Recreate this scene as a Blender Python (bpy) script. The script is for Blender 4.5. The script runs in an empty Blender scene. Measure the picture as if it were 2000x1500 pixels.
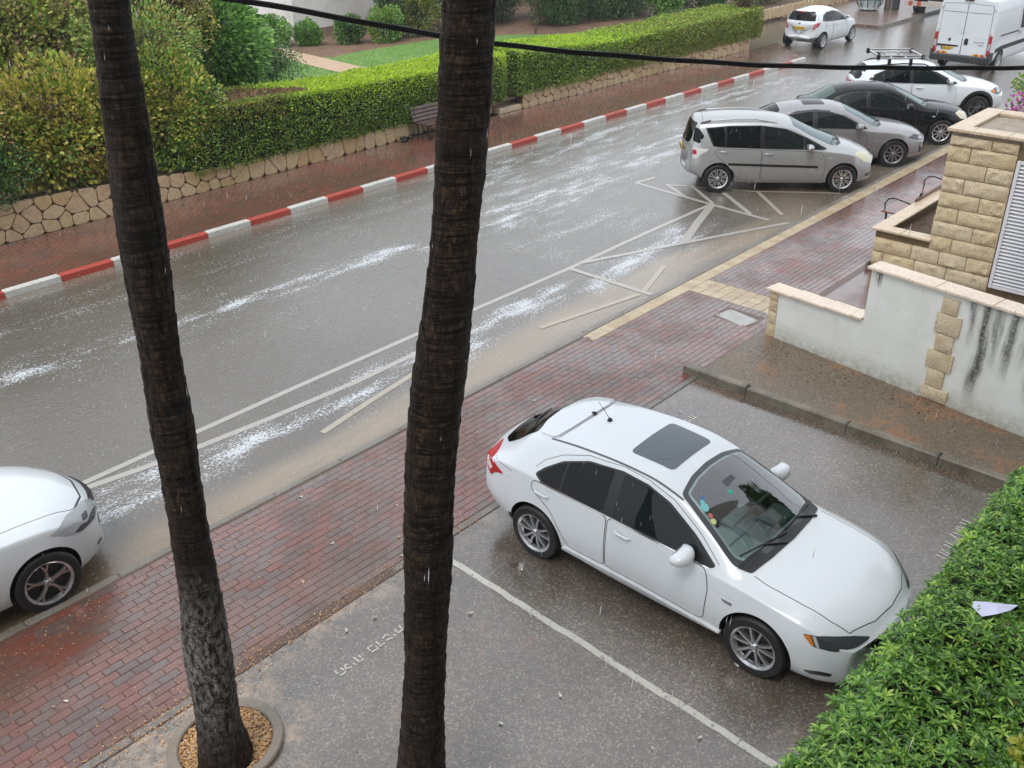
import bpy, bmesh, math, random
import numpy as np
from mathutils import Vector, Matrix
from mathutils.bvhtree import BVHTree
random.seed(7); rng = np.random.default_rng(7)
S = bpy.context.scene
COL = S.collection
R_ = math.radians
# ------------------------------------------------------------------ camera, sky, light
# world: X runs along the street, Y across it (away from the viewer), Z up, metres
CAM_H, PITCH, ROLL, YAW, FPX = 6.645, R_(28.40), R_(-1.012), R_(43.03), 1866.6
cp, sp = math.cos(PITCH), math.sin(PITCH)
_fh = Vector((math.cos(YAW), math.sin(YAW), 0)); _rh = Vector((math.sin(YAW), -math.cos(YAW), 0))
_f = _fh*cp + Vector((0, 0, -sp)); _u0 = _fh*sp + Vector((0, 0, cp))
_r = _rh*math.cos(ROLL) + _u0*math.sin(ROLL); _u = -_rh*math.sin(ROLL) + _u0*math.cos(ROLL)
cam = bpy.data.cameras.new('camera'); camo = bpy.data.objects.new('camera', cam); COL.objects.link(camo)
camo.matrix_world = Matrix(((_r.x, _u.x, -_f.x, 0), (_r.y, _u.y, -_f.y, 0), (_r.z, _u.z, -_f.z, CAM_H), (0, 0, 0, 1)))
cam.sensor_width = 36; cam.lens = FPX/2000*36; cam.clip_start = 0.05; cam.clip_end = 2000
S.camera = camo
SUN_EL, SUN_AZ = 60, 195          # degrees; azimuth of the sun measured from +X towards +Y
w = bpy.data.worlds.new('World'); S.world = w; w.use_nodes = True
nt = w.node_tree; nt.nodes.clear()
wo = nt.nodes.new('ShaderNodeOutputWorld'); bg = nt.nodes.new('ShaderNodeBackground')
sky = nt.nodes.new('ShaderNodeTexSky'); sky.sky_type = 'NISHITA'; sky.sun_disc = False
sky.sun_elevation = R_(SUN_EL); sky.sun_rotation = R_(90-SUN_AZ); sky.air_density = 1.2; sky.dust_density = 4; sky.ozone_density = 1
hs = nt.nodes.new('ShaderNodeHueSaturation'); hs.inputs['Saturation'].default_value = 0.30
mx = nt.nodes.new('ShaderNodeMixRGB'); mx.inputs[0].default_value = 0.62      # closed cloud deck over the clear sky
mx.inputs[2].default_value = (8.3, 8.8, 9.5, 1)
nt.links.new(sky.outputs[0], hs.inputs['Color']); nt.links.new(hs.outputs[0], mx.inputs[1])
nt.links.new(mx.outputs[0], bg.inputs['Color']); bg.inputs['Strength'].default_value = 0.14
nt.links.new(bg.outputs[0], wo.inputs['Surface'])
sl = bpy.data.lights.new('sun', 'SUN'); sl.energy = 0.9; sl.angle = R_(25); sl.color = (1.0, 0.97, 0.93)
so = bpy.data.objects.new('sun', sl); COL.objects.link(so)
_d = Vector((math.cos(R_(SUN_EL))*math.cos(R_(SUN_AZ)), math.cos(R_(SUN_EL))*math.sin(R_(SUN_AZ)), math.sin(R_(SUN_EL))))
so.rotation_euler = _d.to_track_quat('Z', 'Y').to_euler(); so.location = (0, 0, 30)
S.view_settings.view_transform = 'Standard'; S.view_settings.look = 'None'
S.view_settings.exposure = 0.42; S.view_settings.gamma = 1.0; S.view_settings.use_curve_mapping = False
S.cycles.volume_bounces = 0; S.cycles.max_bounces = 6; S.cycles.diffuse_bounces = 3; S.cycles.glossy_bounces = 3; S.cycles.transparent_max_bounces = 6

# ------------------------------------------------------------------ helpers
def lin(c): return tuple(c)+(1,) if len(c) == 3 else tuple(c)
class NT:
    """small node-graph writer"""
    def __init__(s, name):
        s.m = bpy.data.materials.new(name); s.m.use_nodes = True; s.t = s.m.node_tree
        s.b = s.t.nodes['Principled BSDF']
    def n(s, typ, **kw):
        nd = s.t.nodes.new(typ)
        for k, v in kw.items(): setattr(nd, k, v)
        return nd
    def l(s, a, b): s.t.links.new(a, b); return s
    def geo(s): return s.n('ShaderNodeNewGeometry')
    def pos(s): return s.geo().outputs['Position']
    def obj(s): return s.n('ShaderNodeTexCoord').outputs['Object']
    def mapping(s, vec, scale=(1, 1, 1), rot=(0, 0, 0)):
        m = s.n('ShaderNodeMapping'); s.l(vec, m.inputs[0]); m.inputs['Scale'].default_value = scale; m.inputs['Rotation'].default_value = rot
        return m.outputs[0]
    def noise(s, vec, scale, detail=4, rough=.55, dist=0):
        m = s.n('ShaderNodeTexNoise'); s.l(vec, m.inputs['Vector']); m.inputs['Scale'].default_value = scale
        m.inputs['Detail'].default_value = detail; m.inputs['Roughness'].default_value = rough; m.inputs['Distortion'].default_value = dist
        return m.outputs['Fac']
    def voro(s, vec, scale, feature='F1', out='Distance'):
        m = s.n('ShaderNodeTexVoronoi'); m.feature = feature; s.l(vec, m.inputs['Vector']); m.inputs['Scale'].default_value = scale
        return m.outputs[out]
    def ramp(s, fac, stops, interp='LINEAR'):
        r = s.n('ShaderNodeValToRGB'); s.l(fac, r.inputs[0]); cr = r.color_ramp; cr.interpolation = interp
        while len(cr.elements) < len(stops): cr.elements.new(0.5)
        for e, (p, c) in zip(cr.elements, stops):
            e.position = p; e.color = lin(c) if not isinstance(c, (int, float)) else (c, c, c, 1)
        return r.outputs[0]
    def mix(s, fac, a, b, mode='MIX'):
        m = s.n('ShaderNodeMixRGB', blend_type=mode)
        for i, v in ((0, fac), (1, a), (2, b)):
            if hasattr(v, 'is_linked') or hasattr(v, 'links'): s.l(v, m.inputs[i])
            elif i == 0: m.inputs[0].default_value = v
            else: m.inputs[i].default_value = lin(v) if not isinstance(v, (int, float)) else (v, v, v, 1)
        return m.outputs[0]
    def math(s, op, a, b=0.5, c=None, clamp=False):
        m = s.n('ShaderNodeMath', operation=op); m.use_clamp = clamp
        for i, v in ((0, a), (1, b), (2, c)):
            if v is None: continue
            if hasattr(v, 'links'): s.l(v, m.inputs[i])
            else: m.inputs[i].default_value = v
        return m.outputs[0]
    def attr(s, name): a = s.n('ShaderNodeAttribute'); a.attribute_name = name; return a.outputs['Fac']
    def bump(s, h, strength=.3, dist=.01):
        b = s.n('ShaderNodeBump'); s.l(h, b.inputs['Height']); b.inputs['Strength'].default_value = strength; b.inputs['Distance'].default_value = dist
        s.l(b.outputs[0], s.b.inputs['Normal']); s.l(b.outputs[0], s.b.inputs['Coat Normal']); return s
    def set(s, **kw):
        names = dict(color='Base Color', rough='Roughness', metal='Metallic', spec='Specular IOR Level', coat='Coat Weight', coatr='Coat Roughness', ior='IOR', trans='Transmission Weight', sub='Subsurface Weight', emit='Emission Color', emits='Emission Strength', alpha='Alpha')
        for k, v in kw.items():
            i = s.b.inputs[names[k]]
            if hasattr(v, 'links'): s.l(v, i)
            elif k in ('color', 'emit'): i.default_value = lin(v)
            else: i.default_value = v
        return s
MATS = {}
def simple(name, color, rough=.5, metal=0, coat=0, var=0, vs=8, bump=0, bs=60, spec=.5):
    if name in MATS: return MATS[name]
    N = NT(name); N.set(color=color, rough=rough, metal=metal, coat=coat, spec=spec); N.b.inputs['Coat Roughness'].default_value = .04
    if var:
        nz = N.noise(N.obj(), vs, 5, .6)
        N.set(color=N.ramp(nz, [(.3, tuple(c*(1-var) for c in color)), (.7, tuple(min(1, c*(1+var)) for c in color))]))
    if bump: N.bump(N.noise(N.obj(), bs, 4), bump, .004)
    MATS[name] = N.m; return N.m

def link(o, parent=None):
    COL.objects.link(o)
    if parent is not None: o.parent = parent
    return o
def tag(o, label=None, cat=None, group=None, kind=None):
    for k, v in (('label', label), ('category', cat), ('group', group), ('kind', kind)):
        if v: o[k] = v
    return o
def empty(name, loc=(0, 0, 0), rz=0, label=None, cat=None, group=None, parent=None, kind=None):
    o = bpy.data.objects.new(name, None); o.empty_display_size = .1; o.location = loc; o.rotation_euler = (0, 0, rz); link(o, parent)
    return tag(o, label, cat, group, kind)
def sharpen(me, deg=35):
    bm = bmesh.new(); bm.from_mesh(me); th = R_(deg)
    for f in bm.faces: f.smooth = True
    for e in bm.edges:
        if len(e.link_faces) == 2 and e.calc_face_angle(0) > th: e.smooth = False
    bm.to_mesh(me); bm.free()
def mk(name, V, F, mats, parent=None, smooth=None, idx=None, loc=None, rot=None):
    me = bpy.data.meshes.new(name); me.from_pydata([tuple(v) for v in V], [], [tuple(f) for f in F]); me.update()
    if not isinstance(mats, (list, tuple)): mats = [mats]
    for m in mats: me.materials.append(m)
    if idx is not None: me.polygons.foreach_set('material_index', idx)
    if smooth: sharpen(me, smooth)
    o = bpy.data.objects.new(name, me); link(o, parent)
    if loc is not None: o.location = loc
    if rot is not None: o.rotation_euler = rot
    return o
def npmesh(name, V, F, mats, idx=None, smooth=False):
    """fast mesh from numpy arrays, all faces with the same corner count"""
    V = np.asarray(V, np.float32).reshape(-1, 3); F = np.asarray(F, np.int32); k = F.shape[1]
    me = bpy.data.meshes.new(name); me.vertices.add(len(V)); me.vertices.foreach_set('co', V.ravel())
    me.loops.add(F.size); me.loops.foreach_set('vertex_index', F.ravel())
    me.polygons.add(len(F)); me.polygons.foreach_set('loop_start', np.arange(0, F.size, k, dtype=np.int32))
    if not isinstance(mats, (list, tuple)): mats = [mats]
    for m in mats: me.materials.append(m)
    if idx is not None: me.polygons.foreach_set('material_index', np.asarray(idx, np.int32))
    me.polygons.foreach_set('use_smooth', np.full(len(F), bool(smooth)))
    me.update(calc_edges=True); return me
def npobj(name, V, F, mats, parent=None, idx=None, smooth=False):
    return link(bpy.data.objects.new(name, npmesh(name, V, F, mats, idx, smooth)), parent)
class MB:
    """collects simple shapes into one mesh"""
    def __init__(s): s.V = []; s.F = []; s.I = []
    def add(s, V, F, i=0):
        o = len(s.V); s.V += [tuple(v) for v in V]; s.F += [tuple(o+k for k in f) for f in F]; s.I += [i]*len(F); return s
    def box(s, a, b, bev=0, i=0, M=None):
        x0, y0, z0 = a; x1, y1, z1 = b
        if bev <= 0:
            V = [(x, y, z) for z in (z0, z1) for x, y in ((x0, y0), (x1, y0), (x1, y1), (x0, y1))]
            F = [(3, 2, 1, 0), (4, 5, 6, 7), (0, 1, 5, 4), (1, 2, 6, 5), (2, 3, 7, 6), (3, 0, 4, 7)]
        else:
            q = bev; V = []; F = []
            def ring(e, z): return [(x0+e, y0+e, z), (x1-e, y0+e, z), (x1-e, y1-e, z), (x0+e, y1-e, z)]
            V = ring(q, z0)+ring(0, z0+q)+ring(0, z1-q)+ring(q, z1)
            F = [(3, 2, 1, 0), (12, 13, 14, 15)]
            for k in range(3):
                for j in range(4): F.append((k*4+j, k*4+(j+1) % 4, k*4+4+(j+1) % 4, k*4+4+j))
        if M is not None: V = [M @ Vector(v) for v in V]
        return s.add(V, F, i)
    def tube(s, pts, r, n=8, i=0, caps=True):
        pts = [Vector(p) for p in pts]; V = []; F = []; m = len(pts)
        rr = r if isinstance(r, (list, tuple)) else [r]*m
        up = None
        for k, p in enumerate(pts):
            t = (pts[min(k+1, m-1)]-pts[max(k-1, 0)]).normalized()
            a = t.cross(Vector((0, 0, 1)) if abs(t.z) < .95 else Vector((1, 0, 0))).normalized() if up is None else (up - t*up.dot(t)).normalized()
            up = a; b = t.cross(a)
            V += [p+(a*math.cos(2*math.pi*j/n)+b*math.sin(2*math.pi*j/n))*rr[k] for j in range(n)]
        for k in range(m-1):
            for j in range(n): F.append((k*n+j, k*n+(j+1) % n, (k+1)*n+(j+1) % n, (k+1)*n+j))
        if caps: F.append(tuple(range(n-1, -1, -1))); F.append(tuple((m-1)*n+j for j in range(n)))
        return s.add(V, F, i)
    def lathe(s, prof, n=24, axis='z', M=None, i=0, close=False):
        V = []; F = []; m = len(prof)
        for r, h in prof:
            for j in range(n):
                a = 2*math.pi*j/n; c, q = r*math.cos(a), r*math.sin(a)
                V.append(Vector((c, q, h)) if axis == 'z' else Vector((c, h, q)))
        for k in range(m-1 if not close else m):
            k2 = (k+1) % m
            for j in range(n):
                f = (k*n+j, k*n+(j+1) % n, k2*n+(j+1) % n, k2*n+j); F.append(f if axis == 'z' else f[::-1])
        if M is not None: V = [M @ v for v in V]
        return s.add(V, F, i)
    def prism(s, poly, z0, z1, i=0, M=None):
        n = len(poly); V = [(x, y, z0) for x, y in poly]+[(x, y, z1) for x, y in poly]
        F = [tuple(range(n-1, -1, -1)), tuple(range(n, 2*n))]+[(j, (j+1) % n, n+(j+1) % n, n+j) for j in range(n)]
        if M is not None: V = [M @ Vector(v) for v in V]
        return s.add(V, F, i)
    def build(s, name, mats, parent=None, smooth=None, loc=None, rot=None):
        return mk(name, s.V, s.F, mats, parent, smooth, s.I if isinstance(mats, (list, tuple)) and len(mats) > 1 else None, loc, rot)
def struct(o, **kw): o['kind'] = 'structure'; return o
# value noise for displacing meshes
_P = rng.random((64, 64, 64)).astype(np.float32)
def vnoise(x, y, z=0.0):
    x, y, z = np.broadcast_arrays(np.asarray(x, float), np.asarray(y, float), np.asarray(z, float))
    xi, yi, zi = np.floor(x).astype(int), np.floor(y).astype(int), np.floor(z).astype(int)
    fx, fy, fz = x-xi, y-yi, z-zi; fx, fy, fz = [t*t*(3-2*t) for t in (fx, fy, fz)]
    g = lambda a, b, c: _P[(xi+a) & 63, (yi+b) & 63, (zi+c) & 63]
    r = 0
    for a in (0, 1):
        for b in (0, 1):
            for c in (0, 1):
                r = r + g(a, b, c)*(fx if a else 1-fx)*(fy if b else 1-fy)*(fz if c else 1-fz)
    return r
def fbm(x, y, z=0.0, o=4):
    r = 0; a = .5
    for k in range(o): r = r + a*vnoise(np.asarray(x)*2**k+17*k, np.asarray(y)*2**k+5*k, np.asarray(z)*2**k); a *= .5
    return r/(1-.5**o)
def pchip(xs, ys):
    xs = np.asarray(xs, float); ys = np.asarray(ys, float); h = np.diff(xs); d = np.diff(ys)/h; m = np.zeros(len(xs))
    m[0], m[-1] = d[0], d[-1]
    for i in range(1, len(xs)-1):
        if d[i-1]*d[i] > 0:
            w1, w2 = 2*h[i]+h[i-1], h[i]+2*h[i-1]; m[i] = (w1+w2)/(w1/d[i-1]+w2/d[i])
    def f(x):
        x = np.clip(np.asarray(x, float), xs[0], xs[-1]); i = np.clip(np.searchsorted(xs, x)-1, 0, len(xs)-2)
        t = (x-xs[i])/h[i]; t2, t3 = t*t, t*t*t
        return (2*t3-3*t2+1)*ys[i]+(t3-2*t2+t)*h[i]*m[i]+(-2*t3+3*t2)*ys[i+1]+(t3-t2)*h[i]*m[i+1]
    return f
CAMP = Vector((0, 0, CAM_H))
def inframe(p, mg=0.02):
    d = Vector(p)-CAMP; z = d.dot(_f)
    if z < .1: return False, 1e9
    x, y = FPX*d.dot(_r)/z/2000, FPX*d.dot(_u)/z/2000
    return (abs(x) < .5+mg and abs(y) < .375+mg), z
# ------------------------------------------------------------------ ground materials
def rings(N, p, sc):
    a = N.voro(p, sc); b = N.voro(N.mapping(p, (1.3, 1.3, 1), (0, 0, .9)), sc*.8); out = None
    for d in (a, b):
        w = N.math('MULTIPLY', N.math('SINE', N.math('MULTIPLY', d, 42.0)), N.ramp(d, [(.05, 1), (.50, 0)])); out = w if out is None else N.math('ADD', out, w)
    return out
def m_road():
    N = NT('wet_asphalt_road'); p = N.pos()
    big = N.noise(p, .35, 3); fine = N.noise(p, 70, 3, .7); grit = N.voro(p, 95)
    base = N.ramp(big, [(.3, (.060, .048, .036)), (.7, (.108, .096, .083))])
    base = N.mix(N.ramp(fine, [(.46, 0), (.60, .85)]), base, (0.174, 0.156, 0.128))
    base = N.mix(N.ramp(grit, [(.0, .6), (.22, 0)]), base, (0.043, 0.039, 0.035))
    mud = N.math('MULTIPLY', N.attr('mud'), N.ramp(N.noise(N.mapping(p, (.35, 1.6, 1)), 2.2, 5, .6), [(.25, .55), (.6, 1)]))
    px_ = N.n('ShaderNodeSeparateXYZ'); N.l(p, px_.inputs[0]); mrx = N.n('ShaderNodeMapRange'); N.l(px_.outputs[0], mrx.inputs[0]); mrx.inputs[1].default_value = 2.6; mrx.inputs[2].default_value = 5.5
    base = N.mix(mud, base, N.mix(mrx.outputs[0], (.17, .115, .062), (.29, .225, .155)))
    st = N.mapping(p, (.6, 1.3, 1), (0, 0, .22))
    n1 = N.noise(st, 33, 3, .62); brk = N.noise(N.mapping(p, (.30, 1.1, 1), (0, 0, .12)), 2.3, 5, .68)
    D = N.math('MULTIPLY', N.attr('foam'), N.ramp(brk, [(.36, .10), (.50, .75), (.64, 1.35)]))
    foam = N.math('MULTIPLY', N.math('SUBTRACT', N.math('ADD', n1, N.math('MULTIPLY', D, .27)), .685), 10.0, clamp=True)
    base = N.mix(foam, base, (.56, .59, .62))
    N.set(color=base, rough=N.mix(foam, N.ramp(big, [(.35, .07), (.7, .16)]), .6), spec=.55, coat=N.math('SUBTRACT', .7, N.math('MULTIPLY', foam, .6), clamp=True), coatr=.05)
    h = N.math('ADD', N.math('MULTIPLY', N.noise(N.mapping(p, (1, 1.8, 1)), 9, 4, .6), 1.0), N.math('MULTIPLY', fine, .45))
    h = N.math('ADD', h, N.math('MULTIPLY', rings(N, p, 7.0), .10)); N.bump(h, .40, .014); return N.m
def m_lot():
    N = NT('wet_parking_asphalt'); p = N.pos()
    big = N.noise(p, .42, 5, .62); v = N.voro(p, 58, out='Color'); d = N.voro(p, 58); fine = N.noise(p, 150, 2, .7)
    sep = N.n('ShaderNodeSeparateColor'); N.l(v, sep.inputs[0])
    base = N.ramp(big, [(.32, (.070, .053, .037)), (.5, (.125, .102, .081)), (.68, (.245, .215, .192))])
    st = N.ramp(sep.outputs[0], [(.0, (.028, .022, .016)), (.45, (.085, .070, .056)), (.72, (.20, .165, .13)), (.88, (.36, .29, .20)), (1, (.55, .49, .42))])
    base = N.mix(N.ramp(big, [(.3, .24), (.7, .40)]), base, st)
    base = N.mix(N.ramp(d, [(.5, 0), (.85, .7)]), base, (0.083, 0.074, 0.070))
    sand = N.math('MULTIPLY', N.attr('sand'), N.ramp(N.noise(p, 3.5, 5, .65), [(.45, 0), (.62, 1)]))
    base = N.mix(sand, base, (.42, .30, .21))
    needles = N.math('MULTIPLY', N.ramp(N.noise(p, 1.1, 5, .7), [(.60, 0), (.66, .75)]), N.ramp(N.noise(N.mapping(p, (1, .4, 1), (0, 0, .7)), 55, 3, .7), [(.5, 0), (.56, 1)]))
    base = N.mix(needles, base, (.20, .085, .035))
    N.set(color=base, rough=N.ramp(big, [(.35, .05), (.62, .22)]), spec=.9, coat=N.ramp(big, [(.35, 1.0), (.7, .7)]), coatr=.05)
    N.bump(N.math('MULTIPLY', N.math('ADD', N.math('MULTIPLY', d, -.6), N.math('MULTIPLY', fine, .4)), N.ramp(big, [(.34, .15), (.58, 1)])), .45, .006); return N.m
def m_conc(name, c, wet=.35, stain=(.05, .045, .035), amt=.55, sc=3.0):
    N = NT(name); p = N.pos(); a = N.noise(p, sc, 6, .65); b = N.noise(p, 45, 4, .7)
    base = N.ramp(b, [(.3, tuple(x*.78 for x in c)), (.7, tuple(min(1, x*1.15) for x in c))])
    base = N.mix(N.ramp(a, [(.45, 0), (.70, amt)]), base, stain)
    N.set(color=base, rough=wet); N.bump(b, .35, .006); return N.m
def m_brick(name, c):
    N = NT(name); p = N.pos(); a = N.noise(p, 2.2, 5, .65); b = N.noise(p, 90, 4, .7); g = N.noise(p, 14, 4, .7)
    base = N.ramp(b, [(.3, tuple(x*.72 for x in c)), (.7, tuple(x*1.25 for x in c))])
    base = N.mix(N.ramp(a, [(.5, 0), (.75, .45)]), base, (.055, .045, .042))
    base = N.mix(N.ramp(g, [(.60, 0), (.72, .5)]), base, (.30, .20, .12)); base = N.mix(N.ramp(N.noise(p, .7, 4, .6), [(.42, 0), (.62, .55)]), base, (.105, .058, .036))
    N.set(color=base, rough=N.ramp(a, [(.3, .06), (.65, .22)]), spec=.8, coat=N.ramp(N.noise(p, .9, 4, .6), [(.42, .10), (.56, .9)]), coatr=.05); N.bump(b, .3, .004); return N.m
ROADM, LOTM = m_road(), m_lot()
CONC = m_conc('kerb_concrete', (.20, .185, .16), .25, (.12, .085, .055), .6, 1.6); CONCD = m_conc('stained_kerb_concrete', (.22, .195, .15), .4, (.045, .035, .022), .8, 2.2)
BR = [m_brick('paver_red', (.172, .054, .038)), m_brick('paver_rust', (.160, .062, .042)), m_brick('paver_plum', (.140, .062, .052)), m_brick('paver_grey', (.118, .076, .067)), m_brick('paver_dark', (.098, .054, .044))]
CREAM = [m_conc('paver_cream', (.50, .405, .27), .25, (.22, .17, .11), .5, 4), m_conc('paver_sand', (.45, .35, .22), .25, (.22, .16, .10), .5, 4)]
BEDM = m_conc('joint_sand', (.120, .070, .050), .3, (.07, .045, .033))
def zone_attr(me, name, vals):
    a = me.attributes.new(name, 'FLOAT', 'POINT'); a.data.foreach_set('value', np.asarray(vals, np.float32))
def sheet(name, u0, u1, v0, v1, step, z, mat, attrs=None):
    us = np.linspace(u0, u1, int((u1-u0)/step)+1); vs = np.linspace(v0, v1, int((v1-v0)/step)+1); U, W = np.meshgrid(us, vs)
    n, m = len(us), len(vs); V = np.stack([U.ravel(), W.ravel(), np.full(U.size, z)], 1)
    i = np.arange(n*m).reshape(m, n); F = np.stack([i[:-1, :-1].ravel(), i[:-1, 1:].ravel(), i[1:, 1:].ravel(), i[1:, :-1].ravel()], 1)
    o = npobj(name, V, F, mat, smooth=True)
    for k, fn in (attrs or {}).items(): zone_attr(o.data, k, fn(V[:, 0], V[:, 1]))
    return struct(o)
# terrain to the horizon
mk_t = mk('terrain', [(-300, -300, -.12), (500, -300, -.12), (500, 500, -.12), (-300, 500, -.12)], [(0, 1, 2, 3)], m_conc('wet_ground', (.14, .12, .095), .6)); struct(mk_t)
FOAM = [([(-6, 9.9), (3.6, 9.96), (5.2, 9.82), (6.8, 9.77), (8.1, 9.82), (9.2, 9.92), (10.3, 10.09), (12.1, 10.02), (13.6, 10.0), (15.4, 9.9), (17, 10.4)], .22, .95),
        ([(-6, 14.2), (4, 14.06), (6.4, 14.04), (8.8, 13.94), (10.2, 14.17), (12.1, 13.64), (14.4, 13.37), (16.7, 13.5)], .17, .95),
        ([(-6, 16), (4.7, 15.89), (5.6, 15.72), (6.9, 15.78), (8, 15.9)], .12, .6),
        ([(13.0, 13.3), (13.9, 13.48), (16.7, 14.04), (18.3, 14.18), (20.5, 14.42), (22, 14.29), (25, 14.6)], .60, .85),
        ([(15, 15.9), (17.3, 16.04), (19.6, 16.2), (22.8, 16.4), (26.4, 16.5), (29.5, 16.4), (31.4, 15.83), (33, 15.8)], .60, .72),
        ([(12.5, 12.2), (15, 11.9), (17.5, 12.2)], .9, .55), ([(14.2, 10.2), (16, 10.1), (17.6, 9.9)], .3, .5)]
def foam_f(u, v):
    r = .22+.16*np.clip((v-11)/5, 0, 1)+.15*(fbm(u*.5, v*.9, 6, 3)-.5)
    for pts, wd, am in FOAM:
        xs, ys = zip(*pts); c = np.interp(u, xs, ys)+.35*(fbm(u*.7, 3.1, 0)-.5)*2
        e = np.clip((u-xs[0])/.8, 0, 1)*np.clip((xs[-1]-u)/.8, 0, 1)
        ww = wd*2.3*(.5+1.0*fbm(u*.5, 9.3, 1.0))
        r = np.maximum(r, am*e*np.exp(-((v-c)/ww)**2))
    near = np.clip(1-np.abs(v-11.9)/1.2, 0, 1)*np.clip((13-u)/4, 0, 1)
    return r-.10*near-.35*np.clip((u-34)/4, 0, 1)
MUD = [(-6, 8.9), (3.3, 8.94), (4.5, 8.84), (6, 8.86), (7.5, 8.96), (9.1, 9.03), (10.9, 9.19), (12.3, 9.12), (14.7, 9.28), (16.5, 9.02), (17.8, 8.9), (21, 8.9)]
def mud_f(u, v):
    xs, ys = zip(*MUD); c = np.interp(u, xs, ys); ww = np.interp(u, [-6, 3, 6, 9, 13, 16, 18, 21], [.35, .35, .33, .42, .42, .36, .5, .4])*(.85+.4*fbm(u*.6, v*.8, 2))
    m = np.exp(-((v-c)/ww)**4)*np.interp(u, [-6, 0, 4, 17, 20], [.9, .9, .92, .92, .3])
    far = .42*np.clip((u-33)/6, 0, 1)*np.clip(fbm(u*.3, v*.5, 4)*2-.5, 0, 1)
    bay = .45*np.clip(1-np.abs(v-9.6)/1.4, 0, 1)*np.clip((u-17.5)/1.5, 0, 1)*np.clip((27-u)/3, 0, 1)
    edge = .35*np.exp(-((v-17.3)/.25)**2)
    return np.clip(np.maximum.reduce([m, far, bay, edge]), 0, 1)
sheet('road', -8, 75, 8.66, 26, .125, 0.0, ROADM, dict(foam=foam_f, mud=mud_f))
def sand_f(u, v):
    d = np.clip(1-np.abs(v-6.38)/.22, 0, 1)*np.interp(u, [1, 3, 4.5, 5.5, 10], [1, 1, .9, .5, .25])
    r = np.hypot(u-2.52, v-5.8); ring = np.clip(1-np.abs(r-.62)/.22, 0, 1)
    return np.clip(np.maximum(d, ring), 0, 1)
sheet('parking_lot', -8, 10.86, -6, 6.42, .12, .02, LOTM, dict(sand=sand_f))
# ------------------------------------------------------------------ painted road markings (thin worn paint sheets)
def m_paint(name, c, wear=.5):
    N = NT(name); p = N.pos(); a = N.noise(p, 28, 5, .7); b = N.noise(p, 3, 3)
    al = N.ramp(N.math('ADD', N.math('MULTIPLY', a, .8), N.math('MULTIPLY', b, .3)), [(wear-.06, 0), (wear+.03, 1)])
    N.set(color=N.mix(N.noise(p, 9, 4), tuple(x*.75 for x in c), c), rough=.18, spec=.55, coat=.4, coatr=.06, alpha=al); N.bump(N.math('ADD', N.noise(N.mapping(p, (1, 1.8, 1)), 9, 4, .6), N.math('MULTIPLY', N.noise(p, 70, 3, .7), .45)), .4, .012); return N.m
PW = m_paint('worn_white_paint', (.42, .40, .36), .41); PY = m_paint('worn_cream_paint', (.42, .37, .29), .42); PL = m_paint('lot_line_paint', (.58, .56, .50), .45)
def stripe(name, pts, wd, mat, z=.005, parent=None):
    V = []; F = []
    for k, p in enumerate(pts):
        a = Vector(pts[max(k-1, 0)]); b = Vector(pts[min(k+1, len(pts)-1)]); t = (b-a).normalized(); n = Vector((-t.y, t.x))*wd/2
        V += [(p[0]+n.x, p[1]+n.y, z), (p[0]-n.x, p[1]-n.y, z)]
    F = [(2*k, 2*k+1, 2*k+3, 2*k+2) for k in range(len(pts)-1)]
    o = mk(name, V, F, mat, parent); return o
def dense(a, b, n=12, j=.0):
    return [(a[0]+(b[0]-a[0])*k/n+random.uniform(-j, j), a[1]+(b[1]-a[1])*k/n+random.uniform(-j, j)) for k in range(n+1)]
mark = empty('road_marking', (0, 0, 0), kind='structure')
for k, (pts, wd, m) in enumerate([
    ([(-6, 10.70), (3.6, 10.66), (7, 10.71), (9.3, 10.70), (13, 10.66), (15.4, 10.71), (17.95, 10.72)], .10, PW),
    ([(-6, 10.62), (3.4, 10.56), (4.5, 10.37), (6.0, 10.24), (7.5, 10.17), (8.9, 10.2)], .11, PW),
    ([(6.3, 9.38), (7.26, 9.56), (8.16, 9.70), (9.2, 9.88)], .10, PY),
    ([(18.32, 12.96), (18.03, 10.62), (17.9, 9.2)], .11, PW), ([(18.30, 12.96), (18.98, 12.86)], .11, PW),
    ([(18.63, 12.32), (18.92, 11.78), (18.11, 10.70)], .09, PW), ([(18.65, 12.30), (18.15, 11.46)], .09, PW),
    ([(18.94, 10.94), (18.01, 9.71)], .11, PW), ([(19.5, 10.38), (18.38, 9.15)], .10, PY), ([(18.9, 11.7), (19.46, 10.49), (20.6, 8.9)], .07, PY),
    ([(18.03, 10.68), (16.8, 10.26), (15.57, 9.79)], .17, PW), ([(13.4, 10.66), (13.9, 10.47), (15.57, 9.79), (17.0, 9.22), (18.0, 8.80)], .11, PW),
    ([(13.05, 10.62), (13.01, 8.76)], .11, PW), ([(13.05, 8.95), (14.3, 9.38)], .10, PY), ([(10.7, 9.34), (12.9, 8.93)], .10, PY)]):
    q = []
    for a, b in zip(pts[:-1], pts[1:]): q += dense(a, b, max(2, int(math.dist(a, b)/.3)))[:-1]
    stripe('painted_line', q+[pts[-1]], wd, m, .0030+.00025*k, mark)
stripe('parking_bay_line', dense((5.55, 6.22), (5.45, 1.2), 40, .008), .075, PL, .0235, mark)
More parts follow.
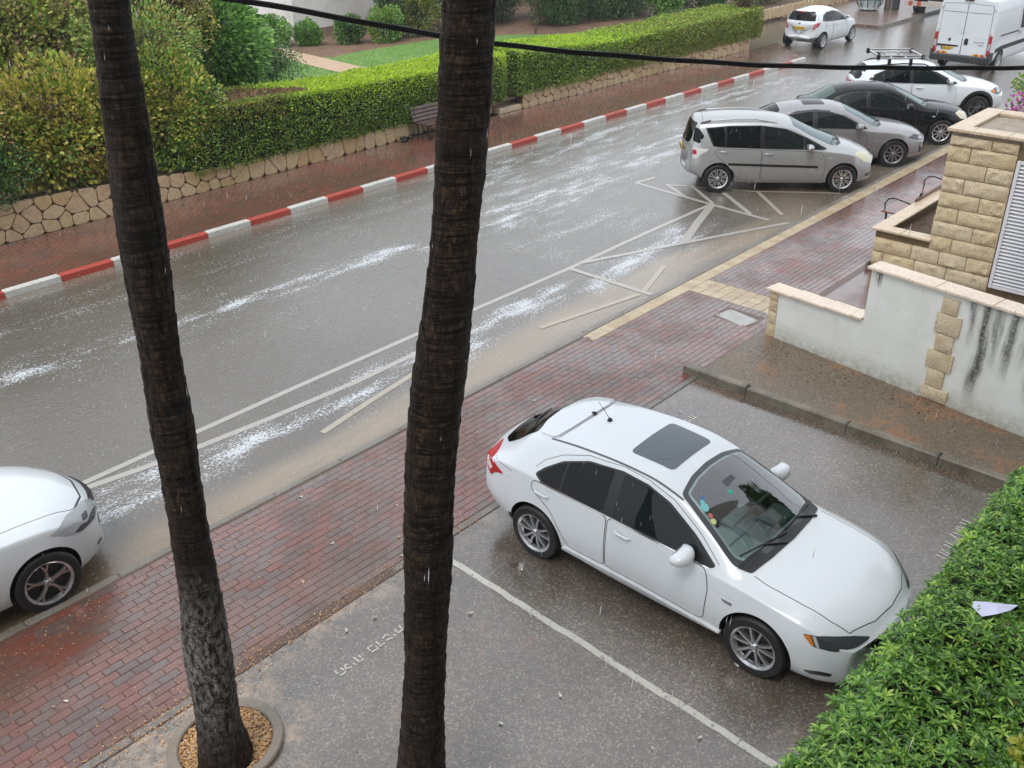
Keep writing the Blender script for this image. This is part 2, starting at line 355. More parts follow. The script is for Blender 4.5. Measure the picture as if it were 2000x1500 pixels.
LET = [[(3.68, 5.78), (3.68, 5.73)], [(3.68, 5.7), (3.71, 5.69), (3.75, 5.7)], [(3.74, 5.77), (3.75, 5.72)], [(3.79, 5.77), (3.82, 5.76)], [(3.79, 5.77), (3.77, 5.72), (3.82, 5.7)], [(3.86, 5.73), (3.86, 5.69)], [(3.91, 5.79), (3.91, 5.69)], [(3.96, 5.78), (3.96, 5.73)], [(3.92, 5.7), (3.97, 5.7)], [(4.14, 5.78), (4.08, 5.78), (4.08, 5.73)], [(4.07, 5.71), (4.15, 5.7), (4.15, 5.74)], [(4.19, 5.79), (4.19, 5.73)], [(4.17, 5.71), (4.24, 5.71)], [(4.26, 5.77), (4.31, 5.79), (4.34, 5.76)], [(4.27, 5.73), (4.34, 5.71)], [(4.42, 5.78), (4.42, 5.74)], [(4.41, 5.72), (4.48, 5.72)], [(4.49, 5.79), (4.48, 5.74)], [(4.37, 5.74), (4.38, 5.7)],
       [(9.89, 5.91), (9.88, 5.85)], [(9.83, 5.91), (9.83, 5.85)], [(9.82, 5.83), (9.9, 5.82)], [(9.73, 5.91), (9.73, 5.86)], [(9.78, 5.86), (9.78, 5.81)], [(9.74, 5.85), (9.74, 5.81)],
       [(9.92, 2.28), (9.92, 2.16)], [(9.85, 2.28), (9.85, 2.16)], [(9.74, 2.28), (9.79, 2.17)], [(9.71, 2.28), (9.71, 2.17)], [(9.62, 2.27), (9.62, 2.16)], [(9.57, 2.28), (9.51, 2.16)], [(9.39, 2.27), (9.38, 2.15)], [(9.33, 2.26), (9.32, 2.15)], [(9.23, 2.25), (9.2, 2.15)], [(9.17, 2.25), (9.16, 2.15)], [(9.1, 2.25), (9.09, 2.15)]]
for k, s in enumerate(LET): stripe('painted_letter', s, .020 if k < 19 else .022, PL, .0235+.0003*(k % 7), mark)
# ------------------------------------------------------------------ pavers
def brick_mesh(name, lx, ly, mat, h=.05, ch=.004):
    b = MB(); x, y = lx/2, ly/2
    V = [(-x, -y, -h), (x, -y, -h), (x, y, -h), (-x, y, -h), (-x, -y, -ch), (x, -y, -ch), (x, y, -ch), (-x, y, -ch), (-x+ch, -y+ch, 0), (x-ch, -y+ch, 0), (x-ch, y-ch, 0), (-x+ch, y-ch, 0)]
    F = [(8, 9, 10, 11)]+[(a+j, a+(j+1) % 4, a+4+(j+1) % 4, a+4+j) for a in (0, 4) for j in range(4)]
    me = bpy.data.meshes.new(name); me.from_pydata(V, [], F); me.update(); me.materials.append(mat); return me, np.array(V), F
def lay(parent, cells, name, mats, zt, nind, stuffname, lx, ly, zj=.0016):
    """cells: (u, v, matindex, lx, ly); the nind showing largest become objects, the others one joined part"""
    sc = []
    for c in cells:
        ok, d = inframe((c[0], c[1], zt), .01); sc.append(d if ok else 1e6+d)
    order = np.argsort(sc); ind = [cells[i] for i in order[:nind]]; rest = [cells[i] for i in order[nind:]]
    cache = {}
    def get(m, a, b):
        k = (m, round(a, 3), round(b, 3))
        if k not in cache: cache[k] = brick_mesh(name, a, b, mats[m])
        return cache[k]
    for u, v, m, a, b in ind:
        o = bpy.data.objects.new(name, get(m, a, b)[0]); link(o, parent)
        o.location = (u, v, zt+random.uniform(-zj, zj)); o.rotation_euler = (random.uniform(-.010, .010), random.uniform(-.010, .010), random.uniform(-.012, .012))
    if rest:
        Vs, Fs, I, off = [], [], [], 0
        for u, v, m, a, b in rest:
            _, V, F = get(m, a, b); V = V.copy(); V[:, 2] += V[:, 0]*random.uniform(-.012, .012)+random.uniform(-zj, zj)
            Vs.append(V+np.array((u, v, zt))); Fs.append(np.array(F)+off); off += len(V); I += [m]*len(F)
        o = npobj(stuffname, np.concatenate(Vs), np.concatenate(Fs), mats, parent, I); o['kind'] = 'stuff'
def bond(u0, u1, v0, v1, lx, ly, w, gap=.004, skip=None, cuts=None):
    cells = []; r = 0; v = v0+ly/2
    while v < v1-ly/2+1e-3:
        u = u0+lx/2+(lx/2 if r % 2 else 0)
        if r % 2: pass
        while u < u1:
            ua, ub = u-lx/2, u+lx/2
            for c0, c1, va, vb in (cuts or ()):
                if va < v < vb and ub > c0 and ua < c1:
                    if ua < c0: ub = c0
                    elif ub > c1: ua = c1
                    else: ub = ua
            if ub-ua > .035 and not (skip and skip(u, v)):
                t = fbm(u*.8, v*.8, 3.3, 3); ww = np.array(w, float); ww[3] *= .4+1.6*(t > .52); ww[0] *= .5+1.2*(t < .5)
                cells.append(((ua+ub)/2, v, int(rng.choice(len(w), p=ww/ww.sum())), ub-ua-gap, ly-gap))
            u += lx
        v += ly; r += 1
    return cells
NEARZ = .032
pav = struct(mk('pavement', [(-8, 6.42, .028), (40, 6.42, .028), (40, 8.64, .028), (-8, 8.64, .028)], [(0, 1, 2, 3)], BEDM))
def skip_near(u, v):
    if u > 10.85 and v > 8.32: return True                         # cream edge strip
    if u > 14.2 and v < 6.55: return True
    return False
cells = bond(-4, 28, 6.53, 8.55, .20, .10, [3.2, 2.2, 2.2, 2.0, .8], skip=skip_near, cuts=[(12.86, 13.36, 6.74, 7.44), (13.56, 14.19, 6.0, 8.38)])
lay(pav, cells, 'brick', BR, NEARZ, 300, 'brick_paving', .2, .1)
cream = []
u = 10.95
while u < 30: cream.append((u, 8.46, random.randrange(2), .195, .235)); u += .2
for r in range(3):
    for c in range(9): cream.append((13.665+r*.21, 8.24-c*.205, random.randrange(2), .203, .199))
lay(pav, cream, 'cream_tile', CREAM, NEARZ+.002, 300, 'cream_tiles', .2, .2)
# kerb towards the road and edging towards the lot
def blocks(parent, name, u0, u1, v0, v1, z0, z1, L, mats, gap=.008, axis='u', bev=.012, jitter=.0015, pick=None):
    k = 0; a = u0
    while a < u1-.05:
        b = min(a+L, u1); m = pick(k) if pick else mats[k % len(mats)]
        q = MB()
        if axis == 'u': q.box((a+gap/2, v0, z0), (b-gap/2, v1, z1+random.uniform(-jitter, jitter)), bev)
        else: q.box((v0, a+gap/2, z0), (v1, b-gap/2, z1+random.uniform(-jitter, jitter)), bev)
        q.build(name, m, parent); a = b; k += 1
kn = empty('kerb', (0, 0, 0), kind='structure')
blocks(kn, 'kerb_stone', -4, 11, 8.56, 8.665, -.1, .042, 1.0, [CONC]); blocks(kn, 'kerb_stone', 11, 30, 8.585, 8.70, -.1, .042, 1.0, [CONC])
ke = empty('lot_edging', (0, 0, 0), kind='structure')
blocks(ke, 'edging_stone', -4, 14.2, 6.42, 6.525, -.1, .029, 1.0, [m_conc('edging_concrete', (.20, .185, .17), .22)])
cov = empty('inspection_cover', (13.08, 7.09, NEARZ), R_(-11), 'pale grey rectangular inspection cover set in the red brick pavement', 'cover')
q = MB(); q.box((-.185, -.30, -.05), (.185, .30, .004), .006); q.build('cover_plate', m_conc('cover_concrete', (.42, .42, .40), .35, (.2, .2, .18), .4), cov)
for x, y in ((-.15, -.26), (.15, -.26), (-.15, .26), (.15, .26)):
    q = MB(); q.lathe([(0.001, .007), (.013, .007), (.016, .003)], 10); q.build('bolt', simple('bolt_steel', (.08, .08, .08), .5, .6), cov, loc=(x, y, 0))
# far kerb, painted red and white, and far pavement
def m_kpaint(name, c):
    N = NT(name); p = N.pos(); a = N.noise(p, 22, 5, .75); b = N.noise(p, 2.5, 4)
    base = N.mix(N.ramp(a, [(.52, 0), (.66, .65)]), c, (.16, .14, .12)); base = N.mix(N.ramp(b, [(.5, 0), (.8, .35)]), base, tuple(x*.55 for x in c))
    N.set(color=base, rough=.3); N.bump(a, .2, .004); return N.m
KR, KW = m_kpaint('kerb_paint_red', (.44, .062, .042)), m_kpaint('kerb_paint_white', (.60, .60, .57))
kf = empty('painted_kerb', (0, 0, 0), kind='structure')
blocks(kf, 'kerb_stone', 5.42-1.03*8, 35.3, 17.40, 17.55, -.1, .13, 1.03, None, .010, 'u', .02, .006, pick=lambda k: KW if k % 2 == 0 else KR)
def m_farbrick(name, c): return m_brick(name, c)
FB = [m_farbrick('far_paver_red', (0.182, 0.061, 0.040)), m_farbrick('far_paver_brown', (0.143, 0.064, 0.044)), m_farbrick('far_paver_dark', (0.094, 0.055, 0.044))]
pf = struct(mk('far_pavement', [(-6, 17.55, .105), (35.3, 17.55, .105), (37.8, 20.05, .105), (-6, 20.05, .105)], [(0, 1, 2, 3)], BEDM))
cf = []
for i in range(24):
    v = 17.60+i*.10+.005; u = 1.0+(i % 2)*.1
    while u < 35.3+max(0, (v-17.55)): cf.append((u, v, int(rng.choice(3, p=[.5, .35, .15])), .192, .092)); u += .2
lay(pf, cf, 'brick', FB, .125, 0, 'brick_paving', .2, .1, .002)
pf2 = MB(); pf2.box((44.6, 18.7, -.1), (75, 26, .12), .02); struct(pf2.build('corner_pavement', m_conc('corner_paving', (.16, .10, .08), .3)))
k2 = empty('corner_kerb', (0, 0, 0), kind='structure'); blocks(k2, 'kerb_stone', 44.6, 60, 18.55, 18.7, -.1, .14, 1.0, [CONC])
# side footway beside the white wall
fw = MB(); fw.prism([(10.985, 6.42), (12.75, 6.42), (12.05, .6), (10.985, .6)], -.05, .135)
def m_footway():
    N = NT('footway_asphalt'); p = N.pos(); a = N.noise(p, .9, 5, .6); v = N.voro(p, 70, out='Color'); sep = N.n('ShaderNodeSeparateColor'); N.l(v, sep.inputs[0])
    base = N.ramp(a, [(.3, (0.101, 0.078, 0.054)), (.7, (0.162, 0.124, 0.084))]); base = N.mix(.4, base, N.ramp(sep.outputs[0], [(.2, (0.054, 0.041, 0.030)), (.7, (0.216, 0.162, 0.115)), (1, (0.405, 0.324, 0.243))]))
    nd = N.math('MULTIPLY', N.ramp(N.noise(p, 1.3, 5, .75), [(.53, 0), (.60, .9)]), N.ramp(N.noise(N.mapping(p, (1, .45, 1), (0, 0, .5)), 42, 3, .7), [(.46, 0), (.54, 1)]))
    base = N.mix(nd, base, (0.297, 0.135, 0.061)); N.set(color=base, rough=N.ramp(a, [(.3, .28), (.7, .5)])); N.bump(N.voro(p, 70), -.3, .006); return N.m
struct(fw.build('footway', m_footway()))
kr = empty('footway_kerb', (0, 0, 0), kind='structure')
a = 6.68; L = [1.05, 1.5, 1.2, 1.15, 1.1, 1.0, 1.0]
for k, l in enumerate(L):
    q = MB(); q.box((10.855, a-l+.008, -.05), (10.985, a-.004, .155+random.uniform(-.006, .006)), .018); q.build('kerb_stone', CONCD, kr); a -= l

yd = MB(); yd.prism([(12.68, 6.415), (26, 6.415), (26, -4, ), (12.1, -4)], -.05, .026); struct(yd.build('courtyard', m_brick('courtyard_paving', (.15, .09, .078))))
# litter washed over the paving: wood chips, needles, grit
g_ = np.random.default_rng(31); LV, LF, LI = [], [], []
def scatter(n, fu, fv, z, L0, L1, wr, mi):
    u, v = fu(n), fv(n); L = g_.uniform(L0, L1, n); W = L*g_.uniform(*wr, n); th = g_.uniform(0, 3.14, n); c, s_ = np.cos(th), np.sin(th); b = sum(len(x) for x in LV)
    q = np.stack([np.stack([u+c*L*a-s_*W*e, v+s_*L*a+c*W*e, np.full(n, z)+g_.uniform(0, .004, n)+.25*L*a*e], 1) for a, e in ((-1, -1), (1, -1), (1, 1), (-1, 1))], 1)
    LV.append(q.reshape(-1, 3)); LF.append(b+np.arange(n*4).reshape(n, 4)); LI.append(np.full(n, mi) if np.isscalar(mi) else g_.choice(mi, n))
U_ = lambda a, b: (lambda n: g_.uniform(a, b, n)); G_ = lambda m, s_: (lambda n: g_.normal(m, s_, n))
scatter(1500, U_(.5, 6.3), G_(6.47, .07), .036, .003, .011, (.25, .6), [0, 1, 2]); scatter(1600, U_(0, 9), U_(6.55, 8.5), .036, .002, .009, (.25, .7), [0, 1, 2]); scatter(700, G_(2.5, .6), G_(6.3, .25), .03, .003, .012, (.25, .6), [0, 2]); scatter(500, U_(.5, 5), G_(8.35, .14), .037, .003, .012, (.2, .5), [0, 1])
scatter(900, U_(-1, 10.8), U_(1.9, 6.4), .026, .002, .007, (.3, .8), [1, 3]); scatter(900, lambda n: 12.45-(6.3-g_.uniform(2, 6.3, n))*.147-np.abs(g_.normal(0, .16, n)), U_(2, 6.2), .14, .004, .018, (.06, .16), [1, 3]); scatter(500, lambda n: 10.80-np.abs(g_.normal(0, .08, n)), U_(2.2, 6.5), .026, .004, .016, (.06, .2), [1, 3]); scatter(60, U_(0, 10), U_(2, 8.5), .038, .012, .028, (.3, .5), [2, 4])
scatter(500, U_(5, 36), U_(17.6, 20), .13, .004, .014, (.4, .8), [0, 2])
# ------------------------------------------------------------------ stone helpers
def m_stone(name, c, dark, rough=.55, bs=34, bstr=1.0):
    N = NT(name); p = N.pos(); a = N.noise(p, 3.5, 6, .65); b = N.noise(p, bs, 6, .7); g = N.noise(p, 1.2, 3)
    base = N.ramp(b, [(.28, tuple(x*.62 for x in c)), (.5, c), (.75, tuple(min(1, x*1.18) for x in c))])
    base = N.mix(N.ramp(a, [(.5, 0), (.72, .7)]), base, dark); base = N.mix(N.ramp(g, [(.55, 0), (.75, .35)]), base, tuple(x*.6 for x in c))
    N.set(color=base, rough=rough); N.bump(b, bstr, .02); return N.m
ROCK = [m_stone('rock_face_gold', (.64, .52, .33), (.46, .33, .16)), m_stone('rock_face_sand', (.66, .55, .38), (.48, .35, .19)), m_stone('rock_face_pale', (.66, .54, .37), (.42, .29, .15))]
CAPM = m_stone('coping_stone', (.62, .50, .36), (.40, .29, .17), .35, 30, .12); CAPW = m_stone('pale_coping_stone', (.74, .62, .50), (.52, .38, .27), .3, 30, .12)
JOINT = m_conc('stone_joint', (.19, .13, .065), .6, (.09, .06, .03))
def rock_mesh(name, w, h, d, mat, seed, nx=10, nz=5, rough=.034):
    """rock-faced block: back at y=0, face towards -y; x,z from 0"""
    V = []; F = []
    for j in range(nz+1):
        for i in range(nx+1):
            x, z = w*i/nx, h*j/nz; e = min(x, w-x, z, h-z); edge = min(1, e/.03)
            y = -d+.012*(1-edge)-(rough*2.2*(fbm(x*15+seed*3.7, z*15+seed, seed, 3)-.35))*edge
            jx = 0 if i in (0, nx) else (fbm(seed+i*3.1, j*1.7, 1)-.5)*.03; jz = 0 if j in (0, nz) else (fbm(seed+i*1.1, j*2.7, 4)-.5)*.03
            V.append((x+jx, float(y), z+jz))
    n = nx+1; idx = lambda i, j: j*n+i
    for j in range(nz):
        for i in range(nx): F.append((idx(i, j), idx(i+1, j), idx(i+1, j+1), idx(i, j+1)))
    b = len(V); V += [(0, 0, 0), (w, 0, 0), (w, 0, h), (0, 0, h)]
    F.append(tuple([idx(i, 0) for i in range(nx, -1, -1)]+[b, b+1])); F.append(tuple([idx(i, nz) for i in range(nx+1)]+[b+2, b+3]))
    F.append(tuple([idx(0, j) for j in range(nz+1)]+[b+3, b])); F.append(tuple([idx(nx, j) for j in range(nz, -1, -1)]+[b+1, b+2]))
    return V, F
# ------------------------------------------------------------------ white plastered wall
def m_plaster():
    N = NT('stained_white_plaster'); o = N.obj(); sx = N.n('ShaderNodeSeparateXYZ'); N.l(o, sx.inputs[0])
    X, Z = sx.outputs[0], sx.outputs[2]
    a = N.noise(o, 2.2, 6, .65); f = N.noise(o, 30, 4)
    base = N.ramp(a, [(.3, (.66, .67, .62)), (.7, (.76, .78, .75))])
    grit = N.noise(o, 26, 5, .78); wob = N.math('MULTIPLY', N.math('SUBTRACT', N.noise(N.mapping(o, (1, 1, 1)), 2.0, 3), .5), .16); wz = N.math('MULTIPLY', N.math('SUBTRACT', N.noise(N.mapping(o, (9, 9, .6)), 2.0, 4), .5), .22)
    Xw = N.math('ADD', N.math('ADD', X, wob), wz); acc = None
    for x0_, w_, zb_, am in ((3.27, .075, .25, 1.0), (3.08, .05, 1.0, .8), (3.42, .05, .8, .7), (3.62, .06, .7, .9), (3.78, .035, .9, .6), (3.95, .06, .55, .8), (4.2, .05, .6, .8), (4.5, .08, .4, .9), (4.9, .06, .6, .8), (1.72, .05, 1.45, 1.0), (1.50, .06, .80, .9), (.45, .05, .68, .5)):
        dx = N.math('DIVIDE', N.math('SUBTRACT', Xw, x0_), w_); ga = N.math('POWER', 2.718, N.math('MULTIPLY', N.math('MULTIPLY', dx, dx), -1.0))
        zr_ = N.n('ShaderNodeMapRange'); N.l(Z, zr_.inputs[0]); zr_.inputs[1].default_value = zb_; zr_.inputs[2].default_value = zb_+.45 if zb_ < 1.3 else zb_+.12
        q = N.math('MULTIPLY', N.math('MULTIPLY', ga, zr_.outputs[0]), am); acc = q if acc is None else N.math('MAXIMUM', acc, q)
    blk = N.math('MULTIPLY', acc, N.ramp(grit, [(.30, .35), (.52, 1)]), clamp=True)
    base = N.mix(blk, base, (.045, .045, .042))
    # weathered grime under the coping and along the foot (shape of its own)
    gr = N.ramp(N.noise(o, 7, 6, .75), [(.60, 0), (.70, .8)]); ed = N.n('ShaderNodeMapRange'); N.l(Z, ed.inputs[0]); ed.inputs[1].default_value = .45; ed.inputs[2].default_value = .12
    base = N.mix(N.math('MULTIPLY', N.ramp(N.noise(o, 9, 5, .7), [(.35, .3), (.6, 1)]), N.math('MULTIPLY', ed.outputs[0], .75), clamp=True), base, (.20, .20, .13))
    base = N.mix(N.math('MULTIPLY', gr, .55), base, (.22, .21, .17))
    ck = N.voro(N.mapping(o, (1, 1, 1)), 1.7, 'DISTANCE_TO_EDGE'); ckm = N.math('MULTIPLY', N.ramp(ck, [(.0, .8), (.012, 0)]), N.ramp(N.noise(o, 1.4, 2), [(.60, 0), (.66, .6)]))
    base = N.mix(ckm, base, (.12, .11, .09))
    tan = N.ramp(X, [(.0, 0), (.01, 0)]); N.set(color=base, rough=.55); N.bump(f, .15, .004); return N.m
PLM = m_plaster()
WD = (-.59, -4.0); WRZ = math.atan2(WD[1], WD[0])
gw = empty('plastered_wall', (12.62, 6.32, 0), WRZ, 'white plastered boundary wall with black stains, stepped top and stone quoins', 'wall')
q = MB(); q.prism([(.17, .05), (1.605, .05), (1.605, .75), (.17, .75)], 0, .2)
def xzprism(poly, y0, y1):
    V = [(x, y0, z) for x, z in poly]+[(x, y1, z) for x, z in poly]; n = len(poly)
    return V, [tuple(range(n)), tuple(range(2*n-1, n-1, -1))]+[(j, n+j, n+(j+1) % n, (j+1) % n) for j in range(n)]
q = MB(); q.add(*xzprism([(.16, .05), (5.9, .05), (5.9, 1.70), (1.60, 1.70), (1.60, .92), (.16, .88)], 0, .20)); q.build('plaster_panel', PLM, gw)
for x0, x1, z in ((-.05, .40, .885), (.405, .98, .90), (.985, 1.40, .915), (1.405, 1.58, .925)):
    m = MB(); m.box((x0, -.045, z), (x1, .26, z+.042), .008); m.build('coping_slab', CAPW, gw)
x = 1.55
for l in (1.0, .78, .55, .75, .8, .8):
    m = MB(); m.box((x, -.05, 1.702), (x+l-.006, .26, 1.746), .008); m.build('coping_slab', CAPW, gw); x += l
z = .135
for k, h in enumerate((.22, .20, .18, .17)):
    V, F = rock_mesh('s', .155, h-.008, .20, None, 11+k, 4, 4, .016); V = [(a, b+.19, c) for a, b, c in V]
    mk('end_stone', V, F, ROCK[k % 3], gw, 40, loc=(0, 0, z)); z += h
z = .16
for k, (h, wd, ox) in enumerate(((.20, .38, -.02), (.26, .24, .02), (.27, .36, -.03), (.25, .24, .04), (.29, .34, -.01), (.22, .22, .03))):
    V, F = rock_mesh('s', wd, h-.014, .045, None, 31+k, 6, 4, .014); mk('quoin_stone', [(a, b+.008, c) for a, b, c in V], F, ROCK[2 if k % 2 else 1], gw, 40, loc=(2.64+ox, 0, z)); z += h
# ------------------------------------------------------------------ golden stone enclosure
se = empty('stone_enclosure', (16.65, 5.45, 0), 0, 'golden rock faced stone pillar enclosure with planter beside the brick pavement', 'stone structure')
X0 = 16.65
SH = X0; 
def loc(u, v): return (u-X0, v-5.45)
q = MB(); q.box((.03, -2.3, .0), (1.75, 0, 2.62)); q.build('core', JOINT, se)
q = MB(); q.box((.03, .004, .0), (.18, .98, .74)); q.box((.183, .80, .0), (2.95, .98, .74)); q.build('planter_core', JOINT, se)
STV = {}
def stone(w, h, v_right, z, parent, matk, seed):
    # face towards -X, x-local runs along +v
    V, F = rock_mesh('s', w, h, .045, None, seed)
    V2 = [(b+.03, a, c) for a, b, c in V]; F2 = [f[::-1] for f in F]
    mk('stone', V2, F2, ROCK[matk], parent, 40, loc=(0, v_right, z))
rows = [.10+.262*k for k in range(10)]
rnd = random.Random(5)
for k, z in enumerate(rows):
    h = .262-.012 if k < 9 else .16
    vr = -1.09; vl = 0 if z > .55 else .98
    cuts = [vr]; off = .42 if k % 2 else .72
    c = vr+off
    while c < vl-.2: cuts.append(c); c += .52+rnd.uniform(-.06, .1)
    cuts.append(vl)
    for a, b in zip(cuts[:-1], cuts[1:]): stone(b-a-.012, h, a+.006, z, se, rnd.choice((0, 0, 1)), rnd.randrange(200))
    # the strip on the far side of the gate
for k, (a, b) in enumerate(((-.35, .06), (-.9, -.355), (-1.5, -.905), (-2.3, -1.505))):
    m = MB(); m.box((-.07, a, 2.69), (.24, b, 2.745), .008); m.build('coping_slab', CAPM, se)
for k, (a, b) in enumerate(((.244, .95), (.955, 1.82))):
    m = MB(); m.box((a, -.24, 2.69), (b, .06, 2.745), .008); m.build('coping_slab', CAPM, se)
m = MB(); m.box((1.52, -2.3, 2.69), (1.82, -.244, 2.745), .008); m.build('coping_slab', CAPM, se)
m = MB(); m.box((.03, -2.3, 2.622), (1.75, 0, 2.688)); m.build('roof_bed', m_conc('roof_bed', (.33, .27, .20), .5, (.16, .12, .09), .8, 6), se)
for k, (a, b) in enumerate(((-.02, .50), (.505, 1.04))):
    m = MB(); m.box((-.06, a, .755), (.22, b, .80), .008); m.build('coping_slab', CAPM, se)
x = .224
for l in (.95, .95, .85):
    m = MB(); m.box((x, .76, .755), (x+l-.005, 1.04, .80), .008); m.build('coping_slab', CAPM, se); x += l
m = MB(); m.box((.19, .01, .5), (2.9, .79, .60)); m.build('planter_soil', m_conc('planter_soil', (.10, .06, .035), .7, (.04, .03, .02), .6, 6), se)
m = MB(); m.box((.05, -.02, .62), (.10, .10, 1.12), .004, M=Matrix.Translation((.28, .02, 0)) @ Matrix.Rotation(.0, 4, 'Z')); m.build('marker_board', simple('pale_board', (.50, .47, .28), .5, var=.2), se)
m = MB()
for k in range(34):
    a = Vector((random.uniform(.3, 1.6), random.uniform(.1, .7), .60)); d = Vector((random.uniform(-.2, .2), random.uniform(-.2, .2), random.uniform(.01, .16))); m.tube([a, a+d*.5+Vector((0, 0, .02)), a+d], [.006, .005, .002], 5)
o = m.build('dry_twigs', simple('dry_twig', (.13, .07, .035), .8), se); o['kind'] = 'stuff'
m = MB(); m.box((-.10, .98, .0), (.3, 1.02, .16), .006); m.build('plinth_edge', CONCD, se)
# louvred gate
GM = simple('gate_grey_metal', (.70, .71, .74), .32, .0, coat=.3, var=.08, vs=3)
gt = empty('louvred_gate', (16.62, 4.335, .2), 0, 'pale grey louvred metal gate next to the stone pillar', 'gate')
m = MB(); m.box((-.02, -.055, .0), (.03, 0, 2.18), .006); m.build('gate_frame', GM, gt); m = MB(); m.box((-.02, -1.4, 0), (.03, -1.345, 2.18), .006); m.build('gate_frame', GM, gt)
for z in (.0, 2.125):
    m = MB(); m.box((-.018, -1.343, z), (.028, -.057, z+.055), .005); m.build('gate_rail', GM, gt)
m = MB(); m.box((-.012, -.028, -.0035), (.012, .028, .0035), .0015)
base = None
for k in range(34):
    mm = MB(); mm.box((-.032, -1.342, -.004), (.032, -.058, .004), .0015, M=Matrix.Rotation(R_(-38), 4, 'Y'))
    if base is None: o = base = mm.build('slat', GM, gt)
    else: o = bpy.data.objects.new('slat', base.data); link(o, gt)
    o.location = (.006, 0, .088+k*.0605)
for z in (.25, 1.75):
    m = MB(); m.tube([(0, .012, z-.05), (0, .012, z+.05)], .014, 10); m.build('hinge', simple('rusty_hinge', (.16, .06, .03), .7, .3, var=.4, vs=40), gt)
# ------------------------------------------------------------------ crazy-paved garden walls
def clip(poly, px, py, nx, ny):
    out = []; n = len(poly)
    for i in range(n):
        a, b = poly[i], poly[(i+1) % n]; da = (a[0]-px)*nx+(a[1]-py)*ny; db = (b[0]-px)*nx+(b[1]-py)*ny
        if da <= 0: out.append(a)
        if (da < 0 < db) or (db < 0 < da): t = da/(da-db); out.append((a[0]+(b[0]-a[0])*t, a[1]+(b[1]-a[1])*t))
    return out
FST = [m_stone('field_stone_tan', (.56, .43, .25), (.42, .28, .14), .45, 12, .25), m_stone('field_stone_pink', (.56, .41, .26), (.38, .24, .13), .45, 12, .25), m_stone('field_stone_pale', (.58, .44, .28), (.38, .26, .13), .45, 12, .25), m_stone('field_stone_rust', (.52, .37, .20), (.38, .24, .11), .45, 12, .25)]
FJ = m_conc('field_stone_mortar', (.11, .08, .052), .7)
def crazy_wall(name, u0, u1, v, zb, ztop, sp, label, seed, grp='low stone garden walls across the street'):
    rr = random.Random(seed); t = empty(name, (u0, v, zb), 0, label, 'wall', grp)
    L = u1-u0; zt = lambda x: ztop(x+u0)-zb
    m = MB(); n = 24; poly = [(0, -.15)]+[(L, -.15)]+[(L*(1-k/n), zt(L*(1-k/n))-.012) for k in range(n+1)]
    V, F = xzprism(poly, .03, .32); m.add(V, F); m.build('mortar_core', FJ, t)
    seeds = []; nx = int(L/sp)
    for i in range(nx):
        h = zt((i+.5)*sp); nz = max(1, round(h/(sp*.85)))
        for j in range(nz): seeds.append(((i+.5+rr.uniform(-.36, .36)+(.5 if j % 2 else 0))*sp, (j+.5+rr.uniform(-.36, .36))*h/nz))
    for a in seeds:
        p = [(0, 0), (L, 0), (L, 2), (0, 2)]
        for b in seeds:
            if b is a or abs(b[0]-a[0]) > sp*3.2: continue
            p = clip(p, (a[0]+b[0])/2, (a[1]+b[1])/2, b[0]-a[0], b[1]-a[1])
            if len(p) < 3: break
        if len(p) < 3: continue
        x0, x1 = a[0]-sp*2, a[0]+sp*2; za, zc = zt(x0), zt(x1); p = clip(p, x0, za, -(zc-za), x1-x0)
        if len(p) < 3: continue
        cx = sum(q[0] for q in p)/len(p); cz = sum(q[1] for q in p)/len(p)
        # shrink for the joint, round the corners once
        pp = []
        for i in range(len(p)):
            q0, q1 = p[i], p[(i+1) % len(p)]
            for tt in (.18, .82): pp.append((q0[0]+(q1[0]-q0[0])*tt, q0[1]+(q1[1]-q0[1])*tt))
        def shrink(d): 
            o = []
            for x, z in pp:
                r = math.hypot(x-cx, z-cz) or 1e-6; k = max(.2, 1-d/r); o.append((cx+(x-cx)*k, cz+(z-cz)*k))
            return o
        n = len(pp); pr = rr.uniform(.0, .022)
        A, B = shrink(.009), shrink(.022)
        V = [(x-cx, .035, z-cz) for x, z in A]+[(x-cx, .005-pr*.4, z-cz) for x, z in A]+[(x-cx, -.012-pr, z-cz) for x, z in B]
        F = [tuple(range(2*n, 3*n))]+[(k*n+j, k*n+(j+1) % n, k*n+n+(j+1) % n, k*n+n+j) for k in (0, 1) for j in range(n)]
        mk('stone', V, F, FST[rr.choice((0, 0, 1, 1, 2, 2, 3))], t, loc=(cx, 0, cz))
    return t
wt1 = lambda u: float(np.interp(u, [0, 6.6, 8, 10, 11.6, 20], [.93, .90, .86, .73, .56, .53]))
crazy_wall('low_stone_wall', 1.5, 17.45, 20.02, .10, wt1, .36, 'low tan crazy paved stone wall under the left hedge and bushes', 3)
crazy_wall('low_stone_wall', 22.15, 35.6, 20.02, .10, lambda u: .60+.012*(u-22), .36, 'low crazy paved stone wall under the right hedge behind the painted kerb', 4)
crazy_wall('low_stone_wall', 36.6, 52, 23.6, .10, lambda u: .62, .45, 'short stone wall in the distance behind the white hatchback', 5)
crazy_wall('low_stone_wall', 17.5, 21.0, 20.25, .10, lambda u: .50, .36, 'stone wall piece behind the wooden street bench', 6)
st = empty('entrance_step', (21.15, 20.05, .10), 0, 'pale stone entrance step in the gap between the two hedges', 'step')
m = MB(); m.box((0, 0, 0), (1.0, .45, .16), .015); m.build('tread', CAPM, st); m = MB(); m.box((.02, .46, 0), (.98, 1.0, .30), .015); m.build('tread', CAPM, st)
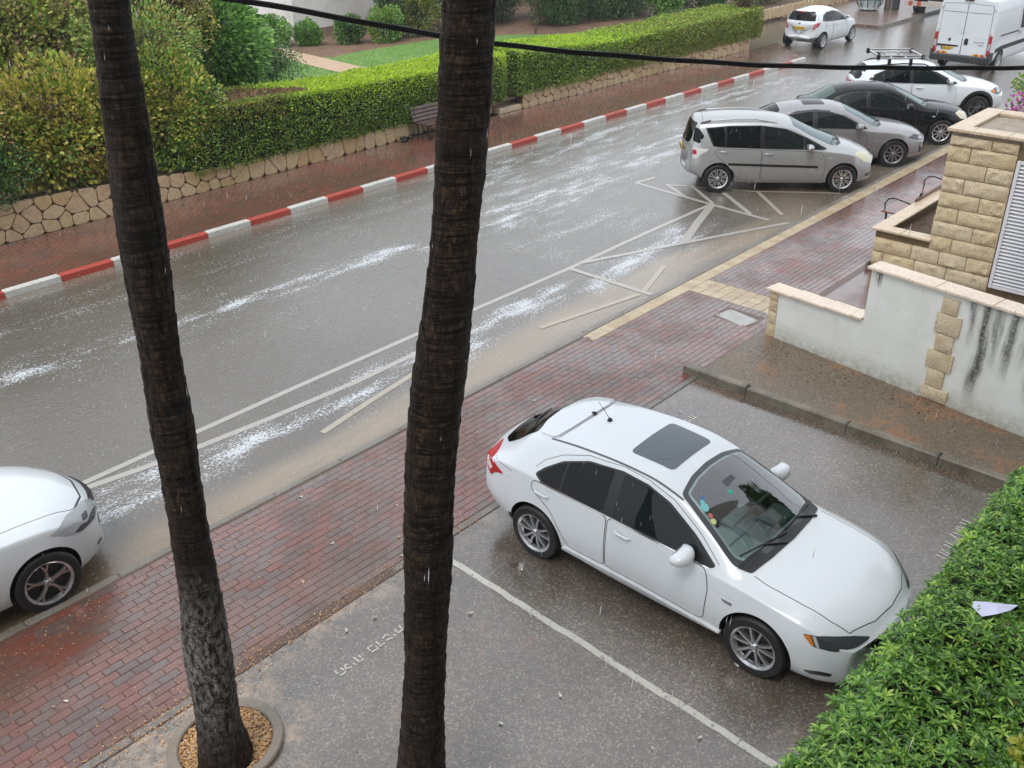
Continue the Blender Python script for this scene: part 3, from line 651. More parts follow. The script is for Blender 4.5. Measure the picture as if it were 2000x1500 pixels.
# ------------------------------------------------------------------ benches
WOOD = simple('wet_bench_wood', (.075, .038, .030), .22, var=.35, vs=5, coat=.4); WOODR = simple('red_bench_wood', (.155, .052, .035), .18, var=.35, vs=5, coat=.5); IRON = simple('black_iron', (.012, .012, .013), .4, .3)
def bench(name, locv, rz, Ln, label, wood, arms=False):
    t = empty(name, locv, rz, label, 'bench')
    for k in range(5):
        m = MB(); m.box((0, -.02, -.016), (Ln, .075, .016), .005); m.build('seat_slat', wood, t, loc=(0, .02+k*.092, .44))
    for k in range(4):
        m = MB(); m.box((0, -.0425, -.014), (Ln, .0425, .014), .005, M=Matrix.Rotation(R_(68), 4, 'X')); m.build('back_slat', wood, t, loc=(0, .53+k*.034, .50+k*.098))
    for x in (.10, Ln-.18):
        m = MB()
        m.tube([(x, .02, 0), (x, .05, .22), (x, .03, .42)], .022, 8); m.tube([(x, .50, 0), (x, .44, .22), (x, .52, .44), (x, .66, .90)], .022, 8); m.tube([(x, .02, .415), (x, .52, .415)], .02, 8)
        m.build('leg_frame', IRON, t, 40)
        if arms:
            m = MB(); m.tube([(x, .0, .42), (x, -.02, .56), (x, .04, .66), (x, .16, .69), (x, .34, .66), (x, .56, .62)], .014, 8); m.build('armrest', IRON, t, 40)
    return t
bench('street_bench', (17.45, 19.26, .125), 0, 1.75, 'dark brown wooden slat bench against the far stone wall', WOOD)
bench('street_bench', (20.75, 7.10, .05), math.pi, 2.25, 'wet red brown wooden bench with black iron armrests beside the planter', WOODR, True)
m = MB(); 
for k in range(9): m.lathe([(0.001, -.05), (.05, -.03), (.065, .01), (.04, .05), (.001, .06)], 9, M=Matrix.Translation((random.uniform(-.16, .16), random.uniform(-.08, .08), .05+.05*(k % 2))) @ Matrix.Scale(random.uniform(.7, 1.2), 4))
tag(m.build('rubbish_bag', simple('black_plastic', (.010, .010, .011), .25), smooth=60, loc=(17.15, 19.78, .125)), 'small black plastic rubbish bag on the ground left of the far bench', 'bag')
# ------------------------------------------------------------------ palm trunks
def m_bark():
    N = NT('palm_bark'); o = N.obj()
    g = N.noise(N.mapping(o, (10, 10, 3.4)), 4, 6, .75); h = N.noise(N.mapping(o, (1.1, 1.1, 20)), 2.3, 5, .66); b = N.noise(o, 2.3, 5, .6); fl = N.noise(o, 22, 4, .7)
    base = N.ramp(g, [(.32, (0.010, 0.007, 0.006)), (.50, (0.037, 0.025, 0.018)), (.64, (0.115, 0.077, 0.051)), (.78, (0.263, 0.194, 0.135))])
    base = N.mix(N.ramp(h, [(.42, .9), (.53, 0)]), base, (.006, .005, .004)); base = N.mix(N.ramp(b, [(.50, 0), (.68, .5)]), base, (.024, .015, .010))
    flk = N.math('MULTIPLY', N.ramp(fl, [(.58, 0), (.64, 1)]), N.ramp(N.noise(o, 1.25, 3), [(.50, 0), (.60, .8)])); base = N.mix(flk, base, (.19, .11, .045))
    li = N.math('MULTIPLY', N.ramp(N.noise(N.mapping(o, (1, 1, .45)), 26, 6, .8), [(.44, 0), (.58, .9)]), N.attr('lichen')); base = N.mix(li, base, (.42, .41, .385))
    N.set(color=base, rough=N.ramp(b, [(.3, .35), (.7, .6)]), spec=.15)
    N.bump(N.math('ADD', N.math('MULTIPLY', g, .8), N.math('MULTIPLY', h, 1.2)), 1.0, .06); return N.m
BARK = m_bark()
FROND = simple('palm_frond', (.045, .075, .022), .4, var=.3)
def palm(locv, path, rad, H, label, seed, lichen=None):
    t = empty('palm_tree', locv, 0, label, 'palm tree', 'palm trees in front of the camera')
    nz, na = 560, 72; zs = np.linspace(-.1, H, nz); px = pchip([p[0] for p in path], [p[1] for p in path])(zs); py = pchip([p[0] for p in path], [p[2] for p in path])(zs); rr = pchip([p[0] for p in rad], [p[1] for p in rad])(zs)
    A = np.linspace(0, 2*np.pi, na, endpoint=False); ZZ, AA = np.meshgrid(zs, A, indexing='ij'); ca, sa = np.cos(AA), np.sin(AA)
    wob = .10*(fbm(ca*1.3+seed, sa*1.3, ZZ*2.2, 3)-.5)*2
    ring = (fbm(ca*.8+seed*3, sa*.8+7, ZZ*9.0, 3)-.5)*.10; saw = ((ZZ*6.5+fbm(ca*1.1, sa*1.1, seed+ZZ*.7, 2)*1.6) % 1.0)
    crack = -np.clip(fbm(ca*4+seed, sa*4, ZZ*1.6, 3)-.55, 0, 1)*.50; fib = (fbm(ca*14, sa*14+seed, ZZ*26, 2)-.5)*.035
    big = .05*np.sin(ZZ*3.9+seed+.6*np.sin(ZZ*1.7))
    rad_ = rr[:, None]*(1+wob+ring*.7+.045*(saw**2-.4)+crack*.7+fib*.8+big)
    V = np.stack([px[:, None]+rad_*ca, py[:, None]+rad_*sa, ZZ], -1).reshape(-1, 3)
    i = np.arange(nz*na).reshape(nz, na); j = np.roll(i, -1, 1)
    F = np.stack([i[:-1].ravel(), j[:-1].ravel(), j[1:].ravel(), i[1:].ravel()], 1)
    o = npobj('trunk', V, F, BARK, t, smooth=True)
    zone_attr(o.data, 'lichen', np.zeros(len(V)) if lichen is None else lichen(V[:, 2]))
    # fan-leaved crown above the frame
    top = Vector((px[-1], py[-1], H)); rr_ = random.Random(seed)
    for k in range(34):
        az = k*2.399+rr_.uniform(-.2, .2); el = R_(rr_.uniform(-50, 70)); d = Vector((math.cos(az)*math.cos(el), math.sin(az)*math.cos(el), math.sin(el))); m = MB()
        pl = rr_.uniform(.8, 1.2); a = top+d*.1; b = top+d*pl+Vector((0, 0, -.10*pl)); m.tube([a, (a+b)/2+Vector((0, 0, .05)), b], [.03, .022, .016], 5)
        side = d.cross(Vector((0, 0, 1))).normalized(); up = side.cross(d)
        for q in range(15):
            th = R_(-75+150*q/14); dd = d*math.cos(th)+side*math.sin(th); Ls = rr_.uniform(.7, .95)*(1-.25*abs(th))
            tip = b+dd*Ls+Vector((0, 0, -.45*Ls*Ls)); mid = b+dd*Ls*.55; n = dd.cross(up).normalized()*.045
            m.add([b, mid+n, tip, mid-n], [(0, 1, 2, 3)])
        m.build('frond', FROND, t)
    return t
palm((2.42, 5.66, .02), [(0, 0, 0), (1.1, .05, 0), (1.85, .10, 0), (3, .15, 0), (4.1, .20, 0), (5.1, .26, 0), (6, .32, 0), (9.5, .55, .0)], [(-.1, .245), (.05, .225), (.4, .195), (1.07, .178), (1.85, .153), (3, .138), (4.1, .142), (5.1, .137), (6, .115), (9.5, .11)], 9.6,
     'left palm trunk with a pale lichen patch standing in a ring of wood chips', 2, lambda z: np.clip(1.15-np.abs(z-1.15)/.85, 0, 1))
palm((3.10, 3.95, .02), [(0, 0, 0), (.7, .06, 0), (2.1, .22, 0), (3.3, .36, 0), (4.3, .57, 0), (5.2, .74, 0), (6.1, .86, 0), (10.4, 1.35, .0)], [(-.1, .24), (.1, .20), (.7, .172), (2.1, .158), (3.3, .172), (4.3, .158), (4.8, .142), (5.3, .150), (6.1, .150), (10.4, .12)], 10.5,
     'nearest palm trunk, ringed dark bark, crossing the whole middle of the view', 5)
CHIP = [simple('wood_chip_tan', (.55, .31, .12), .5), simple('wood_chip_brown', (.32, .15, .055), .5), simple('wood_chip_pale', (.55, .38, .22), .5)]
CHIP = CHIP+[simple('rust_needles', (.22, .095, .035), .6), simple('pale_leaf_scrap', (.62, .60, .52), .5)]
o = npobj('ground_litter', np.concatenate(LV), np.concatenate(LF), CHIP, idx=np.concatenate(LI)); tag(o, 'wood chips, needles and grit washed over the paving', 'litter', kind='stuff')
def tree_ring(c, ro, ri, label):
    t = empty('tree_ring', (c[0], c[1], 0), 0, label, 'planter ring', 'concrete rings around the palms'); m = MB()
    m.lathe([(ri, -.05), (ri, .06), (ri+.012, .072), (ro-.012, .072), (ro, .06), (ro, -.05)], 64); m.build('ring_kerb', m_conc('ring_concrete', (.25, .215, .175), .3, (.20, .12, .07), .6, 5), t, 40)
    m = MB(); m.lathe([(.001, .035), (ri*.6, .035), (ri, .028)], 40); m.build('soil', m_conc('chip_soil', (.26, .13, .055), .5, (.10, .05, .02), .6, 9), t)
    V = []; F = []; I = []; n = 2600
    for k in range(n):
        a = random.uniform(0, 6.283); r = ri*math.sqrt(random.uniform(.02, .96)); L = random.uniform(.006, .022); wd = L*random.uniform(.25, .5); th = random.uniform(0, 3.14); z = .036+random.uniform(0, .02); tl = random.uniform(-.4, .4)
        cx, cy = r*math.cos(a), r*math.sin(a); dx, dy = math.cos(th), math.sin(th); b = len(V)
        for sx, sy in ((-1, -1), (1, -1), (1, 1), (-1, 1)): V.append((cx+dx*L*sx-dy*wd*sy, cy+dy*L*sx+dx*wd*sy, z+tl*L*sx))
        F.append((b, b+1, b+2, b+3)); I.append(random.choice((0, 0, 1, 2)))
    o = npobj('wood_chips', V, F, CHIP, t, I); o['kind'] = 'stuff'
tree_ring((2.52, 5.80), .49, .395, 'concrete ring filled with orange wood chips at the left palm')
tree_ring((3.10, 3.95), .48, .36, 'concrete ring with wood chips at the foot of the nearest palm')
# ------------------------------------------------------------------ aerial cable
CABM = simple('black_cable', (.004, .004, .005), .45, spec=.3)
cb = empty('overhead_cable', (0, 0, 0), 0, 'thick black twin overhead cable crossing the upper part of the view', 'cable')
cp_ = [(3.4, 9.5, 6.05), (5.36, 8.41, 5.58), (6.12, 7.94, 5.385), (7.05, 7.42, 5.14), (7.63, 7.10, 5.015), (9.08, 6.38, 4.77), (10.57, 5.62, 4.56), (12.09, 4.77, 4.41), (13.72, 3.77, 4.29), (16.5, 2.0, 4.15)]
def smoothpath(P, n=90):
    t = np.cumsum([0]+[math.dist(P[i], P[i+1]) for i in range(len(P)-1)]); f = [pchip(t, [p[k] for p in P]) for k in range(3)]
    return [tuple(float(g(s)) for g in f) for s in np.linspace(0, t[-1], n)]
cc = smoothpath(cp_)
for k, (dx, dz) in enumerate(((.0, .013), (.006, -.012))):
    m = MB(); m.tube([(x+dx, y, z+dz+.004*math.sin(i*.9)) for i, (x, y, z) in enumerate(cc)], .0165, 10); m.build('cable_strand', CABM, cb, 60)
m = MB(); 
for i in range(200):
    s = random.uniform(1, 88); k = int(s); f = s-k; a, b = Vector(cc[k]), Vector(cc[k+1]); p = a.lerp(b, f)
    m.lathe([(.0005, -.004), (.0035, -.001), (.003, .003), (.0005, .007)], 6, M=Matrix.Translation(p+Vector((.005, 0, -.043))))
o = m.build('water_drops', simple('drop_water', (.75, .78, .8), .05, spec=.6), cb, 60); o['kind'] = 'stuff'
# ------------------------------------------------------------------ vehicles
def m_paintcar(name, c, metal=0, flake=0, rough=.28, coat=.8, spec=.35):
    N = NT(name); N.set(color=c, rough=rough, metal=metal, coat=coat, coatr=.03, spec=spec)
    o = N.obj(); d = N.noise(o, 160, 2, .6); w = N.ramp(N.voro(o, 85), [(.0, 1), (.16, .0)])       # fine rain beads
    N.bump(N.math('ADD', N.math('MULTIPLY', w, .6), N.math('MULTIPLY', d, .1)), .12, .003)
    sx = N.n('ShaderNodeSeparateXYZ'); N.l(o, sx.inputs[0]); mr = N.n('ShaderNodeMapRange'); N.l(sx.outputs[2], mr.inputs[0]); mr.inputs[1].default_value = .62; mr.inputs[2].default_value = .18       # road film along the sills
    dm = N.math('MULTIPLY', N.math('MULTIPLY', mr.outputs[0], mr.outputs[0]), N.ramp(N.noise(N.mapping(o, (3, 3, .8)), 4, 5, .7), [(.3, .25), (.65, .9)]), clamp=True)
    N.set(color=N.mix(N.math('MULTIPLY', dm, .6), c, (.20, .17, .135)), rough=N.mix(dm, rough, .6)); return N.m
def m_glass(name, c, rough=.03, spec=.45):
    N = NT(name); N.set(color=c, rough=rough, spec=spec); return N.m
WHITE = m_paintcar('white_car_paint', (.665, .705, .74)); SILVER = m_paintcar('silver_car_paint', (.44, .445, .45), .6, rough=.32); GREY = m_paintcar('grey_silver_car_paint', (.31, .30, .305), .6, rough=.32); BLACK = m_paintcar('black_car_paint', (.006, .0065, .008), 0, rough=.12, coat=.1, spec=.25)
GDARK = m_glass('tinted_glass', (.004, .005, .006), spec=.22); GMID = m_glass('side_glass', (.010, .014, .015), spec=.26); GSHIELD = m_glass('windscreen_glass', (.085, .140, .148)); GGREEN = m_glass('green_rear_glass', (.045, .085, .070))
def m_clear(name, tint):
    N = NT(name); tr = N.n('ShaderNodeBsdfTransparent'); tr.inputs[0].default_value = lin(tint); gl = N.n('ShaderNodeBsdfGlossy'); gl.inputs['Roughness'].default_value = .02
    fr = N.n('ShaderNodeFresnel'); fr.inputs[0].default_value = 1.62; ms = N.n('ShaderNodeMixShader'); N.l(N.math('MULTIPLY', fr.outputs[0], 3.0, clamp=True), ms.inputs[0]); N.l(tr.outputs[0], ms.inputs[1]); N.l(gl.outputs[0], ms.inputs[2]); N.l(ms.outputs[0], N.t.nodes['Material Output'].inputs[0]); return N.m
GCLEAR = m_clear('clear_windscreen', (.66, .80, .80))
SUNG = m_glass('sunroof_glass', (.10, .118, .135), .08); FRIT = m_glass('glass_frit', (.055, .060, .068), .12)
TRIM = simple('black_trim', (.010, .010, .011), .35); SEAM = simple('panel_gap', (.035, .037, .04), .6); TYRE = simple('tyre_rubber', (.012, .012, .013), .55, var=.3, vs=30); RIMM = simple('alloy_silver', (.52, .53, .55), .25, .85); RIMD = simple('alloy_dark', (.05, .05, .055), .35, .5); ARCH = simple('arch_liner', (.006, .006, .006), .9)
CHROME = simple('chrome', (.72, .73, .75), .12, 1.0); LAMPC = m_glass('lamp_clear', (.40, .42, .44), .06); LAMPD = m_glass('lamp_dark', (.05, .055, .06), .05); REDL = m_glass('lamp_red', (.42, .012, .016), .08); AMBER = m_glass('lamp_amber', (.62, .17, .02), .08); CREAML = m_glass('lamp_yellowed', (.60, .58, .42), .1)
PLATE = simple('plate_yellow', (.72, .46, .03), .4); INK = simple('plate_black', (.01, .01, .01), .5); PBLUE = simple('plate_blue', (.02, .06, .35), .4); MIRG = m_glass('mirror_glass', (.25, .27, .29), .02)
def roundpoly(P, r=.25, n=5):
    out = []; m = len(P)
    for i in range(m):
        a, b, c = Vector(P[i-1]), Vector(P[i]), Vector(P[(i+1) % m])
        rr = r[i] if isinstance(r, (list, tuple)) else r
        da, dc = (a-b), (c-b); la, lc = da.length, dc.length; t = min(rr, la*.48, lc*.48)
        p0, p1 = b+da/la*t, b+dc/lc*t
        for k in range(n): s = k/(n-1); out.append(tuple(p0*(1-s)**2+b*2*s*(1-s)+p1*s*s))
    res = []
    for i in range(len(out)):
        a, b = Vector(out[i]), Vector(out[(i+1) % len(out)]); L = (b-a).length; k = max(1, int(L/.07))
        for j in range(k): res.append(tuple(a.lerp(b, j/k)))
    return res
class Car:
    def __init__(s, name, loc, head, label, cat, paint, P, group='cars parked along the street'):
        s.t = empty(name, loc, R_(head), label, cat, group); s.P = P; s.paint = paint; s.loft()
    def loft(s):
        P = s.P; x0, x1 = P['x0'], P['x1']; hw = P['hw']; wb = P['wb']
        zc = pchip(*zip(*P['zc'])); zb = pchip(*zip(*P['zb'])); cow, hdr, rr, tl = P['cowl'], P['header'], P['rroof'], P['tail']
        nl = x1-x0
        dr = pchip([x0, tl, rr, hdr, cow, cow+.25, x1-.15, x1], P.get('drop', [.05, .05, .085, .085, .06, .055, .055, .05]))
        fr = P.get('roofw', .69)
        yr = pchip([x0, tl, rr, hdr, (hdr+cow)/2, cow, cow+.5, x1-.25, x1], [P.get('tailw', .66)*hw, .68*hw, (fr-.01)*hw, fr*hw, (fr+.055)*hw, .80*hw, .78*hw, .66*hw, .5*hw])
        ym = pchip([x0, x0+.15, x0+.5, 0, wb*.5, wb, wb+.35, x1-.25, x1-.08, x1], P.get('ym') or [hw*k for k in (.80, .89, .965, .995, .98, 1.0, .975, .88, .76, .66)])
        z0 = pchip([x0, x0+.35, 0, wb, x1-.3, x1], P.get('z0') or [.40, .27, .19, .18, .18, .22])
        bow = pchip([x0, x0+.35, rr, (rr+hdr)/2, hdr, cow, cow+.4, x1-.5, x1], P.get('bow') or [-.17, -.13, -.08, 0, .12, .20, .10, .16, .30])
        zm_ = P.get('zm', .60)
        S_ = np.concatenate([np.linspace(x0, x0+.25, 7)[:-1], np.linspace(x0+.25, x1-.3, int(nl/.055)), np.linspace(x1-.3, x1, 10)[1:]]); s.W = hw
        rings = []
        for x in S_:
            x = float(x); c = float(zc(x)); r = c-float(dr(x)); b = min(float(zb(x)), r-.035); m = float(ym(x)); q = float(z0(x)); zm = min(zm_, b-.12); y5 = float(yr(x)); bf = P.get('beltw', .945)
            yb = max(min(m*bf, m-.015), y5+.01)
            pts = [(0, q), (m*.86, q), (m*.965, q+.11), (m, zm), (yb, b), ((yb+y5)/2+.018*min(1, (r-b)/.25), (b+r)/2), (y5, r), (y5*.55, r+(c-r)*.82), (0, c)]
            fil = [0, .45, .5, .5, P.get('shoulder', .22), .5, P.get('rail', .30), .5, 0]
            sec = [pts[0]]
            for k in range(1, 8):
                a, p, d = Vector(pts[k-1]), Vector(pts[k]), Vector(pts[k+1]); t = fil[k]
                pa, pd = p.lerp(a, t), p.lerp(d, t)
                for j in range(5): u = j/4; sec.append(tuple(pa*(1-u)**2+p*2*u*(1-u)+pd*u*u))
            sec.append(pts[-1]); bw = float(bow(x))
            full = sec+[(-y, z) for y, z in sec[-2:0:-1]]
            rings.append([(x-bw*(y/hw)**2, y, z) for y, z in full])
        n = len(rings[0]); V = []; F = []
        def cap(ring, sgn, b, k=5):
            out = []; zc_ = P.get('capz', .55)
            for j in range(1, k+1):
                th = j/k*math.pi/2; sc = math.cos(th) if j < k else .02
                out.append([(x+sgn*b*math.sin(th)+(0), y*sc, zc_+(z-zc_)*sc) for x, y, z in ring])
            # keep the plan bow while shrinking
            res = []
            for rg in out: res.append(rg)
            return res
        front = cap(rings[-1], 1, P.get('capf', .07)); back = cap(rings[0], -1, P.get('capb', .05))
        allr = back[::-1]+rings+front
        for rg in allr: V += rg
        for k in range(len(allr)-1):
            for j in range(n): F.append((k*n+j, k*n+(j+1) % n, (k+1)*n+(j+1) % n, (k+1)*n+j))
        F.append(tuple(range(n-1, -1, -1))); F.append(tuple((len(allr)-1)*n+j for j in range(n)))
        bm = bmesh.new(); vs = [bm.verts.new(v) for v in V]
        for f in F: bm.faces.new([vs[i] for i in f])
        bmesh.ops.recalc_face_normals(bm, faces=bm.faces); bm.normal_update()
        s.bvh = BVHTree.FromBMesh(bm)
        me = bpy.data.meshes.new('body'); bm.to_mesh(me); bm.free(); me.materials.append(s.paint); me.materials.append(ARCH)
        ob = bpy.data.objects.new('body', me); COL.objects.link(ob)
        # wheel arches
        cm = MB(); ra = P.get('ra', P['rt']+.045)
        for xw in (0, wb):
            for sg in (-1, 1):
                M = Matrix.Translation((xw, 0, P['rt']+.012)); y0, y1 = sorted((sg*(hw-.30), sg*(hw+.3)))
                prof = [(.001, y0), (ra, y0), (ra, y1), (.001, y1)]; cm.lathe(prof, 48, 'y', M)
        if P.get('cavity'):
            n_ = len(P['cavity']); cm.V += [(x, y, z) for z in (P['cavz'], 2.2) for x, y in P['cavity']]; b0 = len(cm.V)-2*n_; pl = P['cavity']
            cm.F += [tuple(b0+j for j in range(n_)), tuple(b0+n_+j for j in range(n_-1, -1, -1))]+[(b0+j, b0+n_+j, b0+n_+(j+1) % n_, b0+(j+1) % n_) for j in range(n_)]
        cme = bpy.data.meshes.new('cut'); cme.from_pydata(cm.V, [], cm.F); cme.update()
        b2 = bmesh.new(); b2.from_mesh(cme); bmesh.ops.remove_doubles(b2, verts=b2.verts, dist=.003); bmesh.ops.recalc_face_normals(b2, faces=b2.faces); b2.to_mesh(cme); b2.free(); cme.materials.append(ARCH)
        co = bpy.data.objects.new('cut', cme); COL.objects.link(co)
        md = ob.modifiers.new('b', 'BOOLEAN'); md.object = co; md.operation = 'DIFFERENCE'; md.solver = 'EXACT'
        try: md.material_mode = 'TRANSFER'
        except Exception: pass
        dg = bpy.context.evaluated_depsgraph_get(); nm = bpy.data.meshes.new_from_object(ob.evaluated_get(dg), depsgraph=dg)
        ob.modifiers.clear(); ob.data = nm; bpy.data.objects.remove(co); nm.name = 'body'; sharpen(nm, 40); ob.parent = s.t; s.body = ob
    # --- features projected on the body
    def ray0(s, a, b, view):
        if view == 'R': o, d = Vector((a, -4, b)), Vector((0, 1, 0))
        elif view == 'L': o, d = Vector((a, 4, b)), Vector((0, -1, 0))
        elif view == 'T': o, d = Vector((a, b, 6)), Vector((0, 0, -1))
        elif view == 'F': o, d = Vector((9, a, b)), Vector((-1, 0, 0))
        elif view == 'B': o, d = Vector((-9, a, b)), Vector((1, 0, 0))
        elif view in ('FR', 'FL'):      # a: along the corner, b: height; looks at the front corner from 45 degrees
            sg = -1 if view == 'FR' else 1; h = Vector((1, sg, 0)).normalized(); tdir = Vector((1, -sg, 0)).normalized(); o, d = Vector((s.P['x1']-.9, 0, b))+tdir*a+h*6, -h
        elif view in ('BR', 'BL'):
            sg = -1 if view == 'BR' else 1; h = Vector((-1, sg, 0)).normalized(); tdir = Vector((1, sg, 0)).normalized(); o, d = Vector((s.P['x0']+.9, 0, b))+tdir*a+h*6, -h
        loc, n, i, dist = s.bvh.ray_cast(o, d)
        if loc is None: return None
        if n.dot(d) > 0: n = -n
        return loc, n
    def ray(s, a, b, view, c=None):
        h = s.ray0(a, b, view); k = 0
        while h is None and k < 40:
            k += 1
            if c: h = s.ray0(a+(c[0]-a)*k/40, b+(c[1]-b)*k/40, view)
            elif view in 'RL': h = s.ray0(a+(1.3-a)*k/80, b, view)
            else: h = s.ray0(a*(1-k/60), b, view)
        return h
    def patch(s, name, poly, view, mat, off=.004, parent=None, r=.05, rings=(1, .93, .75, .5, .25), edge=.012, rp=True):
        B = roundpoly(poly, r) if rp else poly; n = len(B); cx = sum(p[0] for p in B)/n; cy = sum(p[1] for p in B)/n
        V = []; F = []
        for k in rings:
            for p in B:
                l, nn = s.ray(cx+(p[0]-cx)*k, cy+(p[1]-cy)*k, view, (cx, cy))
                if k == 1: V.append(l-nn*edge)
                else: pass
            if k == 1:
                for p in B:
                    l, nn = s.ray(p[0], p[1], view, (cx, cy)); V.append(l+nn*off)
            else:
                for p in B:
                    l, nn = s.ray(cx+(p[0]-cx)*k, cy+(p[1]-cy)*k, view, (cx, cy)); V.append(l+nn*off)
        l, nn = s.ray(cx, cy, view); V.append(l+nn*off); m = len(rings)+1
        for k in range(m-1):
            for j in range(n): F.append((k*n+j, k*n+(j+1) % n, (k+1)*n+(j+1) % n, (k+1)*n+j))
        for j in range(n): F.append(((m-1)*n+j, (m-1)*n+(j+1) % n, m*n))
        # orient outwards
        me = bpy.data.meshes.new(name); me.from_pydata([tuple(v) for v in V], [], F); me.update()
        if me.polygons[-1].normal.dot(nn) < 0: me.flip_normals()
        me.materials.append(mat); sharpen(me, 50); o = bpy.data.objects.new(name, me); link(o, parent or s.t); return o
    def strip(s, name, pts, view, mat, w=.006, h=.0012, parent=None, closed=False, step=.05):
        P = []
        q = pts+[pts[0]] if closed else pts
        for a, b in zip(q[:-1], q[1:]):
            L = math.dist(a, b); k = max(1, int(L/step)); P += [(a[0]+(b[0]-a[0])*j/k, a[1]+(b[1]-a[1])*j/k) for j in range(k)]
        P.append(q[-1]); LN = [s.ray(p[0], p[1], view) for p in P]; V = []; F = []; m = len(LN)
        for i, (l, n) in enumerate(LN):
            t = (LN[min(i+1, m-1)][0]-LN[max(i-1, 0)][0]).normalized(); sd = n.cross(t).normalized()*w/2
            V += [l-sd-n*.004, l-sd+n*h, l+sd+n*h, l+sd-n*.004]
        for i in range(m-1):
            for j in range(3): F.append((i*4+j, i*4+j+1, i*4+j+5, i*4+j+4))
        return mk(name, V, F, mat, parent or s.t, 60)
    def wheels(s, spokes, rim_r=None, style='star', rim=RIMM, steer=0):
        P = s.P; rt = P['rt']; rr = rim_r or rt*.68; wd = .205
        tm = MB(); prof = [(rr-.01, -.09), (rr+.02, -.100), (rt*.93, -.1), (rt*.985, -.085), (rt, -.06), (rt, .06), (rt*.985, .085), (rt*.93, .1), (rr+.02, .100), (rr-.01, .09)]
        tm.lathe(prof, 48, 'y')
        for g in (-.045, -.015, .015, .045): tm.lathe([(rt+.0005, g-.004), (rt-.006, g), (rt+.0005, g+.004)], 40, 'y')
        rm = MB(); rm.lathe([(rr-.02, -.085), (rr-.004, -.097), (rr+.006, -.101), (rr+.006, -.092), (rr-.02, -.04)], 48, 'y', i=0); rm.lathe([(.001, -.03), (rr-.015, -.03), (rr-.015, .05)], 40, 'y', i=1)
        rm.lathe([(.001, -.089), (.03, -.089), (.036, -.080), (.055, -.074), (.06, -.05)], 24, 'y', i=0)
        for k in range(spokes):
            a0 = 2*math.pi*k/spokes+.3
            def sp(a, r0, r1, w0, w1, twist=0, y0=-.072, y1=-.090):
                V = []
                for r, wv, y, tw in ((r0, w0, y0, 0), ((r0+r1)/2, (w0+w1)/2, (y0+y1)/2-.006, twist*.5), (r1, w1, y1, twist)):
                    aa = a+tw; c, q = math.cos(aa), math.sin(aa)
                    for e, yy in ((-1, y+.03), (-.72, y), (.72, y), (1, y+.03)): V.append((c*r-q*wv*e, yy, q*r+c*wv*e))
                F = [(k*4+j, k*4+4+j, k*4+5+j, k*4+1+j) for k in (0, 1) for j in range(3)]; rm.add(V, F, 0)
            if style == 'star': sp(a0, .04, rr-.006, .026, .018)
            elif style == 'y':
                sp(a0, .035, rr*.55, .020, .017); sp(a0, rr*.5, rr-.004, .016, .012, .17, -.082, -.090); sp(a0, rr*.5, rr-.004, .016, .012, -.17, -.082, -.090)
            elif style == 'twin': sp(a0-.10, .05, rr-.004, .012, .012, .07); sp(a0+.10, .05, rr-.004, .012, .012, -.07)
            elif style == 'pair': sp(a0-.27, .04, rr-.004, .015, .015, .0); sp(a0+.27, .04, rr-.004, .015, .015, .0)
            elif style == 'cap': sp(a0-.13, .07, rr-.004, .018, .024, -.03); sp(a0+.13, .07, rr-.004, .018, .024, .03)
        for k in range(5):
            a = 2*math.pi*(k+.5)/5; rm.lathe([(.001, -.083), (.007, -.083), (.008, -.07)], 8, 'y', M=Matrix.Translation((.045*math.cos(a), 0, .045*math.sin(a))), i=1)
        me_t = None
        for xw in (0, P['wb']):
            for sg in (-1, 1):
                e = empty('wheel', (xw, sg*(s.W-.115), rt), (0 if sg < 0 else math.pi)+(steer if xw else 0), parent=s.t)
                if me_t is None:
                    t1 = tm.build('tyre', TYRE, e, 40); r1 = rm.build('rim', [rim, RIMD], e, 40); me_t, me_r = t1.data, r1.data
                else: link(bpy.data.objects.new('tyre', me_t), e); link(bpy.data.objects.new('rim', me_r), e)
    def mirror(s, x, z, paint=None, y=None, sc=1.0):
        for sg in (-1, 1):
            l, n = s.ray(x, z-.02, 'R' if sg < 0 else 'L'); m = MB(); V = []; F = []; nu, nv = 14, 9
            cx, cy, cz = x+.03, l.y+sg*.125*sc, z+.045
            for i in range(nv+1):
                ph = math.pi*i/nv
                for j in range(nu):
                    th = 2*math.pi*j/nu; ex = lambda v, p: math.copysign(abs(v)**p, v)
                    px = ex(math.sin(ph), .75)*ex(math.cos(th), .8)*.082*sc; py = ex(math.cos(ph), .7)*.125*sc; pz = ex(math.sin(ph), .75)*ex(math.sin(th), .8)*.068*sc
                    px = max(px, -.045*sc)-abs(py)*.25*sc; V.append((cx+px, cy+py*sg, cz+pz*(1-.15*py/.115)))
            for i in range(nv):
                for j in range(nu): f = (i*nu+j, i*nu+(j+1) % nu, (i+1)*nu+(j+1) % nu, (i+1)*nu+j); F.append(f if sg > 0 else f[::-1])
            o = mk('wing_mirror', V, F, paint or s.paint, s.t, 50)
            m = MB(); m.tube([(x+.05, l.y-sg*.01, z-.035), (x+.035, l.y+sg*.06*sc, z-.015)], [.035*sc, .022*sc], 8); m.build('mirror_arm', TRIM, o, 50)
            m = MB(); m.box((cx-.052*sc-.02, cy-.085*sc, cz-.05*sc), (cx-.046*sc-.02, cy+.085*sc, cz+.05*sc), .002); m.build('mirror_glass', MIRG, o)
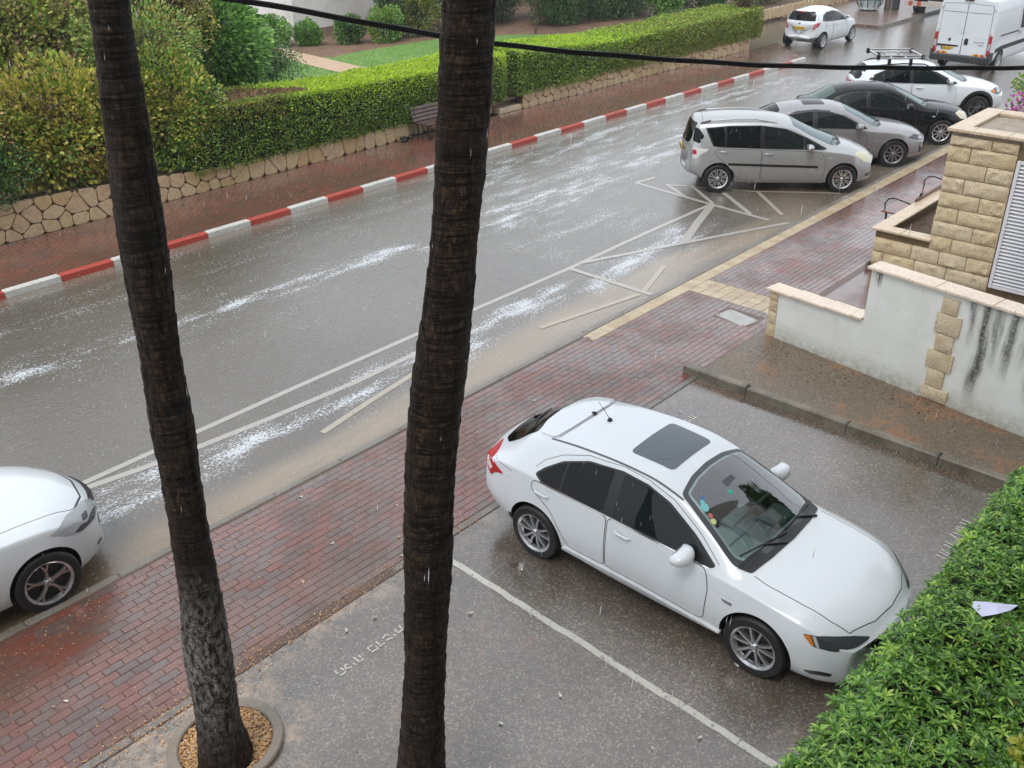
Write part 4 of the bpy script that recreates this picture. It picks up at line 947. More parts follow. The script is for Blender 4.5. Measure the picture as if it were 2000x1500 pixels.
    def handle(s, x, z, view='R', parent=None, mat=None, L=.19):
        l, n = s.ray(x, z, view); m = MB(); a, b = s.ray(x-L/2, z+.006, view), s.ray(x+L/2, z-.006, view)
        m.tube([a[0]+a[1]*.004, a[0].lerp(b[0], .15)+n*.03, a[0].lerp(b[0], .85)+n*.03, b[0]+b[1]*.004], [.010, .014, .014, .010], 8); o = m.build('door_handle', mat or s.paint, parent or s.t, 50)
        return o
    def doors(s, outlines, handles, **kw):
        for view in ('R', 'L'):
            for k, poly in enumerate(outlines):
                d = s.patch('door', poly, view, s.paint, .0022, r=.06, edge=.001, rings=(1, .97, .85, .6, .3))
                s.strip('door_seam', roundpoly(poly, .06), view, SEAM, .0075, .0032, d, closed=True)
                if k < len(handles): s.handle(*handles[k], view, d, kw.get('hmat'))
    def text(s, txt, center, xdir, ydir, size, mat, name='lettering', parent=None, shear=0):
        c = bpy.data.curves.new('t', 'FONT'); c.body = txt; c.size = size; c.align_x = 'CENTER'; c.align_y = 'CENTER'; c.extrude = .001; c.shear = shear
        o = bpy.data.objects.new('t', c); COL.objects.link(o); dg = bpy.context.evaluated_depsgraph_get(); me = bpy.data.meshes.new_from_object(o.evaluated_get(dg)); bpy.data.objects.remove(o)
        xd, yd = Vector(xdir).normalized(), Vector(ydir).normalized(); zd = xd.cross(yd); M = Matrix((xd, yd, zd)).transposed().to_4x4(); M.translation = center
        me.transform(M); me.materials.clear(); me.materials.append(mat); o = bpy.data.objects.new(name, me); return link(o, parent or s.t)
    def plate(s, x, z, txt, y=0, tilt=0, back=True):
        l, n = s.ray(y, z, 'B' if back else 'F'); sg = -1 if back else 1; c = l+Vector((sg*.012, 0, 0)); m = MB(); m.box((-.006, -.26, -.055), (.006, .26, .055), .003)
        o = m.build('number_plate', PLATE, s.t, loc=c); q = MB(); q.box((-.0075, -.26, -.054) if back else (.0062, .21, -.054), (-.0062, -.21, .054) if back else (.0075, .26, .054)); 
        q = MB(); q.box((sg*.0076 if back else .0062, .212 if back else -.258, -.053), (-.0062 if back else .0076, .258 if back else -.212, .053)); q.build('plate_band', PBLUE, o)
        s.text(txt, Vector((sg*.0085, -.02 if back else .02, 0)), (0, -1, 0) if back else (0, 1, 0), (0, 0, 1), .105, INK, 'plate_digits', o)
    def wiper(s, a, b, pivot, view='T', mat=None):
        A, B, C = s.ray(*a, view), s.ray(*b, view), s.ray(*pivot, view); m = MB(); n = A[1]
        m.tube([A[0]+A[1]*.022, A[0].lerp(B[0], .5)+n*.024, B[0]+B[1]*.022], .009, 6); m.tube([C[0]+C[1]*.012, A[0].lerp(B[0], .45)+n*.035], [.014, .008], 6); m.build('wiper', mat or TRIM, s.t, 50)
def mirror_sym(p): return p+[(x, -y) for x, y in p[::-1] if abs(y) > 1e-6]
# ---- white five-door hatchback, the main car
P = dict(x0=-.90, x1=3.56, hw=.88, wb=2.635, rt=.318, cowl=2.50, header=1.53, rroof=-.22, tail=-.78, roofw=.655, tailw=.80,
         zc=[(-.90, .985), (-.82, 1.045), (-.60, 1.18), (-.28, 1.365), (.05, 1.425), (.4, 1.467), (.9, 1.49), (1.25, 1.478), (1.53, 1.432), (2.05, 1.222), (2.5, 1.01), (2.62, .985), (3.0, .930), (3.25, .872), (3.45, .79), (3.56, .70)],
         zb=[(-.90, .91), (-.5, .99), (0, 1.0), (.6, .97), (1.4, .925), (2.1, .88), (2.5, .87), (2.95, .815), (3.25, .75), (3.56, .60)],
         drop=[.07, .09, .070, .048, .055, .060, .045, .05], shoulder=.10, rail=.20, ym=[.88*k for k in (.86, .925, .975, .995, .98, 1.0, .99, .935, .855, .77)], bow=[-.15, -.12, -.08, 0, .12, .20, .10, .10, .25], z0=[.36, .25, .19, .18, .17, .19], cavz=.66, cavity=mirror_sym([(1.63, .465), (2.24, .615), (2.34, .55), (2.37, .30), (2.38, 0)])+[(1.59, -.25), (1.58, 0), (1.59, .25)])
c = Car('white_hatchback', (7.056, 5.513, .02), -89.3, 'white hatchback with grey sunroof parked in the lot next to the hedge', 'car', WHITE, P, 'white cars')
def ringpatch(c, name, outer, inner, view, mat, off):
    B = roundpoly(outer, .04); n = len(B); I = roundpoly(inner, .04); V = []; F = []
    import bisect
    def resamp(P, m):
        L = [0]
        for a, b in zip(P, P[1:]+P[:1]): L.append(L[-1]+math.dist(a, b))
        out = []
        for k in range(m):
            t = L[-1]*k/m; i = min(bisect.bisect_right(L, t)-1, len(P)-1); f = (t-L[i])/max(1e-9, L[i+1]-L[i]); a, b = P[i], P[(i+1) % len(P)]; out.append((a[0]+(b[0]-a[0])*f, a[1]+(b[1]-a[1])*f))
        return out
    B, I = resamp(B, 120), resamp(I, 120)
    for f, h in ((0, -.01), (0, off), (.5, off), (1, off), (1, -.012)):
        for a, b in zip(B, I): l, nn = c.ray(a[0]+(b[0]-a[0])*f, a[1]+(b[1]-a[1])*f, view); V.append(l+nn*h)
    for k in range(4):
        for j in range(120): F.append((k*120+j, k*120+(j+1) % 120, (k+1)*120+(j+1) % 120, (k+1)*120+j))
    o = mk(name, V, F, mat, c.t, 50); return o
ringpatch(c, 'windscreen_frit', mirror_sym([(1.575, .535), (2.28, .705), (2.43, .64), (2.475, .38), (2.50, 0)])+[(1.52, -.28), (1.505, 0), (1.52, .28)], mirror_sym([(1.61, .49), (2.25, .645), (2.365, .575), (2.39, .30), (2.40, 0)])+[(1.57, -.25), (1.56, 0), (1.57, .25)], 'T', FRIT, .003)
INT = simple('cabin_trim', (.58, .62, .61), .6); DASH = simple('dashboard', (.30, .33, .33), .55); SEATM = simple('seat_cloth', (.52, .55, .55), .9)
m = MB(); m.box((2.00, -.58, .665), (2.33, .58, .86), .03, M=Matrix.Translation((0, 0, 0))); m.build('dashboard', DASH, c.t)
m = MB(); m.box((2.05, -.52, .862), (2.30, -.10, .885), .01); m.build('glove_box_top', INT, c.t); m = MB(); m.box((2.02, .20, .862), (2.26, .54, .93), .03); m.build('instrument_hood', DASH, c.t)
m = MB(); R0 = Matrix.Translation((1.93, .36, .93)) @ Matrix.Rotation(R_(-62), 4, 'Y'); m.tube([R0 @ Vector((.17*math.cos(a*.2618), .17*math.sin(a*.2618), 0)) for a in range(25)], .014, 8, caps=False); m.tube([R0 @ Vector((-.16, 0, 0)), R0 @ Vector((.16, 0, 0))], .016, 6); m.tube([R0 @ Vector((0, 0, 0)), R0 @ Vector((0, 0, -.12))], .03, 8); m.build('steering_wheel', simple('wheel_leather', (.24, .245, .25), .4), c.t, 50)
for y in (-.36, .36): m = MB(); m.box((1.665, y-.22, .665), (1.80, y+.22, .76), .03); m.build('seat', SEATM, c.t)
m = MB(); m.box((1.67, -.56, .662), (1.99, .56, .668)); m.build('cabin_floor', INT, c.t)
ws = c.patch('windscreen', mirror_sym([(1.61, .49), (2.25, .645), (2.365, .575), (2.39, .30), (2.40, 0)])+[(1.57, -.25), (1.56, 0), (1.57, .25)], 'T', GCLEAR, .0055, r=.04, edge=-.004)
for k, (x, y, r, mt) in enumerate(((1.735, -.415, .022, 'sb'), (1.755, -.45, .024, 'st'), (1.80, -.475, .042, 'st'), (1.88, -.50, .024, 'sr'), (1.93, -.525, .030, 'sy'), (1.86, -.12, .028, 'sg'))):
    col = dict(sb=(.03, .14, .42), st=(.16, .48, .50), sr=(.42, .13, .12), sy=(.50, .52, .22), sg=(.03, .36, .24))[mt]
    c.patch('sticker', [(x+r*math.cos(a*.785), y+r*math.sin(a*.785)) for a in range(8)], 'T', simple('sticker_'+mt, col, .3), .0065, ws, r=.005, rings=(1, .5))
c.patch('rear_view_mirror', [(1.745, -.09), (1.745, .07), (1.80, .085), (1.815, -.10)], 'T', simple('mirror_shell', (.05, .06, .075), .3), .007, ws, r=.02, rings=(1, .5))
c.patch('cowl', mirror_sym([(2.30, .70), (2.44, .655), (2.49, .38), (2.515, 0)])+[(2.375, -.40), (2.395, 0), (2.375, .40)], 'T', TRIM, .0085, r=.03, rings=(1, .9, .7))
c.wiper((2.27, -.60), (2.43, -.02), (2.49, -.12)); c.wiper((2.40, .02), (2.35, .58), (2.49, .50))
PF = [(-.05, 1.10), (.03, 1.19), (.22, 1.295), (.52, 1.390), (.95, 1.425), (1.25, 1.405), (1.55, 1.325), (1.88, 1.150), (2.16, .965)]
for sg in (-1, 1):
    v = 'R' if sg < 0 else 'L'
    c.patch('window_surround', [(-.03, 1.045), (.06, 1.13), (.25, 1.25), (.55, 1.350), (.95, 1.392), (1.25, 1.372), (1.52, 1.295), (1.85, 1.125), (2.14, .945), (2.10, .918), (1.3, .945), (.6, .97), (.08, .99)], v, TRIM, .004, r=.03)
    c.patch('window', [(.01, 1.05), (.09, 1.122), (.20, 1.203), (.31, 1.253), (.31, 1.00), (.10, 1.006)], v, GDARK, .006, r=.02)
    c.patch('window', [(.33, 1.262), (.55, 1.332), (.86, 1.370), (.86, .978), (.5, .988), (.33, .998)], v, GDARK, .006, r=.02)
    c.patch('window', [(.98, 1.374), (1.25, 1.352), (1.50, 1.28), (1.76, 1.152), (1.92, 1.04), (1.94, .945), (1.4, .957), (.98, .972)], v, GMID, .006, r=.025)
    c.strip('chrome_line', [(.06, .99), (.6, .966), (1.3, .939), (2.08, .913)], v, CHROME, .014, .005)
    lamp = c.patch('rear_light', [(-.80, 1.0), (-.72, .985), (-.60, .90), (-.47, .855), (-.60, .82), (-.68, .745), (-.76, .80), (-.82, .90)], v, REDL, .010, r=.02)
    c.patch('reverse_light', [(-.79, .92), (-.72, .90), (-.65, .85), (-.70, .80), (-.77, .84)], v, simple('lamp_white', (.70, .62, .62), .1), .012, lamp, r=.02)
    hl = c.patch('headlight', [(3.05, .728), (3.19, .738), (3.40, .708), (3.50, .668), (3.45, .628), (3.31, .613), (3.15, .638)], v, LAMPD, .006, r=.025)
    c.patch('indicator', [(3.06, .724), (3.115, .731), (3.17, .640), (3.145, .645)], v, AMBER, .0085, hl, r=.01)
    c.patch('lamp_lens', [(3.13, .730), (3.16, .730), (3.21, .638), (3.185, .638)], v, LAMPC, .0088, hl, r=.006)
    c.patch('fog_vent', [(3.10, .33), (3.24, .37), (3.34, .36), (3.32, .32), (3.16, .305)], v, TRIM, .004, r=.02)
    c.strip('roof_ditch', [(-.02, .535*sg), (.3, .545*sg), (.8, .553*sg), (1.3, .556*sg), (1.62, .565*sg)], 'T', simple('ditch_grey', (.10, .105, .11), .5), .022, .002)
    c.strip('panel_gap', [(2.47, .66*sg), (2.60, .67*sg), (2.95, .655*sg), (3.2, .62*sg), (3.36, .56*sg)], 'T', SEAM, .008, .0008)
    c.strip('crease_shade_line', [(.05, .835), (.85, .805), (1.6, .775), (2.4, .735)], v, simple('crease_shade', (.56, .58, .60), .35), .010, .0015)  # slightly darker strip paints the shade along the side crease
    c.patch('side_skirt', [(.38, .33), (.45, .355), (2.20, .315), (2.29, .30), (2.24, .17), (.42, .18)], v, WHITE, .034, r=.02)
    c.patch('mud_flap', [(-.40, .40), (-.345, .40), (-.325, .20), (-.40, .20)], v, TRIM, .012, r=.01)
    c.patch('badge', [(2.26, .70), (2.38, .70), (2.38, .67), (2.30, .675)], v, simple('badge_grey', (.25, .26, .28), .2, .6), .003, r=.008, rings=(1, .5))
    c.strip('door_frame_gap', PF, v, SEAM, .006, .0008)
    c.strip('panel_gap', [(-.35, .945), (-.50, .96), (-.66, .965)], v, SEAM, .006, .0008)
c.doors([[(-.03, .985), (.915, .948), (.925, .36), (.47, .365), (.40, .46), (.22, .72), (-.06, .88)], [(.935, .948), (2.06, .905), (2.12, .72), (2.10, .37), (2.04, .335), (.94, .36)]], [(.10, .87), (1.13, .835)])
c.patch('sunroof', [(.86, .37), (1.36, .355), (1.36, -.355), (.86, -.37)], 'T', SUNG, .004, r=.06)
c.patch('rear_window', mirror_sym([(-.27, .475), (-.45, .53), (-.64, .53), (-.75, .43), (-.785, 0)])+[(-.29, -.2), (-.30, 0), (-.29, .2)], 'T', GDARK, .006, r=.03)
sp_ = mirror_sym([(-.22, .49), (.02, .525), (.085, .30), (.10, 0)])+[(-.28, -.30), (-.30, 0), (-.28, .30)]
c.patch('roof_spoiler', sp_, 'T', WHITE, .020, r=.06); c.strip('panel_gap', [(.05, .50), (.10, .28), (.115, 0), (.10, -.28), (.05, -.50)], 'T', SEAM, .008, .0010)
c.strip('panel_gap', [(3.36, .56), (3.47, .28), (3.50, 0), (3.47, -.28), (3.36, -.56)], 'T', SEAM, .009, .0009)
c.wiper((-.50, -.24), (-.60, .16), (-.70, -.02))
l, n = c.ray(.33, 0, 'T'); m = MB(); m.lathe([(.001, .03), (.02, .028), (.03, .0), (.03, -.01)], 12, M=Matrix.Translation(l)); m.tube([l+Vector((0, 0, .02)), l+Vector((-.17, .02, .16))], [.004, .0025], 6); m.build('antenna', TRIM, c.t, 50)
l, n = c.ray(.09, .04, 'T'); m = MB(); m.lathe([(.001, .03), (.025, .02), (.035, 0.0)], 10, M=Matrix.Translation(l+Vector((0, 0, .005)))); m.build('washer_nozzle', TRIM, c.t, 50)
c.mirror(1.86, .97, sc=1.12); c.wheels(5, .222, 'pair'); c.plate(0, .62, '62-843-31')
c.patch('grille', [(-.30, .55), (.30, .55), (.26, .30), (-.26, .30)], 'F', TRIM, .006, r=.06)
# ---- silver people carrier
P = dict(x0=-.74, x1=3.56, hw=.895, wb=2.78, rt=.318, cowl=2.72, header=1.55, rroof=-.52, tail=-.70, roofw=.70, tailw=.80, zm=.66,
         zc=[(-.74, 1.08), (-.70, 1.22), (-.64, 1.42), (-.52, 1.575), (-.2, 1.61), (.5, 1.635), (1.1, 1.615), (1.55, 1.54), (2.1, 1.30), (2.72, 1.07), (2.9, 1.02), (3.2, .92), (3.45, .80), (3.56, .70)],
         zb=[(-.74, .98), (-.4, 1.02), (.5, .985), (1.5, .95), (2.4, .93), (2.8, .90), (3.2, .80), (3.56, .60)], drop=[.08, .11, .10, .09, .07, .06, .05, .05])
c = Car('silver_people_carrier', (19.55, 11.63, 0), -51, 'silver people carrier with roof rails and black side moulding at the end of the row', 'car', SILVER, P)
def glazing(c, surround, panes, shield, gmats, rearw=None, rmat=None, smat=None):
    for v in ('R', 'L'):
        c.patch('window_surround', surround, v, TRIM, .004, r=.03)
        for p, g in zip(panes, gmats): c.patch('window', p, v, g, .0065, r=.02)
    c.patch('windscreen', shield, 'T', smat or GSHIELD, .005, r=.04)
    if rearw: c.patch('rear_window', rearw[0], rearw[1], rmat or GDARK, .006, r=.05)
glazing(c, [(-.34, 1.42), (.2, 1.47), (.9, 1.475), (1.45, 1.40), (1.95, 1.20), (2.38, .985), (2.3, .965), (1.2, .985), (0, 1.03), (-.16, 1.045)],
        [[(-.30, 1.405), (.10, 1.44), (.10, 1.045), (-.13, 1.055)], [(.13, 1.445), (.88, 1.455), (.88, 1.01), (.13, 1.04)], [(.98, 1.45), (1.42, 1.385), (1.83, 1.225), (1.85, .995), (.98, 1.005)], [(1.90, 1.185), (2.28, .995), (1.90, .99)]],
        mirror_sym([(1.62, .52), (2.52, .68), (2.66, .50), (2.70, 0)]), [GDARK, GDARK, GMID, GMID], ([(-.50, 1.06), (.50, 1.06), (.56, 1.2), (.50, 1.50), (-.50, 1.50), (-.56, 1.2)], 'B'))
for sg, v in ((-1, 'R'), (1, 'L')):
    c.patch('rear_quarter_glass', [(-.60, 1.14), (-.56, 1.42), (-.47, 1.40), (-.36, 1.25), (-.46, 1.09)], v, GDARK, .006, r=.03)
    c.patch('rear_light', [(-.62, 1.0), (-.24, .985), (-.28, .93), (-.42, .86), (-.50, .76), (-.60, .76)], v, simple('lamp_pale', (.62, .60, .60), .1), .010, r=.03)
    c.patch('brake_light', [(-.61, .96), (-.52, .95), (-.50, .86), (-.60, .84)], v, REDL, .0125, r=.03)
    c.patch('headlight', [(2.98, .86), (3.12, .885), (3.40, .80), (3.50, .70), (3.40, .64), (3.25, .66)], v, CREAML, .006, r=.04)
    c.strip('side_moulding', [(.20, .66), (1.2, .625), (2.20, .60)], v, TRIM, .05, .012)
    c.patch('side_skirt', [(.40, .28), (2.35, .245), (2.38, .20), (.40, .21)], v, SILVER, .012, r=.02)
    l0 = [c.ray(x, sg*.575, 'T') for x in (-.42, -.2, .3, .8, 1.25)]; m = MB(); m.tube([l0[0][0]]+[l+Vector((0, 0, .045)) for l, n in l0[1:-1]]+[l0[-1][0]], .017, 8); m.build('roof_rail', SILVER, c.t, 50)
    m = MB(); m.tube([l0[0][0]+Vector((-.02, 0, .01)), l0[1][0]+Vector((-.02, 0, .045))], .02, 8); m.build('rail_foot', TRIM, c.t, 50)
    c.strip('panel_gap', [(2.55, .68*sg), (2.9, .66*sg), (3.25, .56*sg)], 'T', SEAM, .008, .0008)
    c.patch('indicator', [(2.42, .80), (2.50, .80), (2.50, .775), (2.42, .775)], v, LAMPC, .006, r=.01, rings=(1, .5))
    c.patch('fog_vent', [(3.30, .36), (3.48, .42), (3.52, .36), (3.40, .32)], v, TRIM, .004, r=.02)
c.doors([[(-.06, 1.00), (.93, .97), (.93, .28), (.44, .29), (.30, .52), (.05, .75), (-.12, .88)], [(.945, .97), (2.26, .92), (2.36, .70), (2.34, .34), (2.25, .26), (.955, .275)]], [(.10, .93), (1.10, .88)])
c.patch('cowl', mirror_sym([(2.60, .64), (2.74, .45), (2.77, 0)])[::1]+[(2.70, -.1), (2.70, .1)], 'T', TRIM, .007, r=.03, rings=(1, .9, .8)); c.wiper((2.50, -.58), (2.66, -.05), (2.72, -.2)); c.wiper((2.66, .05), (2.56, .55), (2.72, .45))
c.strip('panel_gap', [(-.40, .58), (-.36, 0), (-.40, -.58)], 'T', SEAM, .008, .0008); c.plate(0, .86, '41-660-73'); c.mirror(1.95, 1.00, None); c.wheels(8, .215, 'cap')
l, n = c.ray(-.22, 0.25, 'T'); m = MB(); m.tube([l, l+Vector((-.05, 0, .14))], [.006, .003], 6); m.build('antenna', TRIM, c.t, 50)
# ---- silver-grey saloon
P = dict(x0=-.92, x1=3.56, hw=.89, wb=2.70, rt=.325, cowl=2.42, header=1.42, rroof=-.05, tail=-.62, roofw=.66, tailw=.80,
         zc=[(-.92, .98), (-.80, 1.055), (-.62, 1.085), (-.35, 1.24), (-.05, 1.36), (.4, 1.43), (.8, 1.44), (1.2, 1.425), (1.42, 1.39), (1.9, 1.205), (2.42, .985), (2.6, .955), (3.0, .89), (3.3, .81), (3.5, .70), (3.56, .64)],
         zb=[(-.92, .90), (-.5, .98), (.2, .965), (1.0, .93), (2.0, .88), (2.5, .85), (3.0, .78), (3.56, .56)], drop=[.05, .06, .10, .085, .07, .06, .05, .05])
c = Car('silver_saloon', (22.33, 11.55, 0), -51, 'silver grey saloon with a sunroof parked beside the people carrier', 'car', GREY, P)
glazing(c, [(-.32, 1.02), (-.05, 1.19), (.3, 1.295), (.75, 1.325), (1.1, 1.30), (1.45, 1.205), (2.02, .93), (1.95, .91), (.6, .955), (-.2, .985)],
        [[(-.25, 1.03), (-.02, 1.18), (-.02, .995)], [(.0, 1.19), (.30, 1.275), (.68, 1.305), (.68, .965), (.0, .99)], [(.80, 1.30), (1.08, 1.28), (1.40, 1.19), (1.80, 1.00), (1.82, .93), (.80, .96)]],
        mirror_sym([(1.50, .47), (2.22, .66), (2.36, .50), (2.40, 0)]), [GDARK, GDARK, GMID], (mirror_sym([(-.08, .46), (-.50, .56), (-.60, .40), (-.62, 0)]), 'T'))
for sg, v in ((-1, 'R'), (1, 'L')):
    c.patch('headlight', [(2.98, .72), (3.20, .76), (3.48, .67), (3.52, .60), (3.40, .60), (3.15, .66)], v, LAMPD, .006, r=.03); c.patch('lamp_lens', [(3.30, .70), (3.46, .66), (3.46, .62), (3.32, .63)], v, LAMPC, .0085, r=.02)
    c.patch('rear_light', [(-.98, .92), (-.62, .93), (-.70, .84), (-.96, .80)], v, REDL, .008, r=.03); c.patch('fog_vent', [(3.34, .50), (3.50, .42), (3.50, .30), (3.38, .30)], v, TRIM, .005, r=.03)
    c.patch('wind_deflector', [(-.02, 1.195), (.30, 1.30), (.75, 1.335), (1.1, 1.312), (1.10, 1.275), (.75, 1.295), (.3, 1.26)], v, simple('deflector_smoke', (.04, .04, .045), .15), .016, r=.01)
    c.strip('panel_gap', [(2.40, .64*sg), (2.8, .64*sg), (3.2, .56*sg)], 'T', SEAM, .008, .0008); c.strip('side_moulding', [(1.2, .46), (2.1, .44)], v, TRIM, .03, .008)
c.doors([[(-.10, .97), (.74, .945), (.76, .28), (.44, .285), (.32, .48), (.08, .72)], [(.765, .945), (1.93, .895), (2.02, .68), (2.0, .32), (1.95, .255), (.775, .275)]], [(.10, .85), (.98, .82)], hmat=CHROME)
c.patch('sunroof', [(.50, .33), (1.02, .32), (1.02, -.32), (.50, -.33)], 'T', GDARK, .004, r=.05); c.patch('cowl', mirror_sym([(2.26, .64), (2.40, .48), (2.44, 0)])+[(2.385, -.1), (2.385, .1)], 'T', TRIM, .007, r=.03, rings=(1, .9, .8))
c.wiper((2.20, -.56), (2.36, -.05), (2.41, -.2)); c.mirror(1.76, .955); c.wheels(10, .225, 'twin', rim=simple('alloy_mid', (.30, .30, .31), .3, .8)); c.plate(0, .66, '304-71-901')
# ---- black saloon
P = dict(P); P.update(x0=-.90, x1=3.52, hw=.88, zc=[(-.90, 1.00), (-.80, 1.06), (-.60, 1.09), (-.30, 1.25), (.0, 1.385), (.4, 1.455), (.8, 1.47), (1.2, 1.455), (1.42, 1.42), (1.9, 1.225), (2.42, 1.0), (2.6, .97), (3.0, .91), (3.3, .83), (3.46, .74), (3.52, .66)])
c = Car('black_saloon', (25.14, 11.48, 0), -51, 'black saloon with green tinted rear window between silver and white cars', 'car', BLACK, P)
glazing(c, [(-.34, 1.03), (-.05, 1.21), (.3, 1.315), (.75, 1.345), (1.1, 1.32), (1.45, 1.225), (2.02, .94), (1.95, .92), (.6, .965), (-.2, .995)],
        [[(-.25, 1.04), (-.02, 1.195), (-.02, 1.0)], [(.0, 1.205), (.30, 1.295), (.68, 1.325), (.68, .975), (.0, 1.0)], [(.80, 1.32), (1.08, 1.30), (1.40, 1.21), (1.80, 1.01), (1.82, .94), (.80, .97)]],
        mirror_sym([(1.50, .47), (2.22, .66), (2.36, .50), (2.40, 0)]), [GMID, GMID, GMID], (mirror_sym([(-.06, .46), (-.48, .56), (-.58, .40), (-.60, 0)]), 'T'), GGREEN)
for sg, v in ((-1, 'R'), (1, 'L')):
    c.patch('headlight', [(3.02, .80), (3.20, .82), (3.44, .73), (3.48, .64), (3.36, .61), (3.18, .66)], v, CREAML, .006, r=.04); c.patch('rear_light', [(-.96, .94), (-.60, .95), (-.66, .85), (-.94, .80)], v, REDL, .008, r=.03)
    c.patch('indicator', [(2.40, .76), (2.48, .76), (2.48, .73), (2.40, .73)], v, LAMPC, .006, r=.01, rings=(1, .5)); c.patch('fog_light', [(3.32, .40), (3.44, .40), (3.44, .32), (3.34, .31)], v, LAMPC, .006, r=.03)
c.doors([[(-.10, .97), (.74, .945), (.76, .28), (.44, .285), (.32, .48), (.08, .72)], [(.765, .945), (1.93, .895), (2.02, .68), (2.0, .32), (1.95, .255), (.775, .275)]], [(.10, .85), (.98, .82)])
c.patch('cowl', mirror_sym([(2.26, .64), (2.40, .48), (2.44, 0)])+[(2.385, -.1), (2.385, .1)], 'T', TRIM, .007, r=.03, rings=(1, .9, .8)); c.wiper((2.20, -.56), (2.36, -.05), (2.41, -.2)); c.mirror(1.76, .965); c.wheels(10, .222, 'star'); c.plate(0, .66, '77-214-60')
# ---- white crossover with roof tray
P = dict(x0=-.80, x1=3.54, hw=.90, wb=2.665, rt=.345, ra=.405, cowl=2.42, header=1.42, rroof=-.42, tail=-.72, roofw=.68, tailw=.76, zm=.68, z0=[.44, .32, .25, .25, .25, .28],
         zc=[(-.80, 1.09), (-.72, 1.20), (-.62, 1.34), (-.42, 1.48), (0, 1.53), (.6, 1.56), (1.1, 1.54), (1.42, 1.49), (1.9, 1.30), (2.42, 1.09), (2.6, 1.06), (3.0, .99), (3.3, .90), (3.48, .80), (3.54, .72)],
         zb=[(-.80, 1.0), (-.4, 1.08), (.2, 1.055), (1.0, 1.02), (2.0, .97), (2.5, .94), (3.0, .87), (3.54, .64)], drop=[.07, .10, .10, .09, .075, .06, .05, .05])
c = Car('white_crossover', (28.51, 11.74, 0), -51, 'white crossover with an aluminium roof tray at the far end of the row', 'car', WHITE, P)
glazing(c, [(-.46, 1.14), (-.30, 1.27), (.0, 1.38), (.5, 1.43), (1.0, 1.42), (1.45, 1.32), (2.05, 1.03), (1.95, 1.0), (.6, 1.045), (-.30, 1.085)],
        [[(-.40, 1.15), (-.25, 1.27), (-.06, 1.345), (-.06, 1.09), (-.28, 1.10)], [(-.03, 1.355), (.4, 1.408), (.68, 1.415), (.68, 1.06), (-.03, 1.085)], [(.80, 1.41), (1.05, 1.395), (1.40, 1.305), (1.80, 1.11), (1.82, 1.02), (.80, 1.05)]],
        mirror_sym([(1.50, .50), (2.22, .68), (2.36, .50), (2.40, 0)]), [GDARK, GDARK, GMID], (mirror_sym([(-.44, .48), (-.66, .54), (-.74, .40), (-.76, 0)]), 'T'))
for sg, v in ((-1, 'R'), (1, 'L')):
    c.patch('headlight', [(2.98, .83), (3.20, .87), (3.46, .80), (3.44, .73), (3.24, .70), (3.08, .76)], v, LAMPD, .006, r=.03); c.patch('indicator', [(3.0, .83), (3.12, .85), (3.16, .74), (3.09, .76)], v, AMBER, .0085, r=.015); c.patch('lamp_lens', [(3.20, .84), (3.36, .81), (3.34, .74), (3.22, .74)], v, LAMPC, .009, r=.02)
    c.patch('rear_light', [(-.84, 1.02), (-.52, 1.0), (-.58, .86), (-.82, .84)], v, REDL, .008, r=.03)
    for xw in (0, 2.665):
        arc = [(xw+.44*math.cos(R_(a)), .36+.44*math.sin(R_(a))) for a in range(0, 181, 10)]; c.strip('arch_cladding', arc, v, TRIM, .085, .014)
    c.strip('sill_cladding', [(.38, .36), (2.28, .36)], v, TRIM, .14, .012)
    l0 = [c.ray(x, sg*.55, 'T')[0] for x in (-.35, -.1, .5, 1.1, 1.3)]; m = MB(); m.tube([l0[0]]+[l+Vector((0, 0, .06)) for l in l0[1:-1]]+[l0[-1]], .018, 8); m.build('roof_rail', TRIM, c.t, 50)
c.doors([[(-.10, 1.06), (.74, 1.03), (.76, .42), (.48, .425), (.34, .60), (.08, .80)], [(.765, 1.03), (1.93, .985), (2.02, .78), (2.0, .46), (1.95, .41), (.775, .42)]], [(.10, .95), (.98, .92)])
c.patch('cowl', mirror_sym([(2.26, .66), (2.40, .48), (2.44, 0)])+[(2.385, -.1), (2.385, .1)], 'T', TRIM, .007, r=.03, rings=(1, .9, .8)); c.mirror(1.76, 1.06); c.wheels(5, .225, 'y', rim=simple('alloy_gunmetal', (.16, .16, .17), .3, .7)); c.plate(0, .80, '150-22-801')
tr = empty('roof_tray', (0, 0, 0), parent=None, label='polished aluminium roof tray on top of the white crossover', cat='roof rack'); tr.location = c.t.location; tr.rotation_euler = c.t.rotation_euler
ALU = simple('polished_aluminium', (.70, .71, .72), .18, 1.0); zt_ = 1.66
for y in (-.56, .56):
    for dz in (0, .075):
        m = MB(); m.box((-.22, y-.022, zt_+dz), (1.02, y+.022, zt_+dz+.04), .006); m.build('side_rail', ALU, tr)
    for x in (-.24, 1.0):
        m = MB(); m.box((x-.02, y-.04, zt_-.015), (x+.06, y+.04, zt_+.13), .012); m.build('corner_block', TRIM, tr)
    for x in (.1, .7):
        l, n = c.ray(x, y*.98, 'T'); m = MB(); m.box((x-.04, y-.03, l.z-.02), (x+.04, y+.03, zt_+.005), .008); m.build('foot', TRIM, tr)
for x in (-.2, .2, .6, 1.0):
    m = MB(); m.box((x-.022, -.535, zt_+.06 if x in (-.2, 1.0) else zt_), (x+.022, .535, zt_+.10 if x in (-.2, 1.0) else zt_+.03), .006); m.build('cross_bar', ALU, tr)
